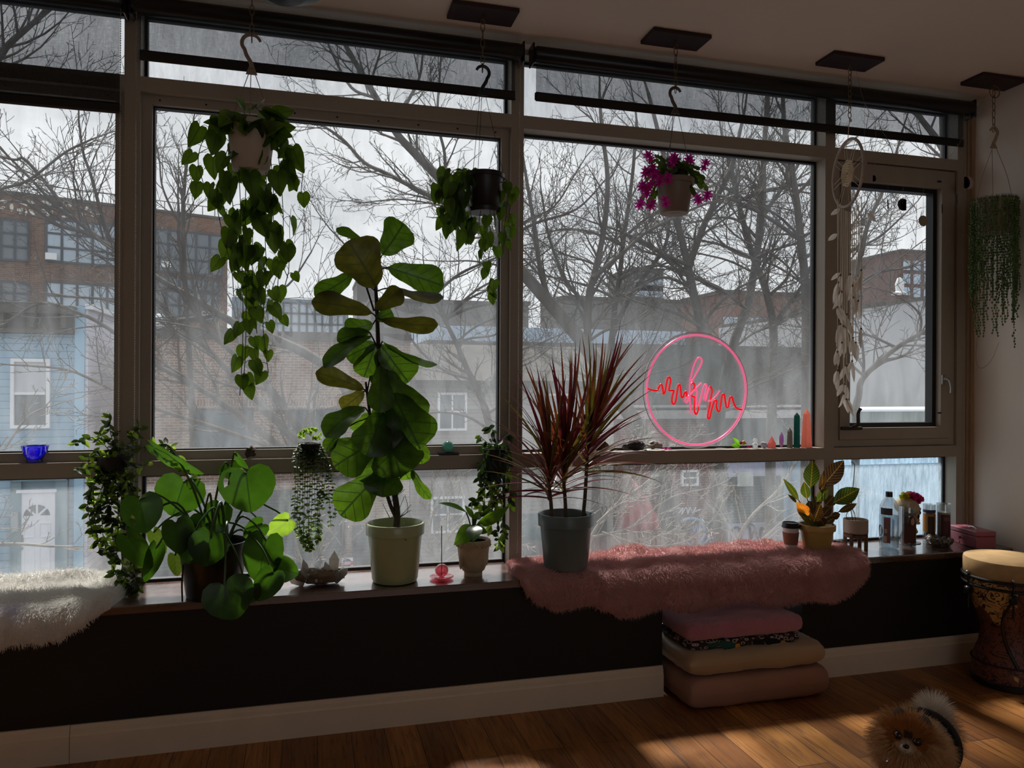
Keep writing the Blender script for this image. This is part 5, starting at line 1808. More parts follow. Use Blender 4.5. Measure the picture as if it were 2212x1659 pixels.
P = smooth_path([Vector((c.x, c.y, lerp(ZS, zt_, .75)))] + [at(x, y, Yf) for x, y in ((858, 1110), (850, 1050), (840, 960), (826, 860), (818, 760), (815, 690), (812, 630), (806, 590), (800, 560))], 5)
mb.tube(P, [lerp(0.013, 0.005, i / (len(P) - 1)) for i in range(len(P))], 8)
P = smooth_path([at(x, y, Yf) for x, y in ((856, 1120), (838, 1075), (815, 980), (800, 900), (793, 850), (790, 825))], 4)
mb.tube(P, [lerp(0.008, 0.004, i / (len(P) - 1)) for i in range(len(P))], 7)
P = smooth_path([at(x, y, Yf) for x, y in ((808, 672), (798, 640), (790, 615))], 4); mb.tube(P, 0.004, 6)
tr_ = mb.build('stem', M_twood, t)
R6 = random.Random(6)
for q in range(9):
    mb = MB(); p = at(852 + R6.uniform(-12, 14), 1120, Yf)
    e = [p + Vector((R6.uniform(-.05, .07), R6.uniform(-.03, .03), R6.uniform(.02, .14))) for _ in range(2)]
    mb.tube(smooth_path([p, e[0] * .5 + p * .5, e[1] if q > 4 else e[0]], 4), [0.0014] * 4 + [0.001] * 5, 4); mb.build('dry_root', M_twood, t)
mb = MB(); mb.tube(smooth_path([at(872, 1128, Yf - .07), at(876, 1145, Yf - .1), at(872, 1160, Yf - .1), at(878, 1168, Yf - .1)], 4), 0.001, 4); mb.build('dry_root', M_twood, t)
# (base, tip, width, roll deg, dy base->tip, bronzed, droop)
figs = [((792, 532), (726, 494), 24, 35, .02, 0, .10), ((826, 550), (872, 482), 72, 15, .02, 0, .05), ((812, 620), (752, 520), 96, 10, -.06, 1, .06), ((762, 590), (680, 640), 48, -20, 0, 0, .12),
        ((803, 676), (673, 652), 50, 20, -.02, 1, .08), ((838, 578), (958, 618), 62, -10, .02, 0, .05), ((848, 622), (958, 643), 40, 55, -.03, 1, .06), ((810, 668), (868, 625), 44, 20, -.03, 1, .06),
        ((812, 690), (848, 675), 36, 0, .03, 0, .05), ((822, 690), (946, 702), 38, 25, -.02, 1, .08), ((806, 700), (744, 715), 44, 0, .02, 0, .08), ((798, 717), (728, 736), 40, 30, 0, 0, .06),
        ((803, 726), (700, 794), 50, 50, -.05, 0, .10), ((826, 737), (944, 788), 40, 68, -.04, 0, .06), ((812, 742), (748, 772), 44, 10, .05, 0, .06), ((812, 742), (786, 815), 56, -10, .04, 0, .05),
        ((822, 745), (882, 826), 74, 0, .03, 0, .04), ((786, 841), (682, 804), 40, 15, -.01, 1, .07), ((786, 845), (738, 884), 40, -10, .02, 1, .08), ((788, 880), (702, 944), 62, 40, -.06, 0, .10),
        ((738, 930), (704, 974), 30, 30, -.02, 0, .08), ((838, 800), (924, 895), 74, 48, -.06, 0, .08), ((850, 850), (908, 970), 104, 8, -.08, 0, .05), ((822, 790), (820, 892), 54, -15, -.07, 0, .04),
        ((818, 950), (722, 1008), 84, 12, -.05, 0, .06), ((824, 1020), (736, 1114), 80, 8, -.03, 0, .06), ((836, 1000), (826, 1074), 74, 5, -.07, 0, .04), ((888, 1010), (930, 1078), 34, 50, -.02, 0, .06),
        ((898, 925), (912, 1002), 44, 20, 0, 0, .06), ((860, 985), (884, 1036), 42, 30, .02, 0, .05), ((838, 920), (866, 1030), 96, 10, -.10, 0, .04), ((826, 890), (792, 985), 82, -8, -.09, 0, .05),
        ((846, 940), (896, 1010), 72, 15, -.02, 0, .05), ((800, 890), (770, 935), 48, -30, .04, 0, .06), ((812, 760), (846, 830), 50, -20, .06, 0, .05), ((824, 960), (800, 1050), 80, 0, -.02, 0, .04),
        ((820, 870), (846, 950), 80, 0, -.04, 0, .04), ((800, 812), (838, 850), 40, -25, .02, 0, .05)]
for i, (b_, e_, w_, ro, dy, br, dr) in enumerate(figs):
    mb = MB()
    p0 = leafpx(mb, b_, e_, Yf - 0.02 + dy * .3, Yf - 0.02 + dy, w_ * 1.14, radians(ro), FIDDLE, ns=13, cup=0.10 + 0.06 * (i % 3), droop=dr, wave=0.022, seed=i * 1.7)
    j = min(range(len(P)), key=lambda k: 0)
    lf = mb.build('leaf', M_figbrown if br else M_fig, t)
    # stalk to the nearest point of the main stem
    SP = [at(x, y, Yf) for x, y in ((850, 1050), (840, 960), (832, 900), (826, 860), (821, 800), (818, 760), (815, 690), (812, 630), (806, 590), (800, 900), (793, 850))]
    n_ = min(SP, key=lambda v: (v - p0).length + (0.05 if v.z > p0.z else 0))
    mb = MB(); mb.tube(smooth_path([n_, n_.lerp(p0, .5) + Vector((0, 0, .004)), p0], 3), 0.0028, 5); mb.build('leaf_stalk', M_twood, lf)

# --- monstera in a black nursery pot
M_mon = leaf_mat('monstera_leaf', '203a18', '4f7d18', 0.32, 0.40, vein='3f6424', vein_w=0.03, var=0.2, spec=0.4)
M_mon_lit = leaf_mat('lit_variegated_monstera_leaf', '4f7a24', 'a6d03a', 0.35, 0.5, vein='b6d46a', vein_w=0.05, side=5, var=0.2)  # paler variegated leaf, with the daylight on it put into the colours
M_pet = pm('green_stalk', '34501f', 0.45)
c = atz(458, 1292, ZS)
Ym = c.y + 0.04
c = Vector((c.x, Ym, ZS)); s = ppm(c)
t = thing('monstera', (c.x, c.y, ZS), 'sprawling monstera with broad heart-shaped leaves in a black nursery pot', 'potted plant', 'plants standing on the window shelf')
zt_ = at(458, 1168, Ym).z
M_nurs = pm('black_nursery_pot', '0f0f10', 0.35)
mb = MB(); rt, rb = 70 / s, 55 / s
mb.lathe([(0, ZS), (rb - .004, ZS), (rb, ZS + .004), (lerp(rb, rt, .9), zt_ - .025), (rt + .002, zt_ - .025), (rt + .004, zt_ - .004), (rt + .002, zt_), (rt - .004, zt_), (rt - .008, zt_ - .03), (0, zt_ - .03)], (c.x, c.y, 0), 40)
mb.build('pot', M_nurs, t)
mb = MB(); mb.lathe([(0, .01), (rt - .01, 0)], (c.x, c.y, zt_ - .028), 28); mb.build('soil', M_soil, t)
mons = [((532, 1022), (541, 1108), 118, 8, -.06, 0, .1, ((3, 2), (4, 2))), ((302, 1080), (316, 1152), 86, -12, -.10, 0, .1, ((6, 2),)), ((397, 1042), (372, 1116), 104, 10, .06, 0, .08, ()), ((335, 968), (430, 1036), 62, 66, .02, 0, .15, ()),
        ((380, 1130), (396, 1196), 70, -20, -.14, 0, .15, ()), ((455, 1160), (438, 1225), 84, 5, -.14, 0, .1, ()), ((276, 1160), (324, 1230), 60, 30, -.10, 0, .12, ()), ((338, 1182), (318, 1260), 46, -35, -.10, 0, .12, ()),
        ((574, 1166), (556, 1262), 88, 15, -.08, 0, .1, ()), ((622, 1124), (578, 1158), 52, -25, .0, 1, .12, ()), ((598, 1226), (644, 1240), 58, 10, -.10, 0, .1, ()), ((486, 1264), (512, 1338), 108, 0, -.20, 0, .1, ()),
        ((590, 1238), (556, 1300), 62, -15, -.17, 0, .1, ()), ((478, 1096), (452, 1150), 66, 25, -.02, 0, .15, ()), ((566, 1132), (528, 1162), 50, -25, -.04, 0, .15, ()), ((512, 985), (534, 1014), 28, 60, .05, 0, .1, ()),
        ((332, 1150), (356, 1196), 34, 25, .06, 1, .1, ()), ((494, 1006), (506, 1034), 54, -20, .06, 0, .1, ()), ((378, 1200), (386, 1244), 40, -30, .04, 1, .1, ()), ((440, 1120), (424, 1160), 60, 30, 0, 0, .12, ()),
        ((462, 1140), (472, 1176), 40, -10, -.08, 0, .2, ()), ((420, 1150), (408, 1220), 70, 0, -.12, 0, .1, ()), ((536, 1290), (560, 1262), 40, 20, -.18, 0, .1, ())]
crown = Vector((c.x, c.y, zt_ - 0.01))
R7 = random.Random(17)
for i, (b_, e_, w_, ro, dy, lit_leaf, dr, holes) in enumerate(mons):
    mb = MB()
    p0 = leafpx(mb, b_, e_, Ym + dy, Ym + dy - 0.015, w_, radians(ro), MONS, kind='heart', cup=0.12, droop=dr, wave=0.012, seed=i, rings=5, holes=holes)
    lf = mb.build('leaf', M_mon_lit if lit_leaf else M_mon, t)
    r0 = crown + Vector((R7.uniform(-.05, .05), R7.uniform(-.05, .05), 0))
    hi = max(p0.z, r0.z) + 0.05 + 0.05 * R7.random()
    up_ = p0.z > r0.z + .1
    m1 = Vector((lerp(r0.x, p0.x, .35), lerp(r0.y, p0.y, .35), lerp(r0.z, p0.z, .6) if up_ else hi))
    m2 = Vector((lerp(r0.x, p0.x, .75), lerp(r0.y, p0.y, .75), lerp(r0.z, p0.z, .95) + .02 if up_ else lerp(hi, p0.z, .35)))
    mb = MB(); mb.tube(smooth_path([r0, m1, m2, p0], 5), [0.0042] * 8 + [0.0034] * 8, 6); mb.build('leaf_stalk', M_pet, lf)
mb = MB(); mb.tube(smooth_path([at(x, y, Ym - .16) for x, y in ((484, 1150), (486, 1180), (487, 1220), (484, 1262))], 5), 0.0035, 6); mb.build('aerial_root', M_pet, t)
mb = MB(); mb.tube(smooth_path([at(x, y, Ym - .1) for x, y in ((396, 1220), (393, 1260), (394, 1300))], 5), 0.003, 6); mb.build('aerial_root', pm('dark_aerial_root', '191a16', .7), t)

# --- dracaena
M_drac = leaf_mat('red_edged_dracaena_blade', '5a3322', 'a8562e', 0.35, 0.35, var=0.45)
M_drac2 = leaf_mat('olive_dracaena_blade', '4a4420', '8f7f2e', 0.35, 0.35, var=0.35)
M_drac3 = leaf_mat('wine_dracaena_blade', '4a1a22', '8c2c38', 0.35, 0.35, var=0.35)
rugh = 0.028
c = atz(1222, 1226, ZS + rugh)
Yd = c.y; s = ppm(c)
t = thing('dracaena', (c.x, c.y, ZS + rugh), 'spiky red-edged dracaena in a dark grey-blue pot on the pink sheepskin', 'potted plant', 'plants standing on the window shelf')
zt_ = at(1220, 1108, Yd).z
round_pot(t, c, 57 / s, 47 / s, zt_, pm('slate_blue_grey_pot', '5b6a6c', 0.35, spec=0.5), squash=0.03, lip=0.05)
mb = MB(); mb.lathe([(0, .006), (49 / s, 0)], (c.x, c.y, lerp(c.z, zt_, .8)), 28); mb.build('soil', M_soil, t)
R8 = random.Random(18)
for si, (bx, by, tx, ty, ln) in enumerate(((1192, 1120, 1186, 1045, .235), (1222, 1124, 1217, 1030, .275), (1256, 1122, 1268, 985, .275))):
    yo = Yd + (-.02, .01, .03)[si]
    b0 = at(bx, by, yo); b0.z -= .06
    tp = at(tx, ty, yo)
    mb = MB(); P = smooth_path([b0, b0.lerp(tp, .5) + Vector((0.004, 0, 0)), tp], 5); mb.tube(P, [lerp(.0085, .007, i / 10) for i in range(len(P))], 8)
    st = mb.build('cane', pm('ringed_brown_cane', '4f4232', 0.8, var=.3, vscale=4, stretch=(1, 1, 40)), t)
    lmb = {0: MB(), 1: MB(), 2: MB()}
    n = (46, 52, 56)[si]
    for k in range(n):
        f = k / n
        a = k * 2.4 + R8.uniform(-.3, .3)
        el = lerp(1.46, 0.12, f ** 1.3) + R8.uniform(-.16, .16)
        L = R8.uniform(.75, 1.1) * ln * (1.25 if f < .6 else 1.1) * 1.25
        o = tp + Vector((0, 0, lerp(.12, -.07, f)))
        lean = Vector(((-.16, 0.02, .30)[si], 0, 0))
        d = (Vector((cos(a) * cos(el), sin(a) * cos(el) * .6, sin(el))) + lean).normalized()
        e = o + d * L + Vector((0, 0, -.22 * L * cos(el) ** 2))
        if e.y > -0.005:
            e.y = -0.005 - R8.uniform(0, .03)
        m = lmb[R8.choice((0, 0, 1, 2, 2))]
        up_ = Vector((0, 0, 1)) if abs(d.z) < .9 else Vector((0, -1, 0))
        m.strip_leaf(o, e, up_ + Vector((0, -.4, 0)) + Vector((R8.uniform(-.3, .3), R8.uniform(-.3, .3), 0)), R8.uniform(.012, .017), GRASS, ns=7, droop=.07, cup=.35)
    for k, mt in ((0, M_drac), (1, M_drac2), (2, M_drac3)):
        lmb[k].build('blades', mt, st)

# --- croton
M_crg = leaf_mat('green_yellow_veined_croton_leaf', '22331a', '44621a', 0.38, 0.42, vein='c2a028', vein_w=0.06, side=9, var=.2)
M_crd = leaf_mat('dark_croton_leaf', '2a1d14', '4a2f16', 0.4, 0.35, vein='b08a3a', vein_w=0.05, side=9, var=.25)
M_cro = leaf_mat('orange_croton_leaf', 'b5591c', 'e07820', 0.4, 0.45, vein='e8b82a', vein_w=0.06, side=9, var=.3)
rugt = 0.030
c = atz(1758, 1182, ZS + rugt); Yc = c.y - 0.02; c = Vector((c.x, Yc, ZS + rugt)); s = ppm(c)
t = thing('croton', (c.x, c.y, c.z), 'croton with yellow-veined dark leaves in a mustard pot on the pink sheepskin', 'potted plant', 'plants standing on the window shelf')
zt_ = at(1758, 1132, Yc).z
round_pot(t, c, 36 / s, 28 / s, zt_, pm('mustard_yellow_pot', 'a88a4c', 0.4), lip=0.028, rounded=.006)
mb = MB(); mb.lathe([(0, .006), (30 / s, 0)], (c.x, c.y, lerp(c.z, zt_, .8)), 24); mb.build('soil', M_soil, t)
K = lambda x, y: (1680 + x / 4.14, 980 + y / 4.14)
crs = [((295, 300), (312, 62), 140, 0, .02, 0), ((400, 290), (592, 60), 165, 10, -.02, 1), ((185, 415), (48, 222), 62, 15, 0, 0), ((262, 400), (236, 250), 88, -10, -.02, 0), ((390, 340), (395, 175), 90, 40, -.03, 1),
       ((500, 440), (732, 312), 150, -5, -.03, 0), ((545, 520), (708, 446), 66, 15, 0, 1), ((270, 560), (165, 430), 110, 5, -.06, 2), ((320, 610), (385, 445), 118, 0, -.06, 1), ((300, 630), (180, 520), 62, 20, -.05, 0),
       ((350, 430), (455, 300), 90, 20, -.02, 0), ((480, 560), (560, 540), 80, 30, -.02, 1), ((400, 560), (480, 470), 90, -10, -.02, 1), ((420, 620), (520, 560), 70, 20, 0, 1), ((170, 440), (90, 365), 40, 40, .02, 1), ((430, 460), (500, 380), 110, 0, .02, 1), ((360, 480), (330, 380), 90, 10, .02, 1), ((300, 520), (280, 420), 80, 0, .03, 1), ((420, 640), (360, 560), 90, 0, -.02, 1), ((290, 640), (255, 560), 50, -10, -.07, 0)]
base = Vector((c.x, c.y, zt_ - .01))
for i, (b_, e_, w_, ro, dy, kd) in enumerate(crs):
    mb = MB()
    p0 = leafpx(mb, K(*b_), K(*e_), Yc + dy * .6, Yc + dy * 1.4, w_ / 4.14, radians(ro), OVATE, ns=11, cup=.12, droop=.05, wave=.008, seed=i)
    lf = mb.build('leaf', (M_crg, M_crd, M_cro)[kd], t)
    mb = MB(); mb.tube(smooth_path([base + Vector((R8.uniform(-.01, .01), R8.uniform(-.01, .01), 0)), base.lerp(p0, .6), p0], 3), .0022, 5); mb.build('leaf_stalk', M_pet, lf)

# --- Buddha-head planter with a broad-leaved plant
M_cem = pm('cream_cement', 'b3a285', 0.8, var=.1, vscale=30, bump=.15, bscale=90)
c = atz(1021, 1240, ZS); Yb_ = c.y - .01; s = ppm(c); c = Vector((c.x, Yb_, ZS))
t = thing('head_planter', (c.x, c.y, ZS), 'cream stone planter shaped as a serene head with curled hair, dark glossy leaves', 'potted plant', 'plants standing on the window shelf')
zt_ = at(1021, 1164, Yb_).z
H = zt_ - ZS
mb = MB()
def head_w(a, z):
    f = (z - ZS) / H
    front = max(0.0, cos(a + pi / 2 + radians(-20)))     # face turned slightly towards the viewer's right
    w = 1.0
    w += 0.10 * front ** 10 * max(0, 1 - abs(f - 0.42) / 0.16)          # nose
    w += 0.035 * front ** 6 * max(0, 1 - abs(f - 0.62) / 0.07)          # brow
    w -= 0.05 * (max(0, cos(a + pi / 2 + radians(-20) - 0.35)) ** 30 + max(0, cos(a + pi / 2 + radians(-20) + 0.35)) ** 30) * max(0, 1 - abs(f - 0.54) / 0.06)   # eye sockets
    w += 0.05 * front ** 12 * max(0, 1 - abs(f - 0.25) / 0.05)          # lips
    w += 0.05 * front ** 5 * max(0, 1 - abs(f - 0.15) / 0.06)           # chin
    if f > 0.82:
        w += 0.03 * sin(a * 16) * sin(f * 60)
    return w
prof = [(0, ZS), (.55, ZS), (.57, ZS + .006)]
prof = [(0, ZS)] + [(r * 34 / s, ZS + H * f) for r, f in ((.56, 0), (.58, .03), (.58, .10), (.72, .16), (.80, .24), (.87, .34), (.92, .44), (.96, .55), (.98, .66), (1.0, .76), (1.03, .82), (1.06, .88), (1.05, .95), (1.0, 1.0), (.92, 1.0), (.88, .9))] + [(0, ZS + H * .9)]
mb.lathe(prof, (c.x, c.y, 0), 64, wob=head_w)
hd = mb.build('head_pot', M_cem, t)
for sg in (-1, 1):
    mb = MB(); a = -pi / 2 + radians(20) + sg * 1.5
    p = Vector((c.x + 33 / s * cos(a), c.y + 33 / s * sin(a), ZS + H * .45))
    mb.ball(p, (.006, .010, H * .24), 10, 10, rot=Matrix.Rotation(a, 3, 'Z')); mb.build('ear', M_cem, hd)
mb = MB()
for r_ in range(3):
    n_ = 26
    for k in range(n_):
        a = 2 * pi * (k + .5 * (r_ % 2)) / n_
        mb.ball((c.x + (36.5 - r_ * .6) / s * cos(a), c.y + (36.5 - r_ * .6) / s * sin(a), ZS + H * (.84 + .055 * r_)), .0042, 7, 5)
mb.build('hair_curls', M_cem, hd)
mb = MB(); mb.lathe([(0, 0), (30 / s, 0)], (c.x, c.y, ZS + H * .93), 20); mb.build('soil', M_soil, t)
M_lily = leaf_mat('broad_dark_leaf', '18301a', '6f9a1a', 0.26, 0.32, vein='3f5a34', vein_w=.03, spec=.6, var=.2)
B4 = lambda x, y: (920 + x / 8.733, 1080 + y / 8.733)
for i, (b_, e_, w_, ro, dy) in enumerate((((760, 230), (225, 60), 120, 45, -.02), ((900, 350), (730, 100), 110, 20, 0), ((960, 470), (1560, 120), 250, 25, -.05), ((860, 480), (530, 850), 330, -15, -.09), ((930, 480), (890, 800), 330, 10, -.11), ((1000, 480), (1160, 620), 200, 40, -.07), ((930, 340), (1250, 70), 130, 50, .02), ((960, 330), (1320, 80), 110, 60, .03), ((910, 350), (1050, 230), 160, 10, .0), ((870, 200), (866, 10), 22, 0, .01))):
    mb = MB()
    p0 = leafpx(mb, B4(*b_), B4(*e_), Yb_ + dy * .4, Yb_ + dy, w_ / 8.733, radians(ro), OVATE, ns=12, cup=.14, droop=.10, wave=.006, seed=i)
    lf = mb.build('leaf', M_lily, t)
    q0 = Vector((c.x, c.y, zt_ - .02))
    mb = MB(); mb.tube(smooth_path([q0, q0.lerp(p0, .5) + Vector((0, 0, .02)), p0], 4), .003, 6); mb.build('leaf_stalk', M_pet, lf)

# ------------------------------------------------------------------ trailing plants on the ledge
M_ivy = leaf_mat('variegated_ruscus_leaf', '1a2416', '55701c', 0.45, 0.28, vein='8ea04a', vein_w=0.0, var=.5)
M_ivyl = leaf_mat('bright_edged_leaf', '6f8f2a', 'b6d84a', 0.45, 0.45, var=.25)
R9 = random.Random(29)
c = at(250, 985, -0.03)
t = thing('trailing_ivy', (c.x, -0.03, c.z), 'dense variegated trailing greenery hanging against the first mullion', 'hanging plant')
mb = MB(); mb.lathe([(0, -.045), (.045, -.045), (.06, 0), (.062, .004), (.056, .004), (.05, -.01), (0, -.01)], (c.x, -0.055, c.z), 28)
mb.tube([(c.x + .05, -.055, c.z), (c.x + .08, -.02, c.z + .03), (M1[0] + .02, -.003, c.z + .035)], .002, 5)
mb.build('basket', pm('black_wire_basket', '121211', .6), t)
iv = [[(250, 975), (238, 930), (240, 897)], [(255, 972), (215, 945), (180, 950), (160, 958)], [(250, 975), (205, 975), (190, 1000)], [(262, 972), (290, 945), (300, 920), (285, 940)], [(270, 975), (320, 965), (360, 960), (385, 985), (405, 1020), (425, 1040)],
      [(240, 985), (190, 1010), (160, 1010)], [(240, 985), (205, 1040), (205, 1120), (215, 1190)], [(245, 985), (220, 1060), (222, 1150), (232, 1200)], [(252, 985), (240, 1080), (245, 1180), (250, 1240), (285, 1280)], [(258, 985), (262, 1080), (262, 1180), (268, 1240), (295, 1285)],
      [(265, 985), (285, 1060), (285, 1150), (290, 1230), (300, 1275)], [(248, 985), (210, 1080), (200, 1140)], [(255, 985), (235, 1040), (232, 1100), (245, 1140)], [(262, 985), (275, 1040), (280, 1100), (275, 1170)], [(245, 980), (225, 960), (215, 930)], [(258, 980), (275, 1000), (300, 1010), (320, 1000)],
      [(250, 985), (250, 1040), (256, 1100), (252, 1200)], [(240, 985), (215, 1030), (190, 1080), (200, 1160)]]
for q, pts in enumerate(iv):
    P = smooth_path([at(x, y, -0.055 - .02 * R9.random() - .015 * min(i, 3)) for i, (x, y) in enumerate(pts)], 8)
    mb = MB(); mb.tube(P, .0013, 4, cap=False); v = mb.build('vine', M_stem, t)
    la, lb = MB(), MB()
    L = sum((b_ - a).length for a, b_ in zip(P, P[1:]))
    n = int(L / .0075)
    for k in range(n):
        f = (k + R9.random()) / n * (len(P) - 1); j = min(int(f), len(P) - 2)
        p = P[j].lerp(P[j + 1], f - j)
        d = Vector((R9.uniform(-1, 1), R9.uniform(-.8, .5), R9.uniform(-.9, .55))).normalized()
        sz = R9.uniform(.024, .040)
        (lb if R9.random() < .22 else la).strip_leaf(p, p + d * sz, (CAM - p).normalized() + Vector((R9.uniform(-1, 1), 0, R9.uniform(-.5, 1))), sz * .48, OVATE, ns=4, cup=.3, droop=-.06)
    la.build('leaves', M_ivy, v); lb.build('leaves', M_ivyl, v)

c = at(670, 975, 0.02)
t = thing('trailing_succulent', (c.x, 0.02, c.z - .03), 'small pot of round-leaved trailing strands on the ledge between monstera and fig', 'hanging plant')
mb = MB(); mb.lathe([(0, ZT1), (.03, ZT1), (.038, ZT1 + .05), (.040, ZT1 + .055), (.034, ZT1 + .055), (.03, ZT1 + .045), (0, ZT1 + .045)], (c.x, .025, 0), 24); mb.build('pot', pm('small_dark_pot', '1e1d1a', .5), t)
M_suc = leaf_mat('round_leaf', '27381d', '7fa034', .4, .35, var=.3); M_sucl = leaf_mat('pale_rimmed_round_leaf', '7f9a4a', 'b8d860', .4, .4, var=.25)
R10 = random.Random(41)
for q in range(15):
    x0_ = 638 + q * 5.2
    yb_ = (1120, 1155, 1165, 1178, 1188, 1170, 1182, 1190, 1150, 1175, 1165, 1100, 1080, 1140, 1120)[q]
    if q < 12:
        pts = [(662 + (q - 6) * 2, 955), (x0_ + R10.uniform(-2, 2), 985), (x0_, 1050), (x0_ + R10.uniform(-3, 3), yb_ - 30), (x0_ + R10.uniform(-3, 3), yb_)]
    else:
        pts = [(690, 955), (705 + (q - 12) * 3, 1010), (700 + (q - 12) * 10, 1060), (705 + (q - 12) * 10, yb_)]
    P = smooth_path([at(x, y, -0.004 - .018 * (i > 0) + R10.uniform(-.004, .004)) if i else at(x, y, .02) for i, (x, y) in enumerate(pts)], 8)
    mb = MB(); mb.tube(P, .0009, 4, cap=False); v = mb.build('strand', M_stem, t)
    la, lb = MB(), MB()
    L = sum((b_ - a).length for a, b_ in zip(P, P[1:])); n = int(L / .0135)
    for k in range(n):
        f = (k + .5) / n * (len(P) - 1); j = min(int(f), len(P) - 2); p = P[j].lerp(P[j + 1], f - j)
        a = R10.uniform(0, pi)
        for sg in (-1, 1):
            d = Vector((sg * cos(a), sg * sin(a) * .8, -.25)).normalized(); sz = R10.uniform(.011, .016) * (1.15 if k > n * .6 else .95)
            (lb if R10.random() < .35 and k > n * .35 else la).heart_leaf(p, p + d * sz, Vector((R10.uniform(-.4, .4), -.4, 1)), sz * .9, ROUND, cup=.3, droop=.1, rings=2)
    la.build('leaves', M_suc, v); lb.build('leaves', M_sucl, v)
mb = MB()
for k in range(70):
    a, e = R10.uniform(0, 2 * pi), R10.uniform(0, 1.5)
    p = Vector((c.x, .012, ZT1 + .07)) + Vector((.038 * cos(a) * cos(e), .03 * sin(a) * cos(e), .035 * sin(e)))
    d = (p - Vector((c.x, .012, ZT1 + .055))).normalized()
    mb.heart_leaf(p, p + (d + Vector((R10.uniform(-.6, .6), R10.uniform(-.6, .6), .2))).normalized() * .016, d, .015, ROUND, cup=.3, rings=2)
mb.build('leaves', M_sucl, t)

c = at(1064, 985, -0.02)
t = thing('trailing_hoya', (c.x, -.02, c.z), 'dark trailing plant hung against the second mullion beside the red dracaena', 'hanging plant')
mb = MB(); mb.lathe([(0, -.06), (.035, -.06), (.048, .03), (.05, .034), (.044, .034), (.04, .02), (0, .02)], (c.x, -.055, c.z), 24)
mb.tube([(c.x + .04, -.055, c.z + .03), (M2[0] + .01, -.003, c.z + .05)], .002, 5); mb.build('basket', pm('dark_hanging_pot', '141412', .6), t)
M_hoy = leaf_mat('dark_hoya_leaf', '16221a', '38521c', .45, .3, var=.4); M_hoyl = leaf_mat('lit_hoya_leaf', '44602a', '8fb030', .42, .45, var=.3)  # second leaf is a lit copy, daylight on lower leaves painted paler
hv = [[(1062, 960), (1064, 930), (1055, 922)], [(1060, 962), (1045, 950), (1035, 940)], [(1070, 962), (1090, 945), (1098, 938)], [(1058, 980), (1042, 1000), (1035, 1040)], [(1062, 985), (1050, 1030), (1045, 1090), (1030, 1080)], [(1066, 985), (1062, 1040), (1058, 1100), (1062, 1140)], [(1070, 985), (1080, 1040), (1084, 1100), (1088, 1150), (1092, 1165)], [(1074, 985), (1092, 1020), (1100, 1060), (1104, 1090)], [(1062, 985), (1070, 1030), (1075, 1090), (1076, 1160), (1082, 1180)], [(1056, 985), (1050, 1040), (1035, 1070), (1022, 1090)], [(1064, 985), (1058, 1010), (1064, 1060), (1070, 1110)]]
for q, pts in enumerate(hv):
    P = smooth_path([at(x, y, -.05 - .02 * R10.random()) for x, y in pts], 8)
    mb = MB(); mb.tube(P, .0012, 4, cap=False); v = mb.build('vine', M_stem, t)
    la, lb = MB(), MB(); L = sum((b_ - a).length for a, b_ in zip(P, P[1:])); n = int(L / .010)
    for k in range(n):
        f = (k + R10.random()) / n * (len(P) - 1); j = min(int(f), len(P) - 2); p = P[j].lerp(P[j + 1], f - j)
        d = Vector((R10.uniform(-1, 1), R10.uniform(-.7, .4), R10.uniform(-1.1, .2))).normalized(); sz = R10.uniform(.026, .042)
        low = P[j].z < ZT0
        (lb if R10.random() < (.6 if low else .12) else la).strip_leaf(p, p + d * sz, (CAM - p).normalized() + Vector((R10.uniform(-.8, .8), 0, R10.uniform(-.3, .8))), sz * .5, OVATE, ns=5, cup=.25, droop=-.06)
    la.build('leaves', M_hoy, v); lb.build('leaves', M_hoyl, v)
mb = MB()
for k in range(60):
    p = at(R10.uniform(1036, 1100), R10.uniform(955, 1030), -.05 - R10.uniform(0, .05)); d = Vector((R10.uniform(-.8, .8), R10.uniform(-.5, .2), -1)).normalized(); sz = R10.uniform(.03, .05)
    mb.strip_leaf(p, p + d * sz, (CAM - p).normalized() + Vector((R10.uniform(-.7, .7), 0, R10.uniform(-.2, .6))), sz * .5, OVATE, ns=5, cup=.25)
mb.build('leaves', M_hoy, t)
# ------------------------------------------------------------------ fur helper, sheepskins
def fur(name, parent, roots, dirs, lens, mat, rad=0.0006, nseg=4, grav=0.25, curl=0.0, seed=0):
    """Hair strands grown from a list of skin points."""
    rr = random.Random(seed)
    h = bpy.data.hair_curves.new(name)
    n = len(roots)
    h.add_curves([nseg + 1] * n)
    o = Vector(ORG[parent.name])
    pos, rads = [], []
    for p, d, L in zip(roots, dirs, lens):
        cur = Vector(p) - o
        dd = Vector(d).normalized()
        for i in range(nseg + 1):
            pos.extend(cur)
            rads.append(rad * (1 - 0.75 * i / nseg))
            dd = (dd + Vector((rr.uniform(-curl, curl), rr.uniform(-curl, curl), rr.uniform(-curl, curl) - grav / nseg))).normalized()
            cur = cur + dd * (L / nseg)
    h.attributes['position'].data.foreach_set('vector', pos)
    a = h.attributes.get('radius') or h.attributes.new('radius', 'FLOAT', 'POINT')
    a.data.foreach_set('value', rads)
    h.materials.append(mat)
    ob = bpy.data.objects.new(name, h)
    COL.objects.link(ob)
    ob.parent = parent
    ORG[ob.name] = o
    return ob

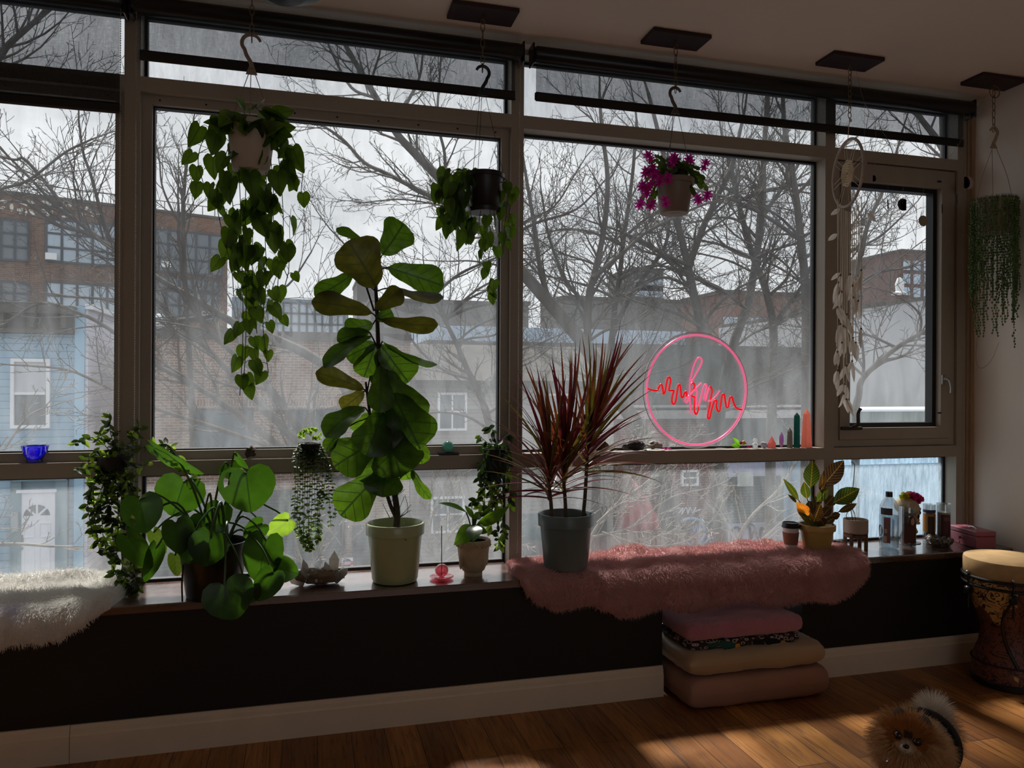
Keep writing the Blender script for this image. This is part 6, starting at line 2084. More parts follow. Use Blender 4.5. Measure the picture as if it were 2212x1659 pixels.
def sheepskin(name, label, xs, backs, fronts, mat, fmat, bump, nfur, flen, seed, zoff=0.0, bumps=()):
    """Hide laid over the shelf edge: each column runs from the back line over the edge to its own hem."""
    YBK, YE = 0.055, -0.262
    rr = random.Random(seed)
    nS = 34
    R = 0.035
    sE = YBK - (YE + R)            # flat run
    arc = R * pi / 2
    def pt(x, s, h):
        if s < sE:
            return Vector((x, YBK - s, ZS + h)), Vector((0, 0, 1))
        if s < sE + arc:
            a = (s - sE) / R
            return Vector((x, YE + R - (R + h) * sin(a), ZS - R + (R + h) * cos(a))), Vector((0, -sin(a), cos(a)))
        return Vector((x, YE - h, ZS - R - (s - sE - arc))), Vector((0, -1, 0))
    cols = []
    N = len(xs)
    mb = MB()
    top, bot = [], []
    nrm = []
    for i, x in enumerate(xs):
        s0, s1 = backs[i], fronts[i]
        for j in range(nS + 1):
            s = lerp(s0, s1, j / nS)
            e = min(j / nS, 1 - j / nS) * (s1 - s0)
            e = min(e, abs(i) * 9, abs(N - 1 - i) * (xs[-1] - xs[-2]) * 1.5 + .001) if True else e
            th = 0.006 + bump * min(1, e / 0.035) ** 0.5
            h = th * (1 + 0.35 * noise.noise(Vector((x * 14, s * 16, seed))) + 0.25 * noise.noise(Vector((x * 40, s * 40, seed))))
            for (bx, bs, bw, bh) in bumps:
                h += bh * math.exp(-((x - bx) / bw) ** 2 - ((s - bs) / 0.035) ** 2)
            p, n = pt(x, s, h)
            q, _ = pt(x, s, 0.0008)
            top.append(p); bot.append(q); nrm.append(n)
    W_ = nS + 1
    k = len(top)
    for p in top + bot:
        mb.v.append(tuple(p))
    for i in range(N - 1):
        for j in range(nS):
            a = i * W_ + j
            mb.q(a, a + 1, a + W_ + 1, a + W_)
            mb.q(k + a, k + a + W_, k + a + W_ + 1, k + a + 1)
    edge = [(i * W_) for i in range(N)] + [((N - 1) * W_ + j) for j in range(1, W_)] + [(i * W_ + nS) for i in range(N - 2, -1, -1)] + [j for j in range(nS - 1, 0, -1)]
    for a, b_ in zip(edge, edge[1:] + edge[:1]):
        mb.q(a, b_, k + b_, k + a)
    ob = mb.build(name, mat)
    tag(ob, label, 'sheepskin')
    roots, dirs, lens = [], [], []
    for _ in range(nfur):
        i = rr.randrange(N - 1); j = rr.randrange(nS)
        u, v = rr.random(), rr.random()
        a = i * W_ + j
        p = top[a].lerp(top[a + W_], u).lerp(top[a + 1].lerp(top[a + W_ + 1], u), v)
        n = nrm[a]
        sw = noise.noise(Vector((p.x * 9, p.y * 9 + p.z * 9, seed + 3)))
        roots.append(p); dirs.append(n * 0.8 + Vector((sw * 1.3 + rr.uniform(-.3, .3), rr.uniform(-.5, .2), rr.uniform(-.5, .1) - .15))); lens.append(flen * rr.uniform(.6, 1.2))
    f = fur('fur', ob, roots, dirs, lens, fmat, rad=0.0009, nseg=3, grav=.5, curl=.25, seed=seed)
    return ob

def hem(pxs, Y=-0.262):
    """pixel hem line -> list of (x, arc length below the edge)."""
    out = []
    for (x, y) in pxs:
        p = at(x, y, Y)
        out.append((p.x, max(0.0, ZS - p.z)))
    return out
def interp(tab, x):
    if x <= tab[0][0]: return tab[0][1]
    for (a, b_), (c, d) in zip(tab, tab[1:]):
        if x <= c:
            t = (x - a) / (c - a) if c > a else 0
            t = t * t * (3 - 2 * t)
            return b_ + (d - b_) * t
    return tab[-1][1]
M_wool = pm('white_sheepskin', 'dcdad6', 0.9, bump=.3, bscale=60); M_woolf = pm('white_wool_fibre', 'e6e4e0', 0.8)
M_pinks = pm('dusty_pink_sheepskin', 'b88a88', 0.9, var=.12, vscale=9, bump=.3, bscale=60); M_pinkf = pm('dusty_pink_fibre', 'c69a97', 0.8, var=.1, vscale=12)
sEdge = 0.055 - (-0.262 + 0.035) + 0.035 * pi / 2
# white skin
hm = hem([(-160, 1420), (-60, 1428), (0, 1402), (30, 1392), (62, 1389), (90, 1390), (125, 1382), (170, 1360), (205, 1336), (235, 1316)])
xe = atz(289, 1268, ZS).x
xs_ = [lerp(-1.75, xe, i / 60) for i in range(61)]
fr, bk = [], []
xq = hm[-1][0]
for x in xs_:
    if x <= xq:
        fr.append(sEdge + interp(hm, x) - 0.035)
    else:
        t = (x - xq) / (xe - xq)
        fr.append(lerp(sEdge + hm[-1][1] - .035, 0.17, 1 - sqrt(max(0, 1 - t * t))))
    t = max(0, (x - (xe - .10)) / .10)
    bk.append(0.0 + 0.12 * (1 - sqrt(max(0, 1 - t * t))))
sheepskin('sheepskin', 'thick white sheepskin draped over the shelf under the first window', xs_, bk, fr, M_wool, M_woolf, 0.030, 26000, 0.022, 7, bumps=[(x, 0.03, .12, .025) for x in (-1.5, -1.3, -1.1, -.95, -.8)] + [(xe - .05, .10, .05, .03)])
# pink skin
hm = hem([(1118, 1262), (1135, 1285), (1165, 1306), (1200, 1320), (1240, 1312), (1275, 1308), (1305, 1320), (1340, 1334), (1370, 1333), (1405, 1320), (1432, 1312), (1470, 1324), (1500, 1325), (1540, 1312), (1585, 1301), (1615, 1302), (1650, 1311), (1695, 1307), (1740, 1298), (1790, 1301), (1822, 1291), (1850, 1268)])
xa, xb = atz(1098, 1236, ZS).x, at(1869, 1215, -.24).x
xs_ = [lerp(xa, xb, i / 110) for i in range(111)]
fr, bk = [], []
for x in xs_:
    f = sEdge + interp(hm, x) - .035
    if x < hm[0][0] + .03:
        t = (hm[0][0] + .03 - x) / (hm[0][0] + .03 - xa)
        f = lerp(f, 0.19, 1 - sqrt(max(0, 1 - min(1, t) ** 2)))
    if x > hm[-1][0] - .02:
        t = (x - hm[-1][0] + .02) / (xb - hm[-1][0] + .02)
        f = lerp(f, 0.24, 1 - sqrt(max(0, 1 - min(1, t) ** 2)))
    fr.append(f)
    b0 = 0.03 + 0.012 * sin(x * 9) + 0.01 * sin(x * 21 + 1)
    ta_ = max(0, 1 - (x - xa) / .14); tb_ = max(0, 1 - (xb - x) / .22)
    bk.append(b0 + 0.13 * (1 - sqrt(max(0, 1 - ta_ ** 2))) + .17 * (1 - sqrt(max(0, 1 - tb_ ** 2))))
X_ = lambda px: atz(px, 1195, ZS).x
sheepskin('sheepskin', 'dusty pink scalloped sheepskin over the shelf and the cubby opening', xs_, bk, fr, M_pinks, M_pinkf, 0.022, 34000, 0.018, 13, bumps=[(X_(1340), .05, .09, .028), (X_(1440), .045, .07, .022), (X_(1590), .05, .10, .022), (X_(1680), .06, .08, .012)])

# ------------------------------------------------------------------ ledge: little things on the lower transom
YL = 0.036
ZL = ZT1 + 0.0004
def clearish(name, col, fac=0.5, rough=0.05, tl=0.0, gloss=0.12):
    """thin tinted glass: lets light straight through, tinted, with a sheen."""
    m, nt, b = new_mat(name)
    nt.nodes.remove(b)
    out = nt.nodes['Material Output']
    tr = nt.nodes.new('ShaderNodeBsdfTransparent'); tr.inputs[0].default_value = (*lin(col), 1)
    t2 = nt.nodes.new('ShaderNodeBsdfTranslucent'); t2.inputs[0].default_value = (*lin(col), 1)
    m0 = nt.nodes.new('ShaderNodeMixShader'); m0.inputs[0].default_value = tl
    nt.links.new(tr.outputs[0], m0.inputs[1]); nt.links.new(t2.outputs[0], m0.inputs[2])
    gl = nt.nodes.new('ShaderNodeBsdfGlossy'); gl.inputs['Roughness'].default_value = rough
    lw = nt.nodes.new('ShaderNodeLayerWeight'); lw.inputs[0].default_value = 0.25
    fac_ = nmath(nt, 'MULTIPLY_ADD', lw.outputs['Facing'], 0.55, gloss * .3)
    m1 = nt.nodes.new('ShaderNodeMixShader')
    nt.links.new(fac_, m1.inputs[0]); nt.links.new(m0.outputs[0], m1.inputs[1]); nt.links.new(gl.outputs[0], m1.inputs[2])
    nt.links.new(m1.outputs[0], out.inputs[0])
    return m
def quartz(name, col, tcol, tw=0.5, var=.2, vs=30, c2=None):
    m, nt, b = new_mat(name)
    n = nnoise(nt, ncoord(nt), vs, 4, .6, .6)
    c = lin(col); c_ = lin(c2) if c2 else tuple(x * (1 - var) for x in c)
    nt.links.new(ramp(nt, n, [(.35, c_), (.65, c)]), b.inputs['Base Color'])
    b.inputs['Roughness'].default_value = .15; b.inputs['Specular IOR Level'].default_value = .7
    t = nt.nodes.new('ShaderNodeBsdfTranslucent'); t.inputs[0].default_value = (*lin(tcol), 1)
    mx = nt.nodes.new('ShaderNodeMixShader'); mx.inputs[0].default_value = tw
    nt.links.new(b.outputs[0], mx.inputs[1]); nt.links.new(t.outputs[0], mx.inputs[2])
    nt.links.new(mx.outputs[0], nt.nodes['Material Output'].inputs[0])
    return m
def ledge(px):
    p = at(px, 980, YL); return Vector((p.x, YL, ZL))
# blue cut-glass bowl
c = ledge(76); s = ppm(c)
t = thing('glass_bowl', c, 'small cobalt blue cut-glass bowl on the ledge before the blue house', 'bowl')
M_cob = clearish('cobalt_glass', '3038d8', tl=.35, gloss=.3); M_cut = clearish('clear_cut_glass', 'd8dcf0', tl=.6, gloss=.5)
mb = MB(); mb.lathe([(0, .004), (14 / s, .006), (17 / s, 9 / s), (22 / s, 20 / s), (26 / s, 35 / s), (27 / s, 36 / s), (25.5 / s, 36 / s), (20 / s, 19 / s), (14 / s, 9 / s), (0, 8 / s)], c, 36); mb.build('bowl', M_cob, t)
mb = MB(); mb.lathe([(0, 0), (15 / s, 0), (17.5 / s, 3 / s), (15 / s, 7 / s), (0, 7 / s)], c, 24, wob=lambda a, z: 1 + .06 * cos(9 * a)); mb.build('foot', M_cut, t)
mb = MB()
for k in range(9):
    a0 = 2 * pi * k / 9
    def bp(a, z): 
        r = (17 + (z - 9) * .36) / s; return c + Vector((r * cos(a), r * sin(a), z / s))
    w_ = 2 * pi / 9
    for sg in (1, -1):
        mb.tube([bp(a0 + w_ * (.5 - sg * .5 * q / 4 * 2 + sg * .5 - .5 * (1 - sg) * 0), 11 + 12 * q / 4) for q in range(5)], .0009, 4)
    mb.ball(bp(a0, 17), (.003, .003, .003), 6, 5)
    for q in range(5):
        a = a0 + (q - 2) * .05
        mb.tube([bp(a0, 23.5), bp(a + (q - 2) * .03, 29 - abs(q - 2) * 1.2)], .0008, 4)
mb.build('cut_pattern', M_cut, t)
# geode behind monstera
c = ledge(540); s = ppm(c)
R11 = random.Random(77)
def rockfn(seed, amp=.25, sc=1.6):
    return lambda d: 1 + amp * noise.noise(d * sc + Vector((seed, 0, 0))) + amp * .5 * noise.noise(d * sc * 2.6 + Vector((0, seed, 0)))
def on_z(c, r, fn, nu=18, nv=12, rot=None):
    """a rock resting on c.z"""
    m = MB(); m.ball((0, 0, 0), r, nu, nv, rot, fn); lo = min(v[2] for v in m.v)
    m.v = [(v[0] + c.x, v[1] + c.y, v[2] - lo + c.z) for v in m.v]
    return m
t = thing('crystal_stone', c, 'rough brown stone with a clear crystal face on the ledge above the monstera', 'stone', 'stones and crystals on the ledge')
on_z(c, (13 / s, 8 / s, 11 / s), rockfn(3, .5)).build('rough_stone', pm('rough_brown_rock', '4c4034', .9, var=.4, vscale=60, bump=.6), t)
mb = MB(); mb.hull([c + Vector((x / s, y / s, z / s)) for x, y, z in ((4, -3, 8), (6, 4, 9), (16, -2, 18), (10, 0, 22), (13, 3, 8), (10, -4, 4), (5, 0, 20))]); mb.build('clear_crystal', quartz('smoky_clear_crystal', 'b8a898', 'e8ddd0', .5), t, smooth=False)
# crystal ball on black base
c = ledge(967); s = ppm(c)
mb = MB(); mb.obox(c + Vector((0, -.004, .005)), (.084, .055, .010), bev=.002)
tag(mb.build('display_base', pm('black_marble_base', '0e0e10', .25), smooth=False), 'flat black square base under the green glass ball', 'base')
M_ball = quartz('green_grey_glass', '5a8078', '90c0b4', .55, .5, 14)
mb = MB(); mb.ball(c + Vector((0, -.004, .0102 + 12 / s)), 12 / s, 28, 18)
tag(mb.build('glass_ball', M_ball), 'swirled green glass ball on the ledge beside the fig', 'ball')
# sculptural driftwood, stones
c = ledge(1292); s = ppm(c)
mb = on_z(c + Vector((0, .008, 0)), (22 / s, 9 / s, 14 / s), rockfn(9, .5, 1.9), 24, 14); tag(mb.build('driftwood', pm('red_brown_driftwood', '5a3a2a', .8, var=.4, vscale=30, bump=.5)), 'small red-brown driftwood lump behind the dracaena blades', 'driftwood')
c = ledge(1370); s = ppm(c)
t = thing('agate_slab', c, 'long grey-black banded agate with a pale crust, by the dracaena tips', 'stone', 'stones and crystals on the ledge')
on_z(c, (28 / s, 10 / s, 10.5 / s), rockfn(12, .22), 26, 14).build('dark_stone', pm('grey_black_agate', '3c3a3e', .35, var=.7, vscale=22), t)
mb = MB()
for k in range(26):
    p = c + Vector((R11.uniform(-16, 18) / s, R11.uniform(-6, 4) / s, 16.5 / s)); h = R11.uniform(2, 6) / s; r = R11.uniform(1.2, 3) / s
    mb.lathe([(r, -.003), (r, h * .5), (0, h)], p, 6, rot=Matrix.Rotation(R11.uniform(-.5, .5), 3, 'Y'))
mb.build('crystal_crust', quartz('pale_crust', 'd8d4cc', 'f0ece4', .45), t, smooth=False)
c = ledge(1412); s = ppm(c)
mb = MB(); mb.lathe([(0, 0), (20 / s, 0), (24 / s, .003), (20 / s, .006), (0, .005)], c + Vector((0, -.006, 0)), 30, sy=.8)
tag(mb.build('white_dish', pm('white_ceramic_dish', 'd8d4cc', .3)), 'small white dish under the pale grey stone', 'dish')
t = thing('pale_stone', c + Vector((0, 0, .006)), 'pale grey chunky stone sitting on the white dish', 'stone', 'stones and crystals on the ledge')
on_z(c + Vector((.002, 0, .0062)), (17 / s, 10 / s, 8.5 / s), rockfn(15, .35), 20, 12).build('stone', pm('pale_grey_stone', '8d8278', .7, var=.4, vscale=40, bump=.4), t)
for (px, rx, lab, col) in ((1433, 5, 'dark magenta fallen petal nearest the pale stone', 'a01868'), (1443, 6, 'bright magenta fallen petal left of the neon sign', 'c01c80')):
    c = ledge(px); s = ppm(c)
    mb = MB(); mb.strip_leaf(c + Vector((-rx / s, -.01, .001)), c + Vector((rx / s, -.008, .006)), (0, -.3, 1), 8 / s, OVATE, ns=6, cup=.5, droop=.2)
    tag(mb.build('petal', leaf_mat('fallen_petal_' + col, col, 'e040a8', .5, .4)), lab, 'petal', 'fallen petals on the ledge')
# flower head with leaves
c = ledge(1597); s = ppm(c)
t = thing('cut_flower', c, 'wilted crimson flower with two bright green leaves on the ledge under the neon ring', 'flower')
M_gl = leaf_mat('bright_rose_leaf', '3f8a20', '8ad030', .35, .5)
for (dx, dz, ang_) in ((-8, 24, 0), (-12, 7, 1)):
    mb = MB(); mb.strip_leaf(c + Vector((2 / s, 0, 6 / s)), c + Vector((dx / s - 10 / s, -.006, dz / s)), (0, -1, .4), 12 / s, OVATE, ns=7, cup=.2); mb.build('leaf', M_gl, t)
mb = MB()
M_crim = leaf_mat('crimson_petal', '8a1038', 'c82860', .5, .3)
for k in range(14):
    a = 2.4 * k; d = Vector((cos(a), sin(a) * .6 - .3, .6 - .05 * k)).normalized()
    mb.strip_leaf(c + Vector((6 / s, -.004, 9 / s)), c + Vector((6 / s, -.004, 9 / s)) + d * 10 / s, (0, 0, 1), 8 / s, OVATE, ns=5, cup=.5, droop=.2)
mb.build('petals', M_crim, t)
mb = MB(); mb.ball(c + Vector((7 / s, -.012, 13 / s)), (4 / s, 3 / s, 5 / s), 10, 8); mb.build('yellow_centre', pm('yellow_stamens', 'd8c83a', .6), t)
c = ledge(1617); mb = MB()
for k in range(4):
    a = 1.5 * k; mb.strip_leaf(c + Vector((0, -.004, .004)), c + Vector((8 / s * cos(a), -.006, .004 + 4 / s * abs(sin(a)))), (0, -.6, 1), 6 / s, OVATE, ns=5, cup=.5)
tag(mb.build('petal', M_crim), 'crumpled crimson petals next to the wilted flower', 'petal', 'fallen petals on the ledge')
mb = MB(); c = ledge(1552)
mb.strip_leaf(c + Vector((-.02, -.004, .003)), c + Vector((.035, -.008, .004)), (0, -.4, 1), .012, LANCE, ns=6, cup=.3); tag(mb.build('dry_leaf', pm('dry_grey_leaf', '5a5a50', .8)), 'dry grey leaf lying at the foot of the neon ring', 'leaf')
# crystals
def point(px, w, h, mat, lab, name='crystal_tower', n=6, tip=.25, taper=.82, dbl=False, rot=0.0, sy=.8):
    c = ledge(px); s = ppm(c); r = w / 2 / s; H = h / s
    t_ = thing(name, c, lab, 'crystal', 'stones and crystals on the ledge')
    mb = MB()
    prof = [(0, 0), (r, 0), (r * taper, H * (1 - tip)), (0, H)]
    if dbl: prof = [(0, 0), (r * .8, H * .2), (r, H * .5), (r * .85, H * .75), (0, H)]
    mb.lathe(prof, c, n, sy=sy, rot=Matrix.Rotation(rot, 3, 'Z')); mb.build('crystal', mat, t_, smooth=False)
    return t_
c = ledge(1631); s = ppm(c)
t = thing('crystal_figure', c, 'tiny clear crystal figure with a round head on the ledge', 'figurine', 'stones and crystals on the ledge')
M_clq = clearish('clear_quartz', 'e8eaec', tl=.35, gloss=.6)
mb = MB(); mb.lathe([(0, 0), (6 / s, 0), (5.5 / s, 4 / s), (7 / s, 9 / s), (4 / s, 12 / s), (4.5 / s, 14 / s), (5.5 / s, 17 / s), (4 / s, 21 / s), (0, 22 / s)], c, 14); mb.build('figure', M_clq, t)
c = ledge(1650); mb = on_z(c, (8.5 / s, 6 / s, 6.5 / s), rockfn(31, .12), 16, 10, rot=Matrix.Rotation(.5, 3, 'Y')); tag(mb.build('tumbled_stone', quartz('grey_amethyst', '8a8494', 'b0a8c0', .3, .5, 40, 'd8d4d8')), 'tumbled grey and purple stone left of the pink point', 'crystal', 'stones and crystals on the ledge')
point(1667, 20, 27, quartz('rose_point', 'd88c8c', 'f0a8a0', .5), 'squat pink crystal point on the ledge', 'crystal_point', 6, .6, 1.0)
point(1688, 12, 35, quartz('amethyst_wand', '9a7aa8', 'c8a0d0', .5, .4, 50, 'c89090'), 'slim purple double-ended crystal', 'crystal_wand', 6, dbl=True)
point(1706, 15, 44, quartz('grey_moonstone', '8a8278', 'b8b0a8', .3), 'smoky grey crystal tower beside the green one', tip=.2)
point(1721, 16, 76, quartz('green_fluorite', '1f5f5c', '3a9a90', .4, .5, 26, '123838'), 'tall dark green crystal tower', tip=.1, taper=.9)
point(1742, 28, 84, quartz('rose_quartz', 'd89a8c', 'f4b4a4', .55, .25, 18, 'c87868'), 'largest crystal, a pale rose quartz tower by the third mullion', tip=.14, taper=.62)

# ------------------------------------------------------------------ neon sign
Yn = 0.030
def neon_mat(name, col, estr):
    m, nt, b = new_mat(name)
    b.inputs['Base Color'].default_value = (*lin(col), 1)
    b.inputs['Emission Color'].default_value = (*lin(col), 1)
    b.inputs['Emission Strength'].default_value = estr
    b.inputs['Roughness'].default_value = .3
    return m
Zs = lambda x, y: (1340 + x / 4.809, 700 + y / 4.809)
cn = at(*Zs(788, 686), Yn)
left_, top_ = at(*Zs(262, 686), Yn), at(*Zs(788, 115), Yn)
Rn = top_.z - cn.z
lx, rx_ = at(*Zs(265, 686), Yn).x, at(*Zs(1312, 700), Yn).x
cn.x = (lx + rx_) / 2
zb_ = cn.z - Rn
t = thing('neon_sign', (cn.x, Yn, ZL), 'round pink neon sign with red and pink heartbeat script on clear acrylic', 'neon sign')
M_acr = clearish('clear_acrylic', 'f2f5f6', tl=.02, gloss=.12); M_acre = pm('bright_acrylic_edge', 'e8ecee', .2, spec=.8)
Ra = min(Rn * 1.055, cn.z - ZL - .001)
mb = MB(); mb.prism([(Ra * cos(2 * pi * i / 72), Ra * sin(2 * pi * i / 72)) for i in range(72)], (cn.x, Yn + .006, cn.z), (1, 0, 0), (0, 0, 1), (0, 1, 0), .006); mb.build('acrylic_disc', M_acr, t, smooth=False)
mb = MB(); mb.tube([(cn.x + Ra * cos(2 * pi * i / 90), Yn + .009, cn.z + Ra * sin(2 * pi * i / 90)) for i in range(90)], .0022, 6, closed=True); mb.build('disc_edge', M_acre, t)
M_np, M_nr = neon_mat('pink_neon_tube', 'ff6f9c', .75), neon_mat('red_neon_tube', 'f0081c', .75)
mb = MB(); mb.tube([(cn.x + Rn * cos(2 * pi * i / 96), Yn, cn.z + Rn * sin(2 * pi * i / 96)) for i in range(96)], .0048, 8, closed=True); mb.build('ring_tube', M_np, t)
def neon(pts, mat, nm, off=0.0):
    mb = MB(); mb.tube(smooth_path([at(*Zs(x, y), Yn - off) for x, y in pts], 5), .0042, 8); mb.build(nm, mat, t)
neon([(275, 668), (340, 688), (385, 688), (400, 655), (425, 625), (440, 670), (448, 725), (465, 695), (490, 570), (508, 552), (522, 590), (505, 680), (530, 690), (555, 692), (540, 745), (535, 805), (555, 832), (575, 795), (590, 700), (602, 640), (618, 632), (628, 690), (632, 748), (648, 760), (668, 715), (682, 702), (690, 740), (690, 778)], M_nr, 'red_tube')
neon([(743, 942), (730, 860), (720, 720), (725, 600), (745, 500), (775, 405), (812, 350), (846, 366), (840, 420), (790, 515), (752, 580), (737, 602)], M_np, 'pink_tube', .004)
neon([(735, 622), (758, 612), (770, 650), (740, 722), (748, 750), (775, 762), (770, 830), (768, 900), (788, 935), (808, 890), (810, 820)], M_nr, 'red_tube', -.002)
neon([(715, 770), (690, 815), (672, 795), (690, 765), (735, 728), (765, 690), (805, 650), (845, 610)], M_np, 'pink_tube', .002)
neon([(765, 690), (800, 695), (790, 780), (800, 850), (820, 835), (838, 760), (870, 645), (895, 632), (885, 715), (872, 775), (888, 788), (905, 725), (922, 660)], M_np, 'pink_tube', .004)
neon([(918, 665), (935, 652), (952, 690), (940, 770), (925, 860), (907, 960), (925, 980), (945, 900), (975, 802), (1000, 798), (997, 860), (1015, 905), (1032, 895), (1045, 820), (1058, 738), (1078, 732), (1090, 800), (1102, 862), (1122, 850), (1137, 770), (1157, 757), (1172, 800), (1190, 850), (1225, 882), (1275, 890)], M_nr, 'red_tube')
neon([(915, 800), (950, 792), (1000, 742), (1036, 690)], M_np, 'pink_tube', .004)
# ------------------------------------------------------------------ small things standing on the shelf
def on(px, py, z=ZS):
    p = atz(px, py, z); return Vector((p.x, p.y, z))
# quartz cluster
c = on(690, 1262); s = ppm(c)
t = thing('crystal_cluster', c, 'big white quartz cluster lying on the shelf between monstera and fig', 'crystal')
M_q1 = quartz('milky_quartz', 'b4aca4', 'e8e4de', .5, .35, 25, '7f756c'); M_q2 = quartz('amber_matrix', '8a735c', 'a88a6c', .15, .3, 30)
mb = on_z(c, (52 / s, 22 / s, 17 / s), rockfn(44, .28), 28, 14); mb.build('matrix', M_q2, t)
R12 = random.Random(90)
def spike(mb, p, d, r, L, n=6):
    rot = Vector(d).to_track_quat('Z', 'Y').to_matrix()
    mb.lathe([(r * .8, -L * .2), (r, L * .62), (r * .95, L * .66), (0, L)], p, n, rot=rot)
for (dx, dz, dy, r, L, d) in ((-24, 14, 0, 8, 44, (-.25, 0, 1)), (29, 18, 2, 12, 52, (.05, .1, 1)), (20, 16, -2, 8, 34, (-.25, 0, 1)), (38, 10, -6, 9, 34, (.6, -.2, .7)), (-38, 6, -4, 8, 30, (-.9, -.1, .4))):
    mb = MB(); spike(mb, c + Vector((dx / s, dy / s, dz / s)), d, r / s, L / s); mb.build('large_crystal', M_q1, t, smooth=False)
mb = MB()
for k in range(80):
    x = R12.uniform(-46, 46); p = c + Vector((x / s, R12.uniform(-18, 10) / s, R12.uniform(12, 24) / s))
    spike(mb, p, Vector((x / 60 + R12.uniform(-.4, .4), R12.uniform(-.7, .3), 1)), R12.uniform(2, 4) / s, R12.uniform(9, 20) / s)
mb.build('small_crystals', M_q1, t, smooth=False)
# pink glass incense holder
c = on(954, 1250); s = ppm(c)
t = thing('incense_holder', c, 'pink glass bubble incense holder with one dark stick', 'incense holder')
M_pg = clearish('pink_glass', 'f09aa4', tl=.25, gloss=.3)
mb = MB(); mb.lathe([(0, .002), (18 / s, .003), (24 / s, .007), (26 / s, .010), (24 / s, .012), (16 / s, .009), (0, .008)], c, 36); mb.build('dish', M_pg, t)
mb = MB(); mb.ball(c + Vector((0, 0, .008 + 14 / s)), (14.5 / s, 14.5 / s, 14 / s), 24, 16); mb.build('bubble', M_pg, t)
mb = MB(); mb.tube([c + Vector((0, 0, .012)), at(954, 1136, c.y)], .0016, 6); mb.build('incense_stick', pm('dark_brown_incense', '2a1c18', .9), t)
# coffee cup
c = on(1708, 1184, ZS + rugt); s = ppm(c); c = Vector((c.x, c.y, c.z))
t = thing('coffee_cup', c, 'paper coffee cup with brown sleeve and black lid on the pink sheepskin', 'cup')
H = 46 / s
mb = MB(); mb.lathe([(0, 0), (12.5 / s, 0), (13 / s, .002), (17 / s, H), (17.5 / s, H + .002), (0, H)], c, 32); mb.build('cup', pm('white_paper_cup', 'cfc8c2', .6), t)
mb = MB(); mb.lathe([(14.0 / s, 9 / s), (14.2 / s, 9 / s), (17.2 / s, 35 / s), (16.6 / s, 35 / s)], c, 32); mb.build('sleeve', pm('brown_card_sleeve', '8a5a48', .85, var=.05), t)
mb = MB(); z = c.z + H; mb.lathe([(0, 0), (19 / s, 0), (19.3 / s, 2 / s), (18 / s, 4 / s), (17.5 / s, 9.5 / s), (16.5 / s, 10.5 / s), (15 / s, 8.5 / s), (0, 8 / s)], (c.x, c.y, z - .002), 32); mb.build('lid', M_blk, t)
# white planter on a wooden stand
c = on(1848, 1188); s = ppm(c); c.y = min(c.y, -.08)
t = thing('stand_planter', c, 'small ribbed white planter on a wooden stand with bare hoya stems', 'planter')
zt_, zm_, zb_ = at(1849, 1121, c.y).z, at(1849, 1152, c.y).z, ZS
M_wst = pm('walnut_stand_wood', '6b4a30', .55, var=.2, vscale=20, stretch=(1, 1, .2))
mb = MB(); r = 25 / s
mb.lathe([(0, zm_ - c.z), (21 / s, zm_ - c.z), (r, zm_ - c.z + .006)] + [(r + .0006 * (k % 2), lerp(zm_, zt_, .15 + .85 * k / 10) - c.z) for k in range(11)] + [(r - .004, zt_ - c.z), (r - .005, zt_ - c.z - .012), (0, zt_ - c.z - .014)], c, 36); mb.build('pot', pm('ribbed_off_white_pot', 'a89888', .6, var=.06), t)
mb = MB(); mb.lathe([(0, 0), (r - .006, 0)], (c.x, c.y, zt_ - .013), 20); mb.build('soil', M_soil, t)
for a in (.5, 2.1, 3.65, 5.2):
    mb = MB(); p = Vector((c.x + 22 / s * cos(a), c.y + 22 / s * sin(a), 0)); mb.obox((p.x, p.y, (ZS + zm_ + .01) / 2), (.014, .014, zm_ + .01 - ZS), Matrix.Rotation(a, 3, 'Z'), bev=.002); mb.build('leg', M_wst, t, smooth=False)
mb = MB()
for a in (.5, 2.1):
    mb.obox((c.x, c.y, zm_ - .008), (44 / s, .012, .014), Matrix.Rotation(a + .0, 3, 'Z'))
mb.lathe([(20 / s, 0), (23 / s, 0), (23 / s, .014), (20 / s, .014)], (c.x, c.y, zm_ - .016), 28); mb.build('cross_bar', M_wst, t, smooth=False)
mb = MB()
mb.tube(smooth_path([Vector((c.x - .01, c.y, zt_ - .02)), at(1838, 1100, c.y), at(1842, 1060, c.y), at(1846, 1010, c.y), at(1844, 1001, c.y), at(1839, 998, c.y)], 6), .0018, 5)
v = mb.build('stem', M_stem, t)
mb = MB(); mb.tube(smooth_path([Vector((c.x - .02, c.y, zt_ - .02)), at(1828, 1115, c.y), at(1836, 1098, c.y), at(1840, 1085, c.y)], 5), .0016, 5); mb.tube(smooth_path([Vector((c.x, c.y, zt_ - .02)), at(1846, 1110, c.y), at(1840, 1098, c.y)], 5), .0016, 5); mb.build('stem', M_stem, t)
# brown bead string behind the croton
p0, p1 = on(1796, 1172), on(1826, 1176)
mb = MB()
for k in range(26):
    f = k / 25; p = p0.lerp(p1, f) + Vector((0, .012 * sin(k * 1.9), .007 + .004 * abs(sin(k * 1.3)))); mb.ball(p, .0055, 8, 6)
tag(mb.build('bead_string', pm('dark_wood_beads', '2a1a12', .4)), 'heap of dark wooden prayer beads by the white planter', 'beads')
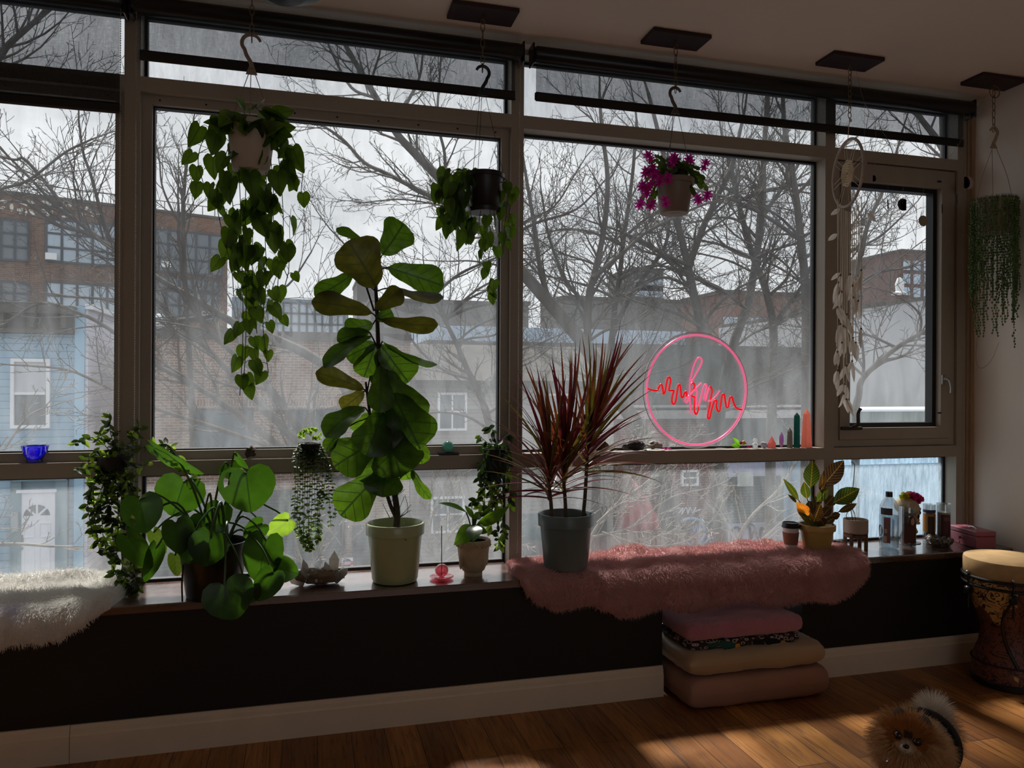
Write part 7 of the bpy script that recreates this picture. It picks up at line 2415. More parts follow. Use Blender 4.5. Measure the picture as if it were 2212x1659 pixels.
# water bottle
c = on(1920, 1184); s = ppm(c)
t = thing('water_bottle', c, 'clear plastic water bottle with black cap and label', 'bottle')
z = lambda y: (1186 - y) / s
M_pet_ = clearish('clear_bottle_plastic', 'eef1f3', tl=.06, gloss=.5); M_wat = clearish('still_water', 'd8e2e8', tl=.10, gloss=.1)
mb = MB(); mb.lathe([(0, .004), (14 / s, 0), (19 / s, .004), (19.5 / s, .012), (19.5 / s, z(1105)), (18.5 / s, z(1095)), (14 / s, z(1084)), (8 / s, z(1077)), (6.2 / s, z(1074)), (6.2 / s, z(1070))], c, 36); mb.build('bottle', M_pet_, t)
mb = MB(); mb.lathe([(0, .006), (18.5 / s, .006), (18.8 / s, .014), (18.8 / s, z(1115)), (0, z(1115))], c, 32); mb.build('water', M_wat, t)
mb = MB(); mb.lathe([(0, z(1075)), (7 / s, z(1075)), (7 / s, z(1065)), (6.6 / s, z(1064)), (0, z(1064))], c, 28); mb.build('cap', M_blk, t)
va = atan2(CAM.y - c.y, CAM.x - c.x)
def cyl_patch(mb, c, r, a0, a1, z0, z1, n=10):
    k = len(mb.v)
    for i in range(n + 1):
        a = lerp(a0, a1, i / n)
        for zz in (z0, z1):
            mb.v.append((c.x + r * cos(a), c.y + r * sin(a), c.z + zz))
    for i in range(n):
        a = k + 2 * i; mb.q(a, a + 2, a + 3, a + 1)
M_prn = pm('black_label_ink', '15151a', .5); M_prw = pm('white_label_ink', 'c8c2b8', .5); M_pfig = pm('muted_pink_label', '8a6a68', .6); M_pdk = pm('dark_label_band', '4a4448', .6)
def letters_cyl(body, parent, c, r, ang, zc, size, mat, vertical=True, name='lettering'):
    cu = bpy.data.curves.new(name, 'FONT'); cu.body = body; cu.size = size; cu.align_x = 'CENTER'; cu.align_y = 'CENTER'; cu.extrude = .0002
    cu.materials.append(mat)
    o = bpy.data.objects.new(name, cu); COL.objects.link(o); o.parent = parent
    o.location = Vector((r * cos(ang), r * sin(ang), zc))
    Rz = Matrix.Rotation(ang + pi / 2, 3, 'Z') @ Matrix.Rotation(pi / 2, 3, 'X')
    if vertical: Rz = Rz @ Matrix.Rotation(pi / 2, 3, 'Z')
    o.rotation_euler = Rz.to_euler(); ORG[o.name] = ORG[parent.name]
    bpy.context.view_layer.update()
    me = bpy.data.meshes.new_from_object(o); bpy.data.objects.remove(o)
    q = bpy.data.objects.new(name, me); COL.objects.link(q); q.parent = parent
    q.location = Vector((r * cos(ang), r * sin(ang), zc)); q.rotation_euler = Rz.to_euler()
    return q
rb = 19.7 / s
mb = MB(); cyl_patch(mb, c, rb, va - .95, va + .35, z(1097) - .001, z(1103) * 0 + z(1112)); mb.build('label_band', M_pdk, t)
mb = MB(); cyl_patch(mb, c, rb, va - .55, va + .15, z(1172), z(1117)); mb.build('label_panel', M_pfig, t)
mb = MB(); cyl_patch(mb, c, rb * 1.006, va - .62, va - .20, z(1170), z(1157)); mb.build('label_square', M_prw, t)
mb = MB(); cyl_patch(mb, c, rb * 1.006, va - .45, va - .18, z(1151), z(1142)); mb.build('label_square', M_prw, t)
mb = MB(); k0 = len(mb.v)
for i in range(24):
    a = 2 * pi * i / 24; mb.v.append((c.x + rb * 1.008 * cos(va - 1.05 + .42 * cos(a)), c.y + rb * 1.008 * sin(va - 1.05 + .42 * cos(a)), c.z + z(1147) + 12 / s * sin(a)))
mb.q(*[k0 + i for i in range(24)]); mb.build('label_disc', M_prn, t)
letters_cyl('smartwater', t, c, rb * 1.02, va + .38, z(1139), .0185, M_prn)
# portrait candle: plain long-haired figure on a tall glass
def glass_candle(c, rpx, ytop, ywax, ybase, label, waxm, art):
    s = ppm(c); r = rpx / s; H = (ybase - ytop) / s
    t = thing('glass_candle', c, label, 'candle', 'tall glass prayer candles')
    mb = MB(); mb.lathe([(0, 0), (r * .96, 0), (r, .006), (r, H - .003), (r * .97, H), (r * .92, H - .002), (r * .92, .012), (0, .010)], c, 32); mb.build('glass', clearish('candle_glass', 'eceeee', tl=.05, gloss=.5), t)
    mb = MB(); mb.lathe([(0, .011), (r * .91, .011), (r * .91, (ybase - ywax) / s), (0, (ybase - ywax) / s - .002)], c, 28); mb.build('wax', waxm, t)
    a0 = atan2(CAM.y - c.y, CAM.x - c.x)
    for (m_, da0, da1, y0, y1, nm) in art:
        mb = MB(); cyl_patch(mb, c, r * (1.008 + .004 * len(nm) * .1), a0 + da0, a0 + da1, (ybase - y1) / s, (ybase - y0) / s); mb.build(nm, m_, t)
    return t, s, r, a0
M_waxw = pm('white_wax', 'd8d2c8', .5); M_waxb = pm('brown_wax', '5a3c28', .6)
c = on(1966, 1178); c.y = min(c.y + .03, .0); c = Vector((c.x, c.y, ZS)); c = Vector((on(1968, 1176).x - .03, on(1968, 1176).y + .01, ZS))
c = on(1960, 1177)
M_hair = pm('printed_dark_hair', '3a1c18', .6); M_face = pm('printed_face', 'b08070', .6); M_robe = pm('printed_brown_robe', '4a2218', .6)
t, s, r, a0 = glass_candle(c, 17, 1093, 1106, 1177, 'tall glass candle with a long-haired portrait, behind the water bottle', pm('dark_red_wax', '4a2620', .6), [(pm('grey_print_band', '6a6468', .6), -.4, 1.2, 1106, 1112, 'top_band'), (M_robe, -.4, 1.25, 1128, 1170, 'robe_print')])
mb = MB(); k0 = 0
for i in range(24):
    a = 2 * pi * i / 24; aa = a0 + .62 + .42 * cos(a); mb.v.append((c.x + r * 1.014 * cos(aa), c.y + r * 1.014 * sin(aa), c.z + (1177 - 1126) / s + 14 / s * sin(a)))
mb.q(*range(24)); mb.build('hair_print', M_hair, t)
mb = MB()
for i in range(20):
    a = 2 * pi * i / 20; aa = a0 + .62 + .24 * cos(a); mb.v.append((c.x + r * 1.02 * cos(aa), c.y + r * 1.02 * sin(aa), c.z + (1177 - 1124) / s + 7.5 / s * sin(a)))
mb.q(*range(20)); mb.build('face_print', M_face, t)
c = Vector((on(2007, 1170).x, on(2007, 1170).y, ZS)); c.y -= .0
t, s, r, a0 = glass_candle(c, 12.5, 1089, 1104, 1170, 'glass candle with a blue lettered band and amber picture, behind the stone bowl', M_waxb, [(pm('navy_print_band', '2c3460', .6), -1.4, 1.4, 1100, 1106, 'top_band'), (pm('amber_print', 'a8702a', .6), -1.4, 1.4, 1109, 1148, 'amber_print'), (pm('black_print', '15110f', .6), -.2, .9, 1114, 1150, 'arch_print')])
c = Vector((on(2034, 1170).x, on(2034, 1170).y - .012, ZS))
t, s, r, a0 = glass_candle(c, 14.5, 1086, 1105, 1170, 'white glass candle with a maroon picture, nearest the pink box', M_waxw, [(pm('maroon_print', '4a2426', .6), -.4, .95, 1109, 1160, 'maroon_print'), (pm('pale_maroon_arch', '7a5450', .6), 0.0, .8, 1114, 1122, 'arch_print')])
# black striped cone (incense box) in front of the amber candle
c = on(2003, 1168); c.y -= .03; s = ppm(c)
t = thing('striped_holder', (c.x, c.y, ZS), 'small black tapered holder with white stripes on one edge', 'holder')
mb = MB(); mb.lathe([(0, 0), (.026, 0), (.016, .040), (0, .040)], (c.x, c.y, ZS), 4, rot=Matrix.Rotation(.5, 3, 'Z')); mb.build('body', M_blk, t, smooth=False)
mb = MB()
for k in range(7):
    f = k / 7; r = lerp(.0255, .0165, f); a = .5 + pi
    mb.obox((c.x + r * cos(a), c.y + r * sin(a), ZS + .003 + .036 * f), (.005, .005, .0026), Matrix.Rotation(.5, 3, 'Z'))
mb.build('stripes', M_prw, t, smooth=False)
# stone bowl
c = on(2029, 1178); s = ppm(c)
t = thing('stone_bowl', c, 'lumpy grey crystal bowl in front of the two candles', 'bowl')
M_lump = quartz('lumpy_grey_crystal', '8a8074', 'b0a698', .15, .5, 60, '5c554c')
mb = MB(); mb.lathe([(0, 0), (15 / s, 0), (22 / s, 6 / s), (25 / s, 12 / s), (20 / s, 13 / s), (12 / s, 8 / s), (0, 7 / s)], c, 26, wob=lambda a, z: 1 + .08 * sin(5 * a) + .05 * sin(11 * a)); mb.build('bowl', M_lump, t)
mb = MB()
for k in range(34):
    a = 2 * pi * k / 34; rr_ = R12.uniform(18, 25) / s; mb.ball(c + Vector((rr_ * cos(a), rr_ * sin(a), R12.uniform(8, 15) / s)), R12.uniform(3, 5.5) / s, 8, 6, fn=rockfn(k, .3))
mb.build('crystal_rim', M_lump, t)
# pink cash box
bw, bd, bh = .125, .165, .062
fr_ = on(2108, 1186)
yaw_ = radians(-31)
Rb = Matrix.Rotation(yaw_, 3, 'Z')
xl_, xr_ = at(2052, 1160, -.09), at(2160, 1160, -.09)
cb = Vector((3.035, -.115, ZS))
ex_b = (on(2109, 1186) - on(2052, 1168)); ex_b.z = 0
Lb = ex_b.length; ex_b.normalize()
ey_b = Vector((-ex_b.y, ex_b.x, 0))
o_b = on(2109, 1186)
zt_b = at(2108, 1149, o_b.y).z - ZS
t = thing('cash_box', (o_b.x, o_b.y, ZS), 'dusty pink metal cash box with a lock and key in the corner', 'box')
Rbx = Matrix((-ex_b, -ey_b, Vector((0, 0, 1)))).transposed()
Wb = 0.098
M_box = pm('dusty_pink_enamel', 'a05a66', .4)
far = o_b + ey_b * 0.0
cbx = o_b - ex_b * (Lb / 2) + ey_b * (Wb / 2)
dx_ = (cbx + ey_b * Wb / 2).x
mb = MB(); mb.obox((cbx.x, cbx.y, ZS + zt_b * .34), (Lb, Wb, zt_b * .68), Rbx, bev=.003); mb.build('base', M_box, t, smooth=False)
mb = MB(); mb.obox((cbx.x, cbx.y, ZS + zt_b * .85), (Lb + .002, Wb + .002, zt_b * .30), Rbx, bev=.004); lid = mb.build('lid', M_box, t, smooth=False)
mb = MB(); mb.tube(smooth_path([Vector((cbx.x, cbx.y, ZS + zt_b)) - ex_b * .028, Vector((cbx.x, cbx.y, ZS + zt_b + .006)), Vector((cbx.x, cbx.y, ZS + zt_b)) + ex_b * .028], 5), .003, 6); mb.build('handle', pm('bright_steel', 'c8c4c0', .25, .8), lid)
kp = cbx - ey_b * (Wb / 2 + .004) + Vector((0, 0, 0)) - ex_b * .0
kp = Vector((kp.x, kp.y, ZS + zt_b * .45))
mb = MB(); mb.ball(kp, .006, 10, 8); mb.obox(kp - ey_b * .008, (.004, .016, .012), Rbx); mb.tube([kp - ey_b * .012, kp - ey_b * .013 + Vector((0, 0, -.018))], .002, 5); mb.ball(kp - ey_b * .013 + Vector((0, 0, -.02)), (.005, .002, .006), 8, 6); mb.build('lock_and_key', pm('chrome_lock', 'b8b4b0', .2, .9), t)

# ------------------------------------------------------------------ skull on a stand
c = on(1967, 1172); c.y = c.y - .0; s = ppm(c)
SK = lambda x, y: at(1930 + x / 11.85, 1050 + y / 11.85, c.y)
t = thing('skull_stand', c, 'small bone-coloured skull on a black stand, crowned with pink and yellow flowers', 'skull')
mb = MB(); mb.lathe([(0, 0), (20 / s, 0), (20 / s, .003), (0, .004)], c, 36); mb.build('stand_base', M_blk, t)
mb = MB(); mb.tube([c + Vector((0, 0, .003)), Vector((c.x, c.y, SK(440, 900).z))], 2.2 / s, 10); mb.build('stand_rod', M_blk, t)
M_bone = pm('bone', 'b09a78', .6, var=.15, vscale=40)
vd = (CAM - c); vd.z = 0; vd.normalize(); rt_ = Vector((-vd.y, vd.x, 0))
if rt_.dot(RT) < 0: rt_ = -rt_
fwd_s = (rt_ * .80 + vd * .60)          # the face looks to the viewer's right, a little towards them
lat = Vector((-fwd_s.y, fwd_s.x, 0))
def fuse(mb, name, mat, parent, vox=.003, sm=4, sub=0):
    o = mb.build(name, mat, parent)
    m1 = o.modifiers.new('remesh', 'REMESH'); m1.mode = 'VOXEL'; m1.voxel_size = vox; m1.use_smooth_shade = True
    m2 = o.modifiers.new('smooth', 'SMOOTH'); m2.iterations = sm; m2.factor = .5
    return o
u1 = 1 / s
sc_ = SK(330, 560)
Rsk = Matrix((fwd_s, lat, Vector((0, 0, 1)))).transposed()
def sk(f, l, z_): return sc_ + fwd_s * f * u1 + lat * l * u1 + Vector((0, 0, z_ * u1))
mb = MB()
mb.ball(sk(-2, 0, 4), (25 * u1, 18 * u1, 19 * u1), 24, 16, Rsk)
mb.ball(sk(12, 0, 2), (17 * u1, 15 * u1, 17 * u1), 20, 14, Rsk)
mb.ball(sk(20, 0, -12), (9 * u1, 11 * u1, 11 * u1), 16, 12, Rsk)
mb.ball(sk(22, 0, -22), (7.5 * u1, 9 * u1, 7 * u1), 16, 12, Rsk)
for sg in (-1, 1):
    mb.tube([sk(18, sg * 12, -13), sk(6, sg * 16, -14), sk(-6, sg * 15, -11)], [4 * u1, 2.4 * u1, 3 * u1], 8)
    mb.tube([sk(24, sg * 3, 0), sk(22, sg * 13, 1), sk(17, sg * 15, -8)], 3.2 * u1, 8)
mb.tube([sk(27, 0, 0), sk(29, 0, -8)], [3 * u1, 2.4 * u1], 8)
fuse(mb, 'cranium', M_bone, t, .0022, 3)
mb = MB()
for sg in (-1, 1):
    mb.ball(sk(23.5, sg * 8, -7), (4 * u1, 5.2 * u1, 5.2 * u1), 14, 10, Rsk)
mb.ball(sk(28.6, 0, -14), (2.2 * u1, 3 * u1, 4.6 * u1), 10, 8, Rsk)
mb.build('dark_sockets', pm('socket_shadow_brown', '120c08', .9), t)  # dark balls stand in for the shade inside sockets and nose
mb = MB()
for k in range(9):
    a = (k - 4) * .30; p = sk(21 + 8 * cos(a), 9 * sin(a), -28.5); mb.ball(p, (1.5 * u1, 1.5 * u1, 2.6 * u1), 7, 5, Rsk)
mb.build('upper_teeth', pm('ivory_teeth', 'c8b898', .4), t)
mb = MB()
jp = [sk(-4, 15, -16), sk(-3, 15, -30), sk(4, 13, -40), sk(14, 9, -46), sk(22, 0, -48), sk(14, -9, -46), sk(4, -13, -40), sk(-3, -15, -30), sk(-4, -15, -16)]
mb.tube(smooth_path(jp, 4), [3 * u1] * 8 + [4.4 * u1] * 17 + [3 * u1] * 8, 8)
fuse(mb, 'jaw', M_bone, t, .0022, 2)
mb = MB()
for k in range(8):
    a = (k - 3.5) * .3; mb.ball(sk(15 + 7 * cos(a), 8 * sin(a), -41.5 - 2 * cos(a)), (1.4 * u1, 1.4 * u1, 2.4 * u1), 7, 5, Rsk)
mb.build('lower_teeth', pm('ivory_teeth_low', 'c8b898', .4), t)
M_pf = leaf_mat('hot_pink_tissue', 'd8327c', 'f868a8', .6, .45); M_yf = leaf_mat('yellow_tissue', 'd8c830', 'f0e850', .6, .45)
for (cx_, cy_, r_, mt_, nm) in ((430, 290, 13, M_pf, 'pink_flower'), (600, 340, 13, M_pf, 'pink_flower'), (690, 330, 8, M_pf, 'pink_flower'), (520, 250, 9, M_pf, 'pink_flower'), (275, 270, 10, M_yf, 'yellow_flower'), (380, 230, 6, M_yf, 'yellow_flower')):
    p = SK(cx_, cy_); mb = MB()
    for k in range(38):
        d = Vector((R12.uniform(-1, 1), R12.uniform(-1, .6), R12.uniform(-.5, 1))).normalized()
        mb.strip_leaf(p, p + d * r_ * u1 * R12.uniform(.8, 1.1), Vector((R12.uniform(-1, 1), R12.uniform(-1, 1), R12.uniform(-1, 1))), r_ * u1 * .9, [(0, .2), (.4, .8), (.8, 1), (1, .6)], ns=4, cup=.6, wave=.12, seed=k)
    mb.build(nm, mt_, t)

# ------------------------------------------------------------------ cubby: panel, cushions, blanket
def pillow(c, sx, sy, h, rot, seed, e=6.0, pw_=.5, n=34, wr=.004, sag=None):
    mb = MB(); k = 0
    Rz = Matrix.Rotation(rot, 3, 'Z')
    for side in (1, -1):
        for i in range(n + 1):
            for j in range(n + 1):
                u, v = 2 * i / n - 1, 2 * j / n - 1
                uu, vv = math.copysign(1 - (1 - abs(u)) ** 1.5, u), math.copysign(1 - (1 - abs(v)) ** 1.5, v)
                # rounded plan corners
                k_ = 1 - .045 * (abs(uu) ** 6) * (abs(vv) ** 6)
                f = max(0, (1 - abs(uu) ** e)) * max(0, (1 - abs(vv) ** e))
                z_ = side * h / 2 * f ** pw_
                w_ = wr * noise.noise(Vector((uu * 4 + seed, vv * 4, side))) + wr * .6 * noise.noise(Vector((uu * 11 + seed, vv * 9, side)))
                p = Rz @ Vector((uu * sx / 2 * k_, vv * sy / 2 * k_, z_ + (w_ if f > .02 else 0) + (sag(uu, vv) if sag and side > 0 else 0)))
                mb.v.append(tuple(Vector(c) + p))
    m = n + 1
    for s_, off in ((1, 0), (-1, m * m)):
        for i in range(n):
            for j in range(n):
                a = off + i * m + j
                mb.q(*((a, a + m, a + m + 1, a + 1) if s_ > 0 else (a, a + 1, a + m + 1, a + m)))
    for i in range(n):
        for (a, b_) in ((i * m, (i + 1) * m), (i * m + n, (i + 1) * m + n), (i, i + 1), (n * m + i, n * m + i + 1)):
            mb.q(a, b_, m * m + b_, m * m + a)
    return mb
x0c, x1c = 1.405, 2.050
cw = x1c - x0c
M_cush = pm('blush_beige_cushion_cotton', '9a7564', .8, var=.08, vscale=6, bump=.15, bscale=300)
M_cush2 = pm('satin_champagne_cushion', 'a08868', .42, var=.08, vscale=6, sheen=.3)
yfr = -.415
dcu = .40
mb = pillow(((x0c + x1c) / 2, yfr + dcu / 2, .063), cw, dcu, .124, .0, 1, e=12, pw_=.30, wr=.004)
low = tag(mb.build('floor_cushion', M_cush), 'lower blush floor cushion folded on the floor in the cubby', 'cushion', 'cushions stacked in the cubby')
mb = pillow(((x0c + x1c) / 2 - .005, yfr + dcu / 2 + .004, .172), cw - .012, dcu - .01, .095, .0, 5, e=9, pw_=.34, wr=.007)
tag(mb.build('floor_cushion', M_cush2), 'upper champagne satin cushion under the pink blanket', 'cushion', 'cushions stacked in the cubby')
M_pat = None
m, nt, b = new_mat('black_white_woven_pattern')
co = ncoord(nt)
wv = nt.nodes.new('ShaderNodeTexVoronoi'); wv.inputs['Scale'].default_value = 42
nt.links.new(nmap(nt, co, (1, 1, 1.6)), wv.inputs['Vector'])
nt.links.new(ramp(nt, wv.outputs['Distance'], [(.25, lin('15100f')), (.32, lin('a89890')), (.42, lin('a89890')), (.5, lin('2a1818'))]), b.inputs['Base Color'])
b.inputs['Roughness'].default_value = .9
M_pat = m
xb0, xb1 = at(1502, 1400, -.36).x, at(1738, 1390, -.36).x
bl = .005
mb = pillow(((xb0 + xb1) / 2 - .02, -.225, .232), xb1 - xb0 + .02, .27, .036, .0, 9, e=14, pw_=.25, wr=.002)
tag(mb.build('woven_cloth', M_pat), 'folded black and white patterned cloth under the pink blanket', 'cloth')
M_blkt = pm('dusty_pink_wool_blanket', 'b06f80', .95, var=.10, vscale=14, bump=.8, bscale=170, sheen=.4)
x0b, x1b = at(1478, 1350, -.34).x, at(1741, 1385, -.36).x
def bsag(u, v): return .030 * math.exp(-((u - .1) / .6) ** 2 - ((v - .3) / .8) ** 2) + .010 * sin(3 * u + 1) * (1 - abs(v)) - .004 * v
mb = pillow(((x0b + x1b) / 2 + .002, -.215, .283), x1b - x0b, .285, .070, .0, 14, e=12, pw_=.28, wr=.005, sag=bsag)
bk_ = tag(mb.build('wool_blanket', M_blkt), 'folded dusty pink wool blanket with dark bird motifs on the cushions', 'blanket')
M_tl = pm('teal_motif_wool', '1f4a44', .95); M_bk = pm('black_motif_wool', '141012', .95); M_or = pm('orange_motif_wool', 'c08a2a', .95)
def motif(px, py, main):
    yb = -.362
    P = lambda x, y: at(px + x, py + y, yb)
    mb = MB()
    ezz = Vector((0, -1, 0))
    def poly(pts):
        o = P(0, 0); k0 = len(mb.v)
        for d in (0, .004):
            for x, y in pts:
                q = P(x, y); mb.v.append((q.x, q.y - d + .002, q.z))
        n_ = len(pts); mb.q(*[k0 + n_ + i for i in range(n_)]); mb.q(*[k0 + i for i in range(n_)][::-1])
        for i in range(n_):
            j = (i + 1) % n_; mb.q(k0 + i, k0 + j, k0 + n_ + j, k0 + n_ + i)
    poly([(-12, -5), (0, -9), (18, -8), (24, -3), (24, 6), (10, 8), (-4, 5)])
    for q in range(4):
        poly([(-12, -6 + 3 * q), (-34 - 3 * (q % 2), -3 + 2 * q), (-34, -1.6 + 2 * q), (-10, -4 + 3 * q)])
    poly([(4, -9), (-14, -13), (-14, -11.5), (0, -7)]); poly([(4, 7), (-8, 12), (-8, 13), (10, 10)])
    mb.build('bird_motif', main, bk_, smooth=False)
    mb = MB(); poly([(26, -3), (34, -4), (36, 1), (30, 5), (25, 3)]); mb.build('motif_head', M_or, bk_, smooth=False)
    mb = MB(); poly([(36, -1), (54, -2.5), (54, -1.5), (37, 1.5)]); mb.build('motif_beak', M_bk, bk_, smooth=False)
motif(1563, 1394, M_tl); motif(1661, 1387, M_bk)
# gold panel in the cubby
xg0, xg1 = at(1640, 1340, -.06).x, NX1 - .012
mb = MB(); mb.box(xg0, xg1, -.075, -.055, .002, at(1700, 1300, -.06).z)
t = tag(mb.build('gold_panel', pm('brushed_gold_board', '9a7a4a', .5, var=.12, vscale=10), smooth=False), 'gold board with scribbled dark lines leaning inside the cubby', 'panel')
mb = MB()
for k in range(26):
    a, b_ = Vector((R12.uniform(xg0, xg1), -.076, R12.uniform(.1, .46))), Vector((R12.uniform(xg0, xg1), -.076, R12.uniform(.1, .46)))
    mb.tube([a, b_], .0011, 4)
mb.build('scribbled_lines', pm('dark_line_ink', '2a1c12', .7), t)

# ------------------------------------------------------------------ djembe drum
Yr = -.47; R_ = .168
cx_ = at(2110, 1215, Yr).x + R_
zt_ = at(2190, 1203, Yr).z
t = thing('djembe', (cx_, Yr, 0), 'goblet hand drum with a tan skin and swirling brown pattern, in the corner', 'drum')
m, nt, b = new_mat('swirled_brown_cloth_print')
co = ncoord(nt)
n_ = nnoise(nt, co, 11, 3, .5, 2.2)
sw = nmath(nt, 'FRACT', nmath(nt, 'MULTIPLY', n_, 7.0))
base = ramp(nt, nnoise(nt, co, 5, 2), [(.42, lin('6a3c30')), (.55, lin('c09a5c'))], 'CONSTANT')
nt.links.new(nmix(nt, nmath(nt, 'LESS_THAN', sw, .30), base, lin('2a1512')), b.inputs['Base Color']); b.inputs['Roughness'].default_value = .5
M_djp = m
H = zt_
mb = MB(); mb.lathe([(R_ * .80, .012), (R_ * .80, H * .18), (R_ * .66, H * .30), (R_ * .60, H * .42), (R_ * .72, H * .56), (R_ * .90, H * .70), (R_ * .97, H * .80), (R_ * .97, H * .86)], (cx_, Yr, 0), 48); mb.build('shell', M_djp, t)
mb = MB(); mb.lathe([(0, 0), (R_ * .78, 0), (R_ * .84, .006), (R_ * .84, .024), (R_ * .80, .03)], (cx_, Yr, 0), 48); mb.build('rubber_foot', M_blk, t)
mb = MB(); mb.lathe([(R_ * .98, H * .86), (R_ * 1.0, H * .87), (R_ * 1.0, H - .012), (R_ * .985, H - .003), (R_ * .93, H), (0, H + .001)], (cx_, Yr, 0), 56); mb.build('drum_skin', pm('tan_goatskin', 'b08f62', .7, var=.12, vscale=18), t)
for zz in (.855, .795):
    mb = MB(); mb.tube([(cx_ + R_ * 1.015 * cos(2 * pi * i / 56), Yr + R_ * 1.015 * sin(2 * pi * i / 56), H * zz) for i in range(56)], .0062, 8, closed=True); mb.build('tension_hoop', M_blk, t)
for k in range(6):
    a = 2 * pi * k / 6 + .82
    mb = MB(); p = Vector((cx_ + R_ * 1.04 * cos(a), Yr + R_ * 1.04 * sin(a), 0)); mb.tube([p + Vector((0, 0, H * .60)), p + Vector((0, 0, H * .88))], .004, 6); mb.obox(p + Vector((0, 0, H * .74)), (.03, .03, .035), Matrix.Rotation(a, 3, 'Z'), bev=.006); l_ = mb.build('tuning_lug', M_blk, t)
    mb = MB(); mb.ball(p + Vector((.004 * cos(a), .004 * sin(a), H * .885)), .007, 8, 6); mb.build('lug_bolt', pm('chrome_bolt', 'c0bcb8', .2, .9), l_)
mb = MB(); mb.tube([(cx_ + R_ * .805 * cos(2 * pi * i / 48), Yr + R_ * .805 * sin(2 * pi * i / 48), H * .185) for i in range(48)], .004, 6, closed=True); mb.build('waist_band', pm('dark_red_band', '2a1010', .6), t)
mb = MB(); mb.tube(smooth_path([Vector((cx_ - R_ * .7, Yr - R_ * .72, H * .72)), Vector((cx_ - R_ * .75, Yr - R_ * .5, H * .55)), Vector((cx_ - R_ * .55, Yr - R_ * .45, H * .35)), Vector((cx_ - R_ * .45, Yr - R_ * .68, H * .19))], 6), .006, 6); mb.build('carry_strap', M_blk, t)
# ------------------------------------------------------------------ small fluffy dog
Hc = dep(1962, 1596, 2.13)
Bc = dep(2016, 1618, 2.40)
fh = (Hc - Bc); fh.z = 0; fh.normalize()
lh = Vector((-fh.y, fh.x, 0))              # dog's left
Bc = Hc - fh * .20; Bc.z = .165
dog = thing('dog', (Bc.x, Bc.y, 0), 'small fluffy orange and cream dog looking up from the floor, wearing a dark harness', 'dog')
M_dskin = pm('cream_dog_coat', 'a8845c', .9, var=.15, vscale=20)
# face frame: looks at the viewer, head rolled a little
ff = (CAM - Hc).normalized(); ff = (ff * .85 + fh * .25).normalized()
rv_ = ff.cross(Vector((0, 0, 1))).normalized()      # viewer's left when seen from the front... dog's own left is -rv_
uu_ = rv_.cross(ff).normalized()
er = at(1979, 1605, Hc.y) - at(1947, 1597, Hc.y); er.normalize()
if rv_.dot(er) < 0: rv_ = -rv_
ax_e = (er - ff * er.dot(ff)).normalized()
rv_ = ax_e
uu_ = ff.cross(rv_).normalized()
if uu_.z < 0: uu_ = -uu_
Rh = Matrix((ff, rv_, uu_)).transposed()
def hd_(f, r, u): return Hc + ff * f + rv_ * r + uu_ * u
Rb_ = Matrix((fh, lh, Vector((0, 0, 1)))).transposed()
def bd(f, l, z): return Vector((Bc.x, Bc.y, 0)) + fh * f + lh * l + Vector((0, 0, z))
mb = MB()
mb.ball(bd(0.02, 0, .165), (.115, .068, .066), 20, 14, Rb_)       # deep chest to belly
mb.ball(bd(.085, 0, .165), (.06, .064, .070), 18, 12, Rb_)
mb.ball(bd(-.085, 0, .17), (.06, .062, .06), 18, 12, Rb_)
mb.tube([bd(.10, 0, .17), Hc - ff * .03 - uu_ * .02], [.058, .048], 12)
mb.ball(Hc, (.046, .050, .048), 20, 14, Rh)                      # skull
mb.ball(hd_(.030, 0, -.014), (.030, .032, .026), 16, 12, Rh)     # cheeks
mb.tube([hd_(.035, 0, -.016), hd_(.066, 0, -.021)], [.019, .012], 12)   # muzzle
for sg in (-1, 1):
    # front leg: shoulder, elbow, wrist, paw
    mb.tube([bd(.085, sg * .036, .14), bd(.070, sg * .038, .10), bd(.082, sg * .038, .05), bd(.084, sg * .038, .014)], [.026, .020, .014, .012], 10)
    mb.ball(bd(.094, sg * .038, .011), (.020, .014, .011), 12, 8, Rb_)
    # hind leg: knee forward, hock back, vertical shank
    mb.tube([bd(-.085, sg * .036, .15), bd(-.060, sg * .042, .10), bd(-.115, sg * .042, .062), bd(-.108, sg * .042, .014)], [.036, .026, .014, .012], 10)
    mb.ball(bd(-.098, sg * .042, .011), (.020, .014, .011), 12, 8, Rb_)
mb.tube(smooth_path([bd(-.13, 0, .19), bd(-.135, 0, .22), bd(-.10, .01, .236), bd(-.05, .01, .236)], 4), [.018] * 6 + [.012] * 7, 8)    # tail over the back
body = fuse(mb, 'body', M_dskin, dog, .006, 4)
M_ear = pm('grey_brown_ear', '5f5044', .9); M_nose = pm('black_nose', '0a0808', .3); M_eye = pm('dark_glossy_eye', '080605', .08, spec=.8); M_muz = pm('pale_muzzle', 'b8a48c', .9)
for sg in (-1, 1):
    mb = MB()
    b0 = hd_(.0, sg * .032, .034)
    rot_ = Matrix((rv_, ff, uu_)).transposed()
    mb.lathe([(.021, 0), (.021, .014), (.017, .028), (.010, .037), (0, .042)], b0, 14, rot=rot_, sy=.45)
    mb.build('ear', M_ear, dog)
    mb = MB(); mb.ball(hd_(.0465, sg * .0235, .004), .0115, 14, 10); mb.build('eye', M_eye, dog)
mb = MB(); mb.ball(hd_(.063, 0, -.021), (.013, .0155, .0125), 14, 10, Rh); mb.build('muzzle_patch', M_muz, dog)
mb = MB(); mb.ball(hd_(.075, 0, -.014), (.006, .0085, .0065), 12, 8, Rh); mb.build('nose', M_nose, dog)
mb = MB(); mb.tube(smooth_path([hd_(.066, -.012, -.028), hd_(.074, 0, -.026), hd_(.066, .012, -.028)], 4), .0012, 5); mb.build('mouth', M_nose, dog)
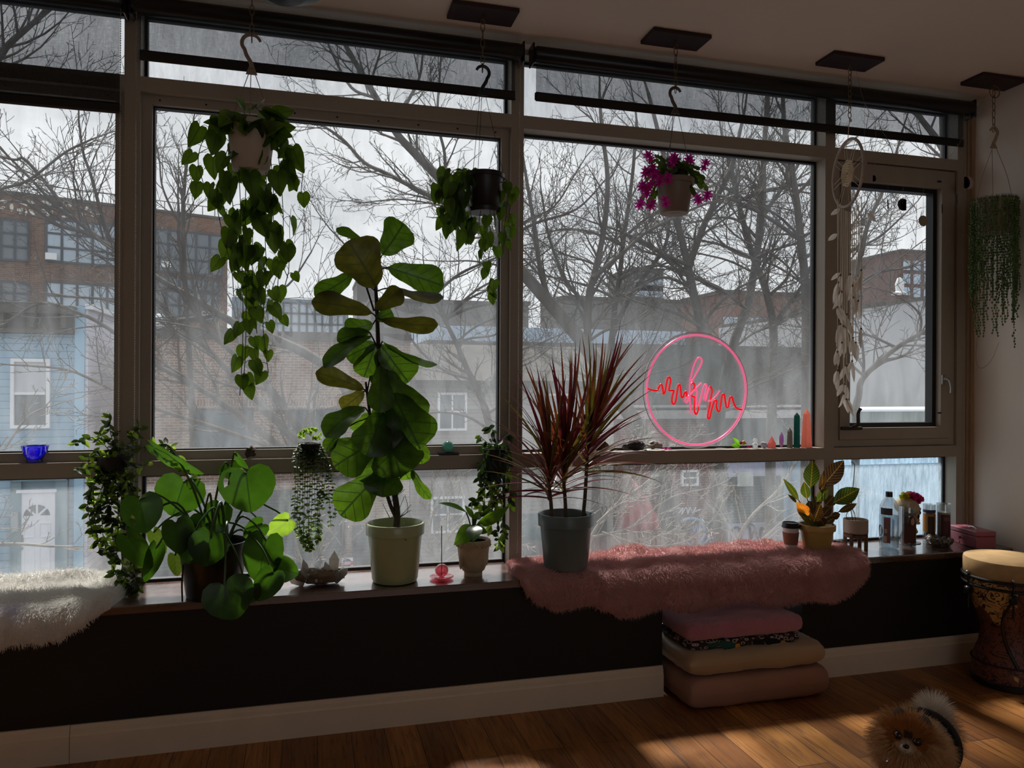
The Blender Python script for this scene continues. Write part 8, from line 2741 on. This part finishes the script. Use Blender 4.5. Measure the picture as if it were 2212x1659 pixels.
# coat in colour patches
RD = random.Random(2)
F = {k: ([], [], []) for k in ('orange', 'cream', 'white', 'sable', 'muzzle')}
def grow(key, p, d, L):
    F[key][0].append(p); F[key][1].append(d); F[key][2].append(L)
def shell(c, r, R, n, fn):
    for _ in range(n):
        d = Vector((RD.gauss(0, 1), RD.gauss(0, 1), RD.gauss(0, 1))).normalized()
        p = c + R @ Vector((d.x * r[0], d.y * r[1], d.z * r[2]))
        nd = (R @ Vector((d.x / r[0], d.y / r[1], d.z / r[2]))).normalized()
        fn(d, p, nd)
def head_fn(d, p, n):
    # d: x forward, y right, z up in the head frame
    face = d.x
    if face > .62:
        # short face fur, dark between the eyes and on the stop
        if (abs(d.y) < .18 and d.z > -.1 and d.z < .35) or (abs(abs(d.y) - .45) < .12 and abs(d.z - .08) < .12):
            grow('sable', p, n * .5 + uu_ * .7, .012)
        elif d.z < -.35:
            grow('cream', p, n + uu_ * -.6, .016)
        else:
            grow('orange', p, n * .6 + uu_ * .6 + rv_ * d.y, RD.uniform(.012, .020))
    elif face > -.35:
        if d.z > .15:
            grow('orange' if RD.random() < .75 else 'cream', p, n + uu_ * .2, RD.uniform(.016, .026))
        else:
            grow('cream' if RD.random() < .8 else 'orange', p, n + rv_ * d.y * .4 - uu_ * .25, RD.uniform(.034, .052))
    else:
        grow('cream' if RD.random() < .7 else 'orange', p, n + uu_ * .1, RD.uniform(.03, .045))
shell(Hc, (.047, .052, .050), Rh, 9000, head_fn)
def ruff_fn(d, p, n):
    grow('cream' if RD.random() < .85 else 'orange', p, n * .8 + fh * .3 - Vector((0, 0, .25)) + rv_ * d.y * .3, RD.uniform(.04, .06))
shell(Hc - ff * .045 - uu_ * .02, (.04, .066, .062), Rh, 5200, ruff_fn)
shell(bd(.075, 0, .155), (.066, .07, .078), Rb_, 4200, lambda d, p, n: grow('cream', p, n + Vector((0, 0, -.5)) + fh * .2, RD.uniform(.035, .055)))
def body_fn(d, p, n):
    if d.z > .2 and abs(d.y) < .85:
        grow('sable' if RD.random() < .55 else 'white', p, n * .6 - fh * .5, RD.uniform(.025, .04))
    else:
        grow('cream' if RD.random() < .8 else 'orange', p, n * .8 - fh * .3 + Vector((0, 0, -.5)), RD.uniform(.03, .045))
shell(bd(-.02, 0, .168), (.13, .070, .068), Rb_, 5200, body_fn)
shell(bd(-.10, 0, .165), (.055, .066, .066), Rb_, 2800, lambda d, p, n: grow('cream', p, n + Vector((0, 0, -.3)), RD.uniform(.03, .05)))
TP = smooth_path([bd(-.13, 0, .195), bd(-.135, 0, .22), bd(-.10, .01, .236), bd(-.05, .01, .236)], 6)
for _ in range(3600):
    f = RD.random() * (len(TP) - 1.01); j = int(f); p = TP[j].lerp(TP[j + 1], f - j)
    d = Vector((RD.gauss(0, 1), RD.gauss(0, 1), RD.gauss(0, 1))).normalized()
    grow('white' if RD.random() < .85 else 'cream', p + d * .010, d + Vector((0, 0, .35)) - fh * .1, RD.uniform(.035, .065))
for sg in (-1, 1):
    for (a, b_, r) in ((bd(.08, sg * .038, .13), bd(.084, sg * .038, .02), .018), (bd(-.06, sg * .042, .12), bd(-.108, sg * .042, .02), .018)):
        for _ in range(500):
            p = a.lerp(b_, RD.random()); an = RD.uniform(0, 2 * pi); d = Vector((cos(an), sin(an), -.4)); grow('cream', p + d * r * .8, d, .016)
    b0 = hd_(-.002, sg * .032, .036)
    for _ in range(700):
        an = RD.uniform(0, 2 * pi); d = (rv_ * cos(an) + uu_ * sin(an) - ff * .5).normalized()
        grow('orange' if RD.random() < .6 else 'cream', b0 + d * .013 - ff * .006, d + uu_ * .25, RD.uniform(.012, .026))
for _ in range(500):
    an = RD.uniform(0, 2 * pi); d = (rv_ * cos(an) + uu_ * sin(an) * .8).normalized(); grow('muzzle', hd_(.052 + RD.uniform(-.01, .014), 0, -.020) + d * .013, d - ff * .5, .008)
for key, col in (('orange', 'b87638'), ('cream', 'cfa878'), ('white', 'ddd6ca'), ('sable', '4f4238'), ('muzzle', 'b4a18c')):
    rts, drs, lns = F[key]
    fur('fur', dog, rts, drs, lns, pm('dog_fur_' + key, col, .6, var=.12, vscale=30), rad=.00055, nseg=4, grav=.12, curl=.10, seed=5)
# harness and tag
mb = MB(); cR = bd(-.005, 0, .168)
mb.tube([cR + lh * .094 * cos(2 * pi * i / 40) + Vector((0, 0, .093 * sin(2 * pi * i / 40))) - fh * .012 * sin(2 * pi * i / 40) for i in range(40)], .011, 8, closed=True)
mb.build('harness_band', pm('black_harness_webbing', '100c10', .7), dog)
mb = MB(); mb.tube(smooth_path([cR + Vector((0, 0, .094)), bd(.05, 0, .262), bd(.085, .03, .24), bd(.12, .065, .16)], 5), .008, 8); mb.build('harness_strap', pm('wine_harness_webbing', '2a1016', .7), dog)
p = at(1914, 1640, Hc.y - .03)
mb = MB(); mb.tube([p + RT * .006 * cos(2 * pi * i / 16) + UP * .006 * sin(2 * pi * i / 16) for i in range(16)], .0013, 6, closed=True); mb.ball(p + RT * .006, .003, 8, 6); mb.build('name_tag', pm('silver_ring', 'b8b4b0', .2, .9), dog)
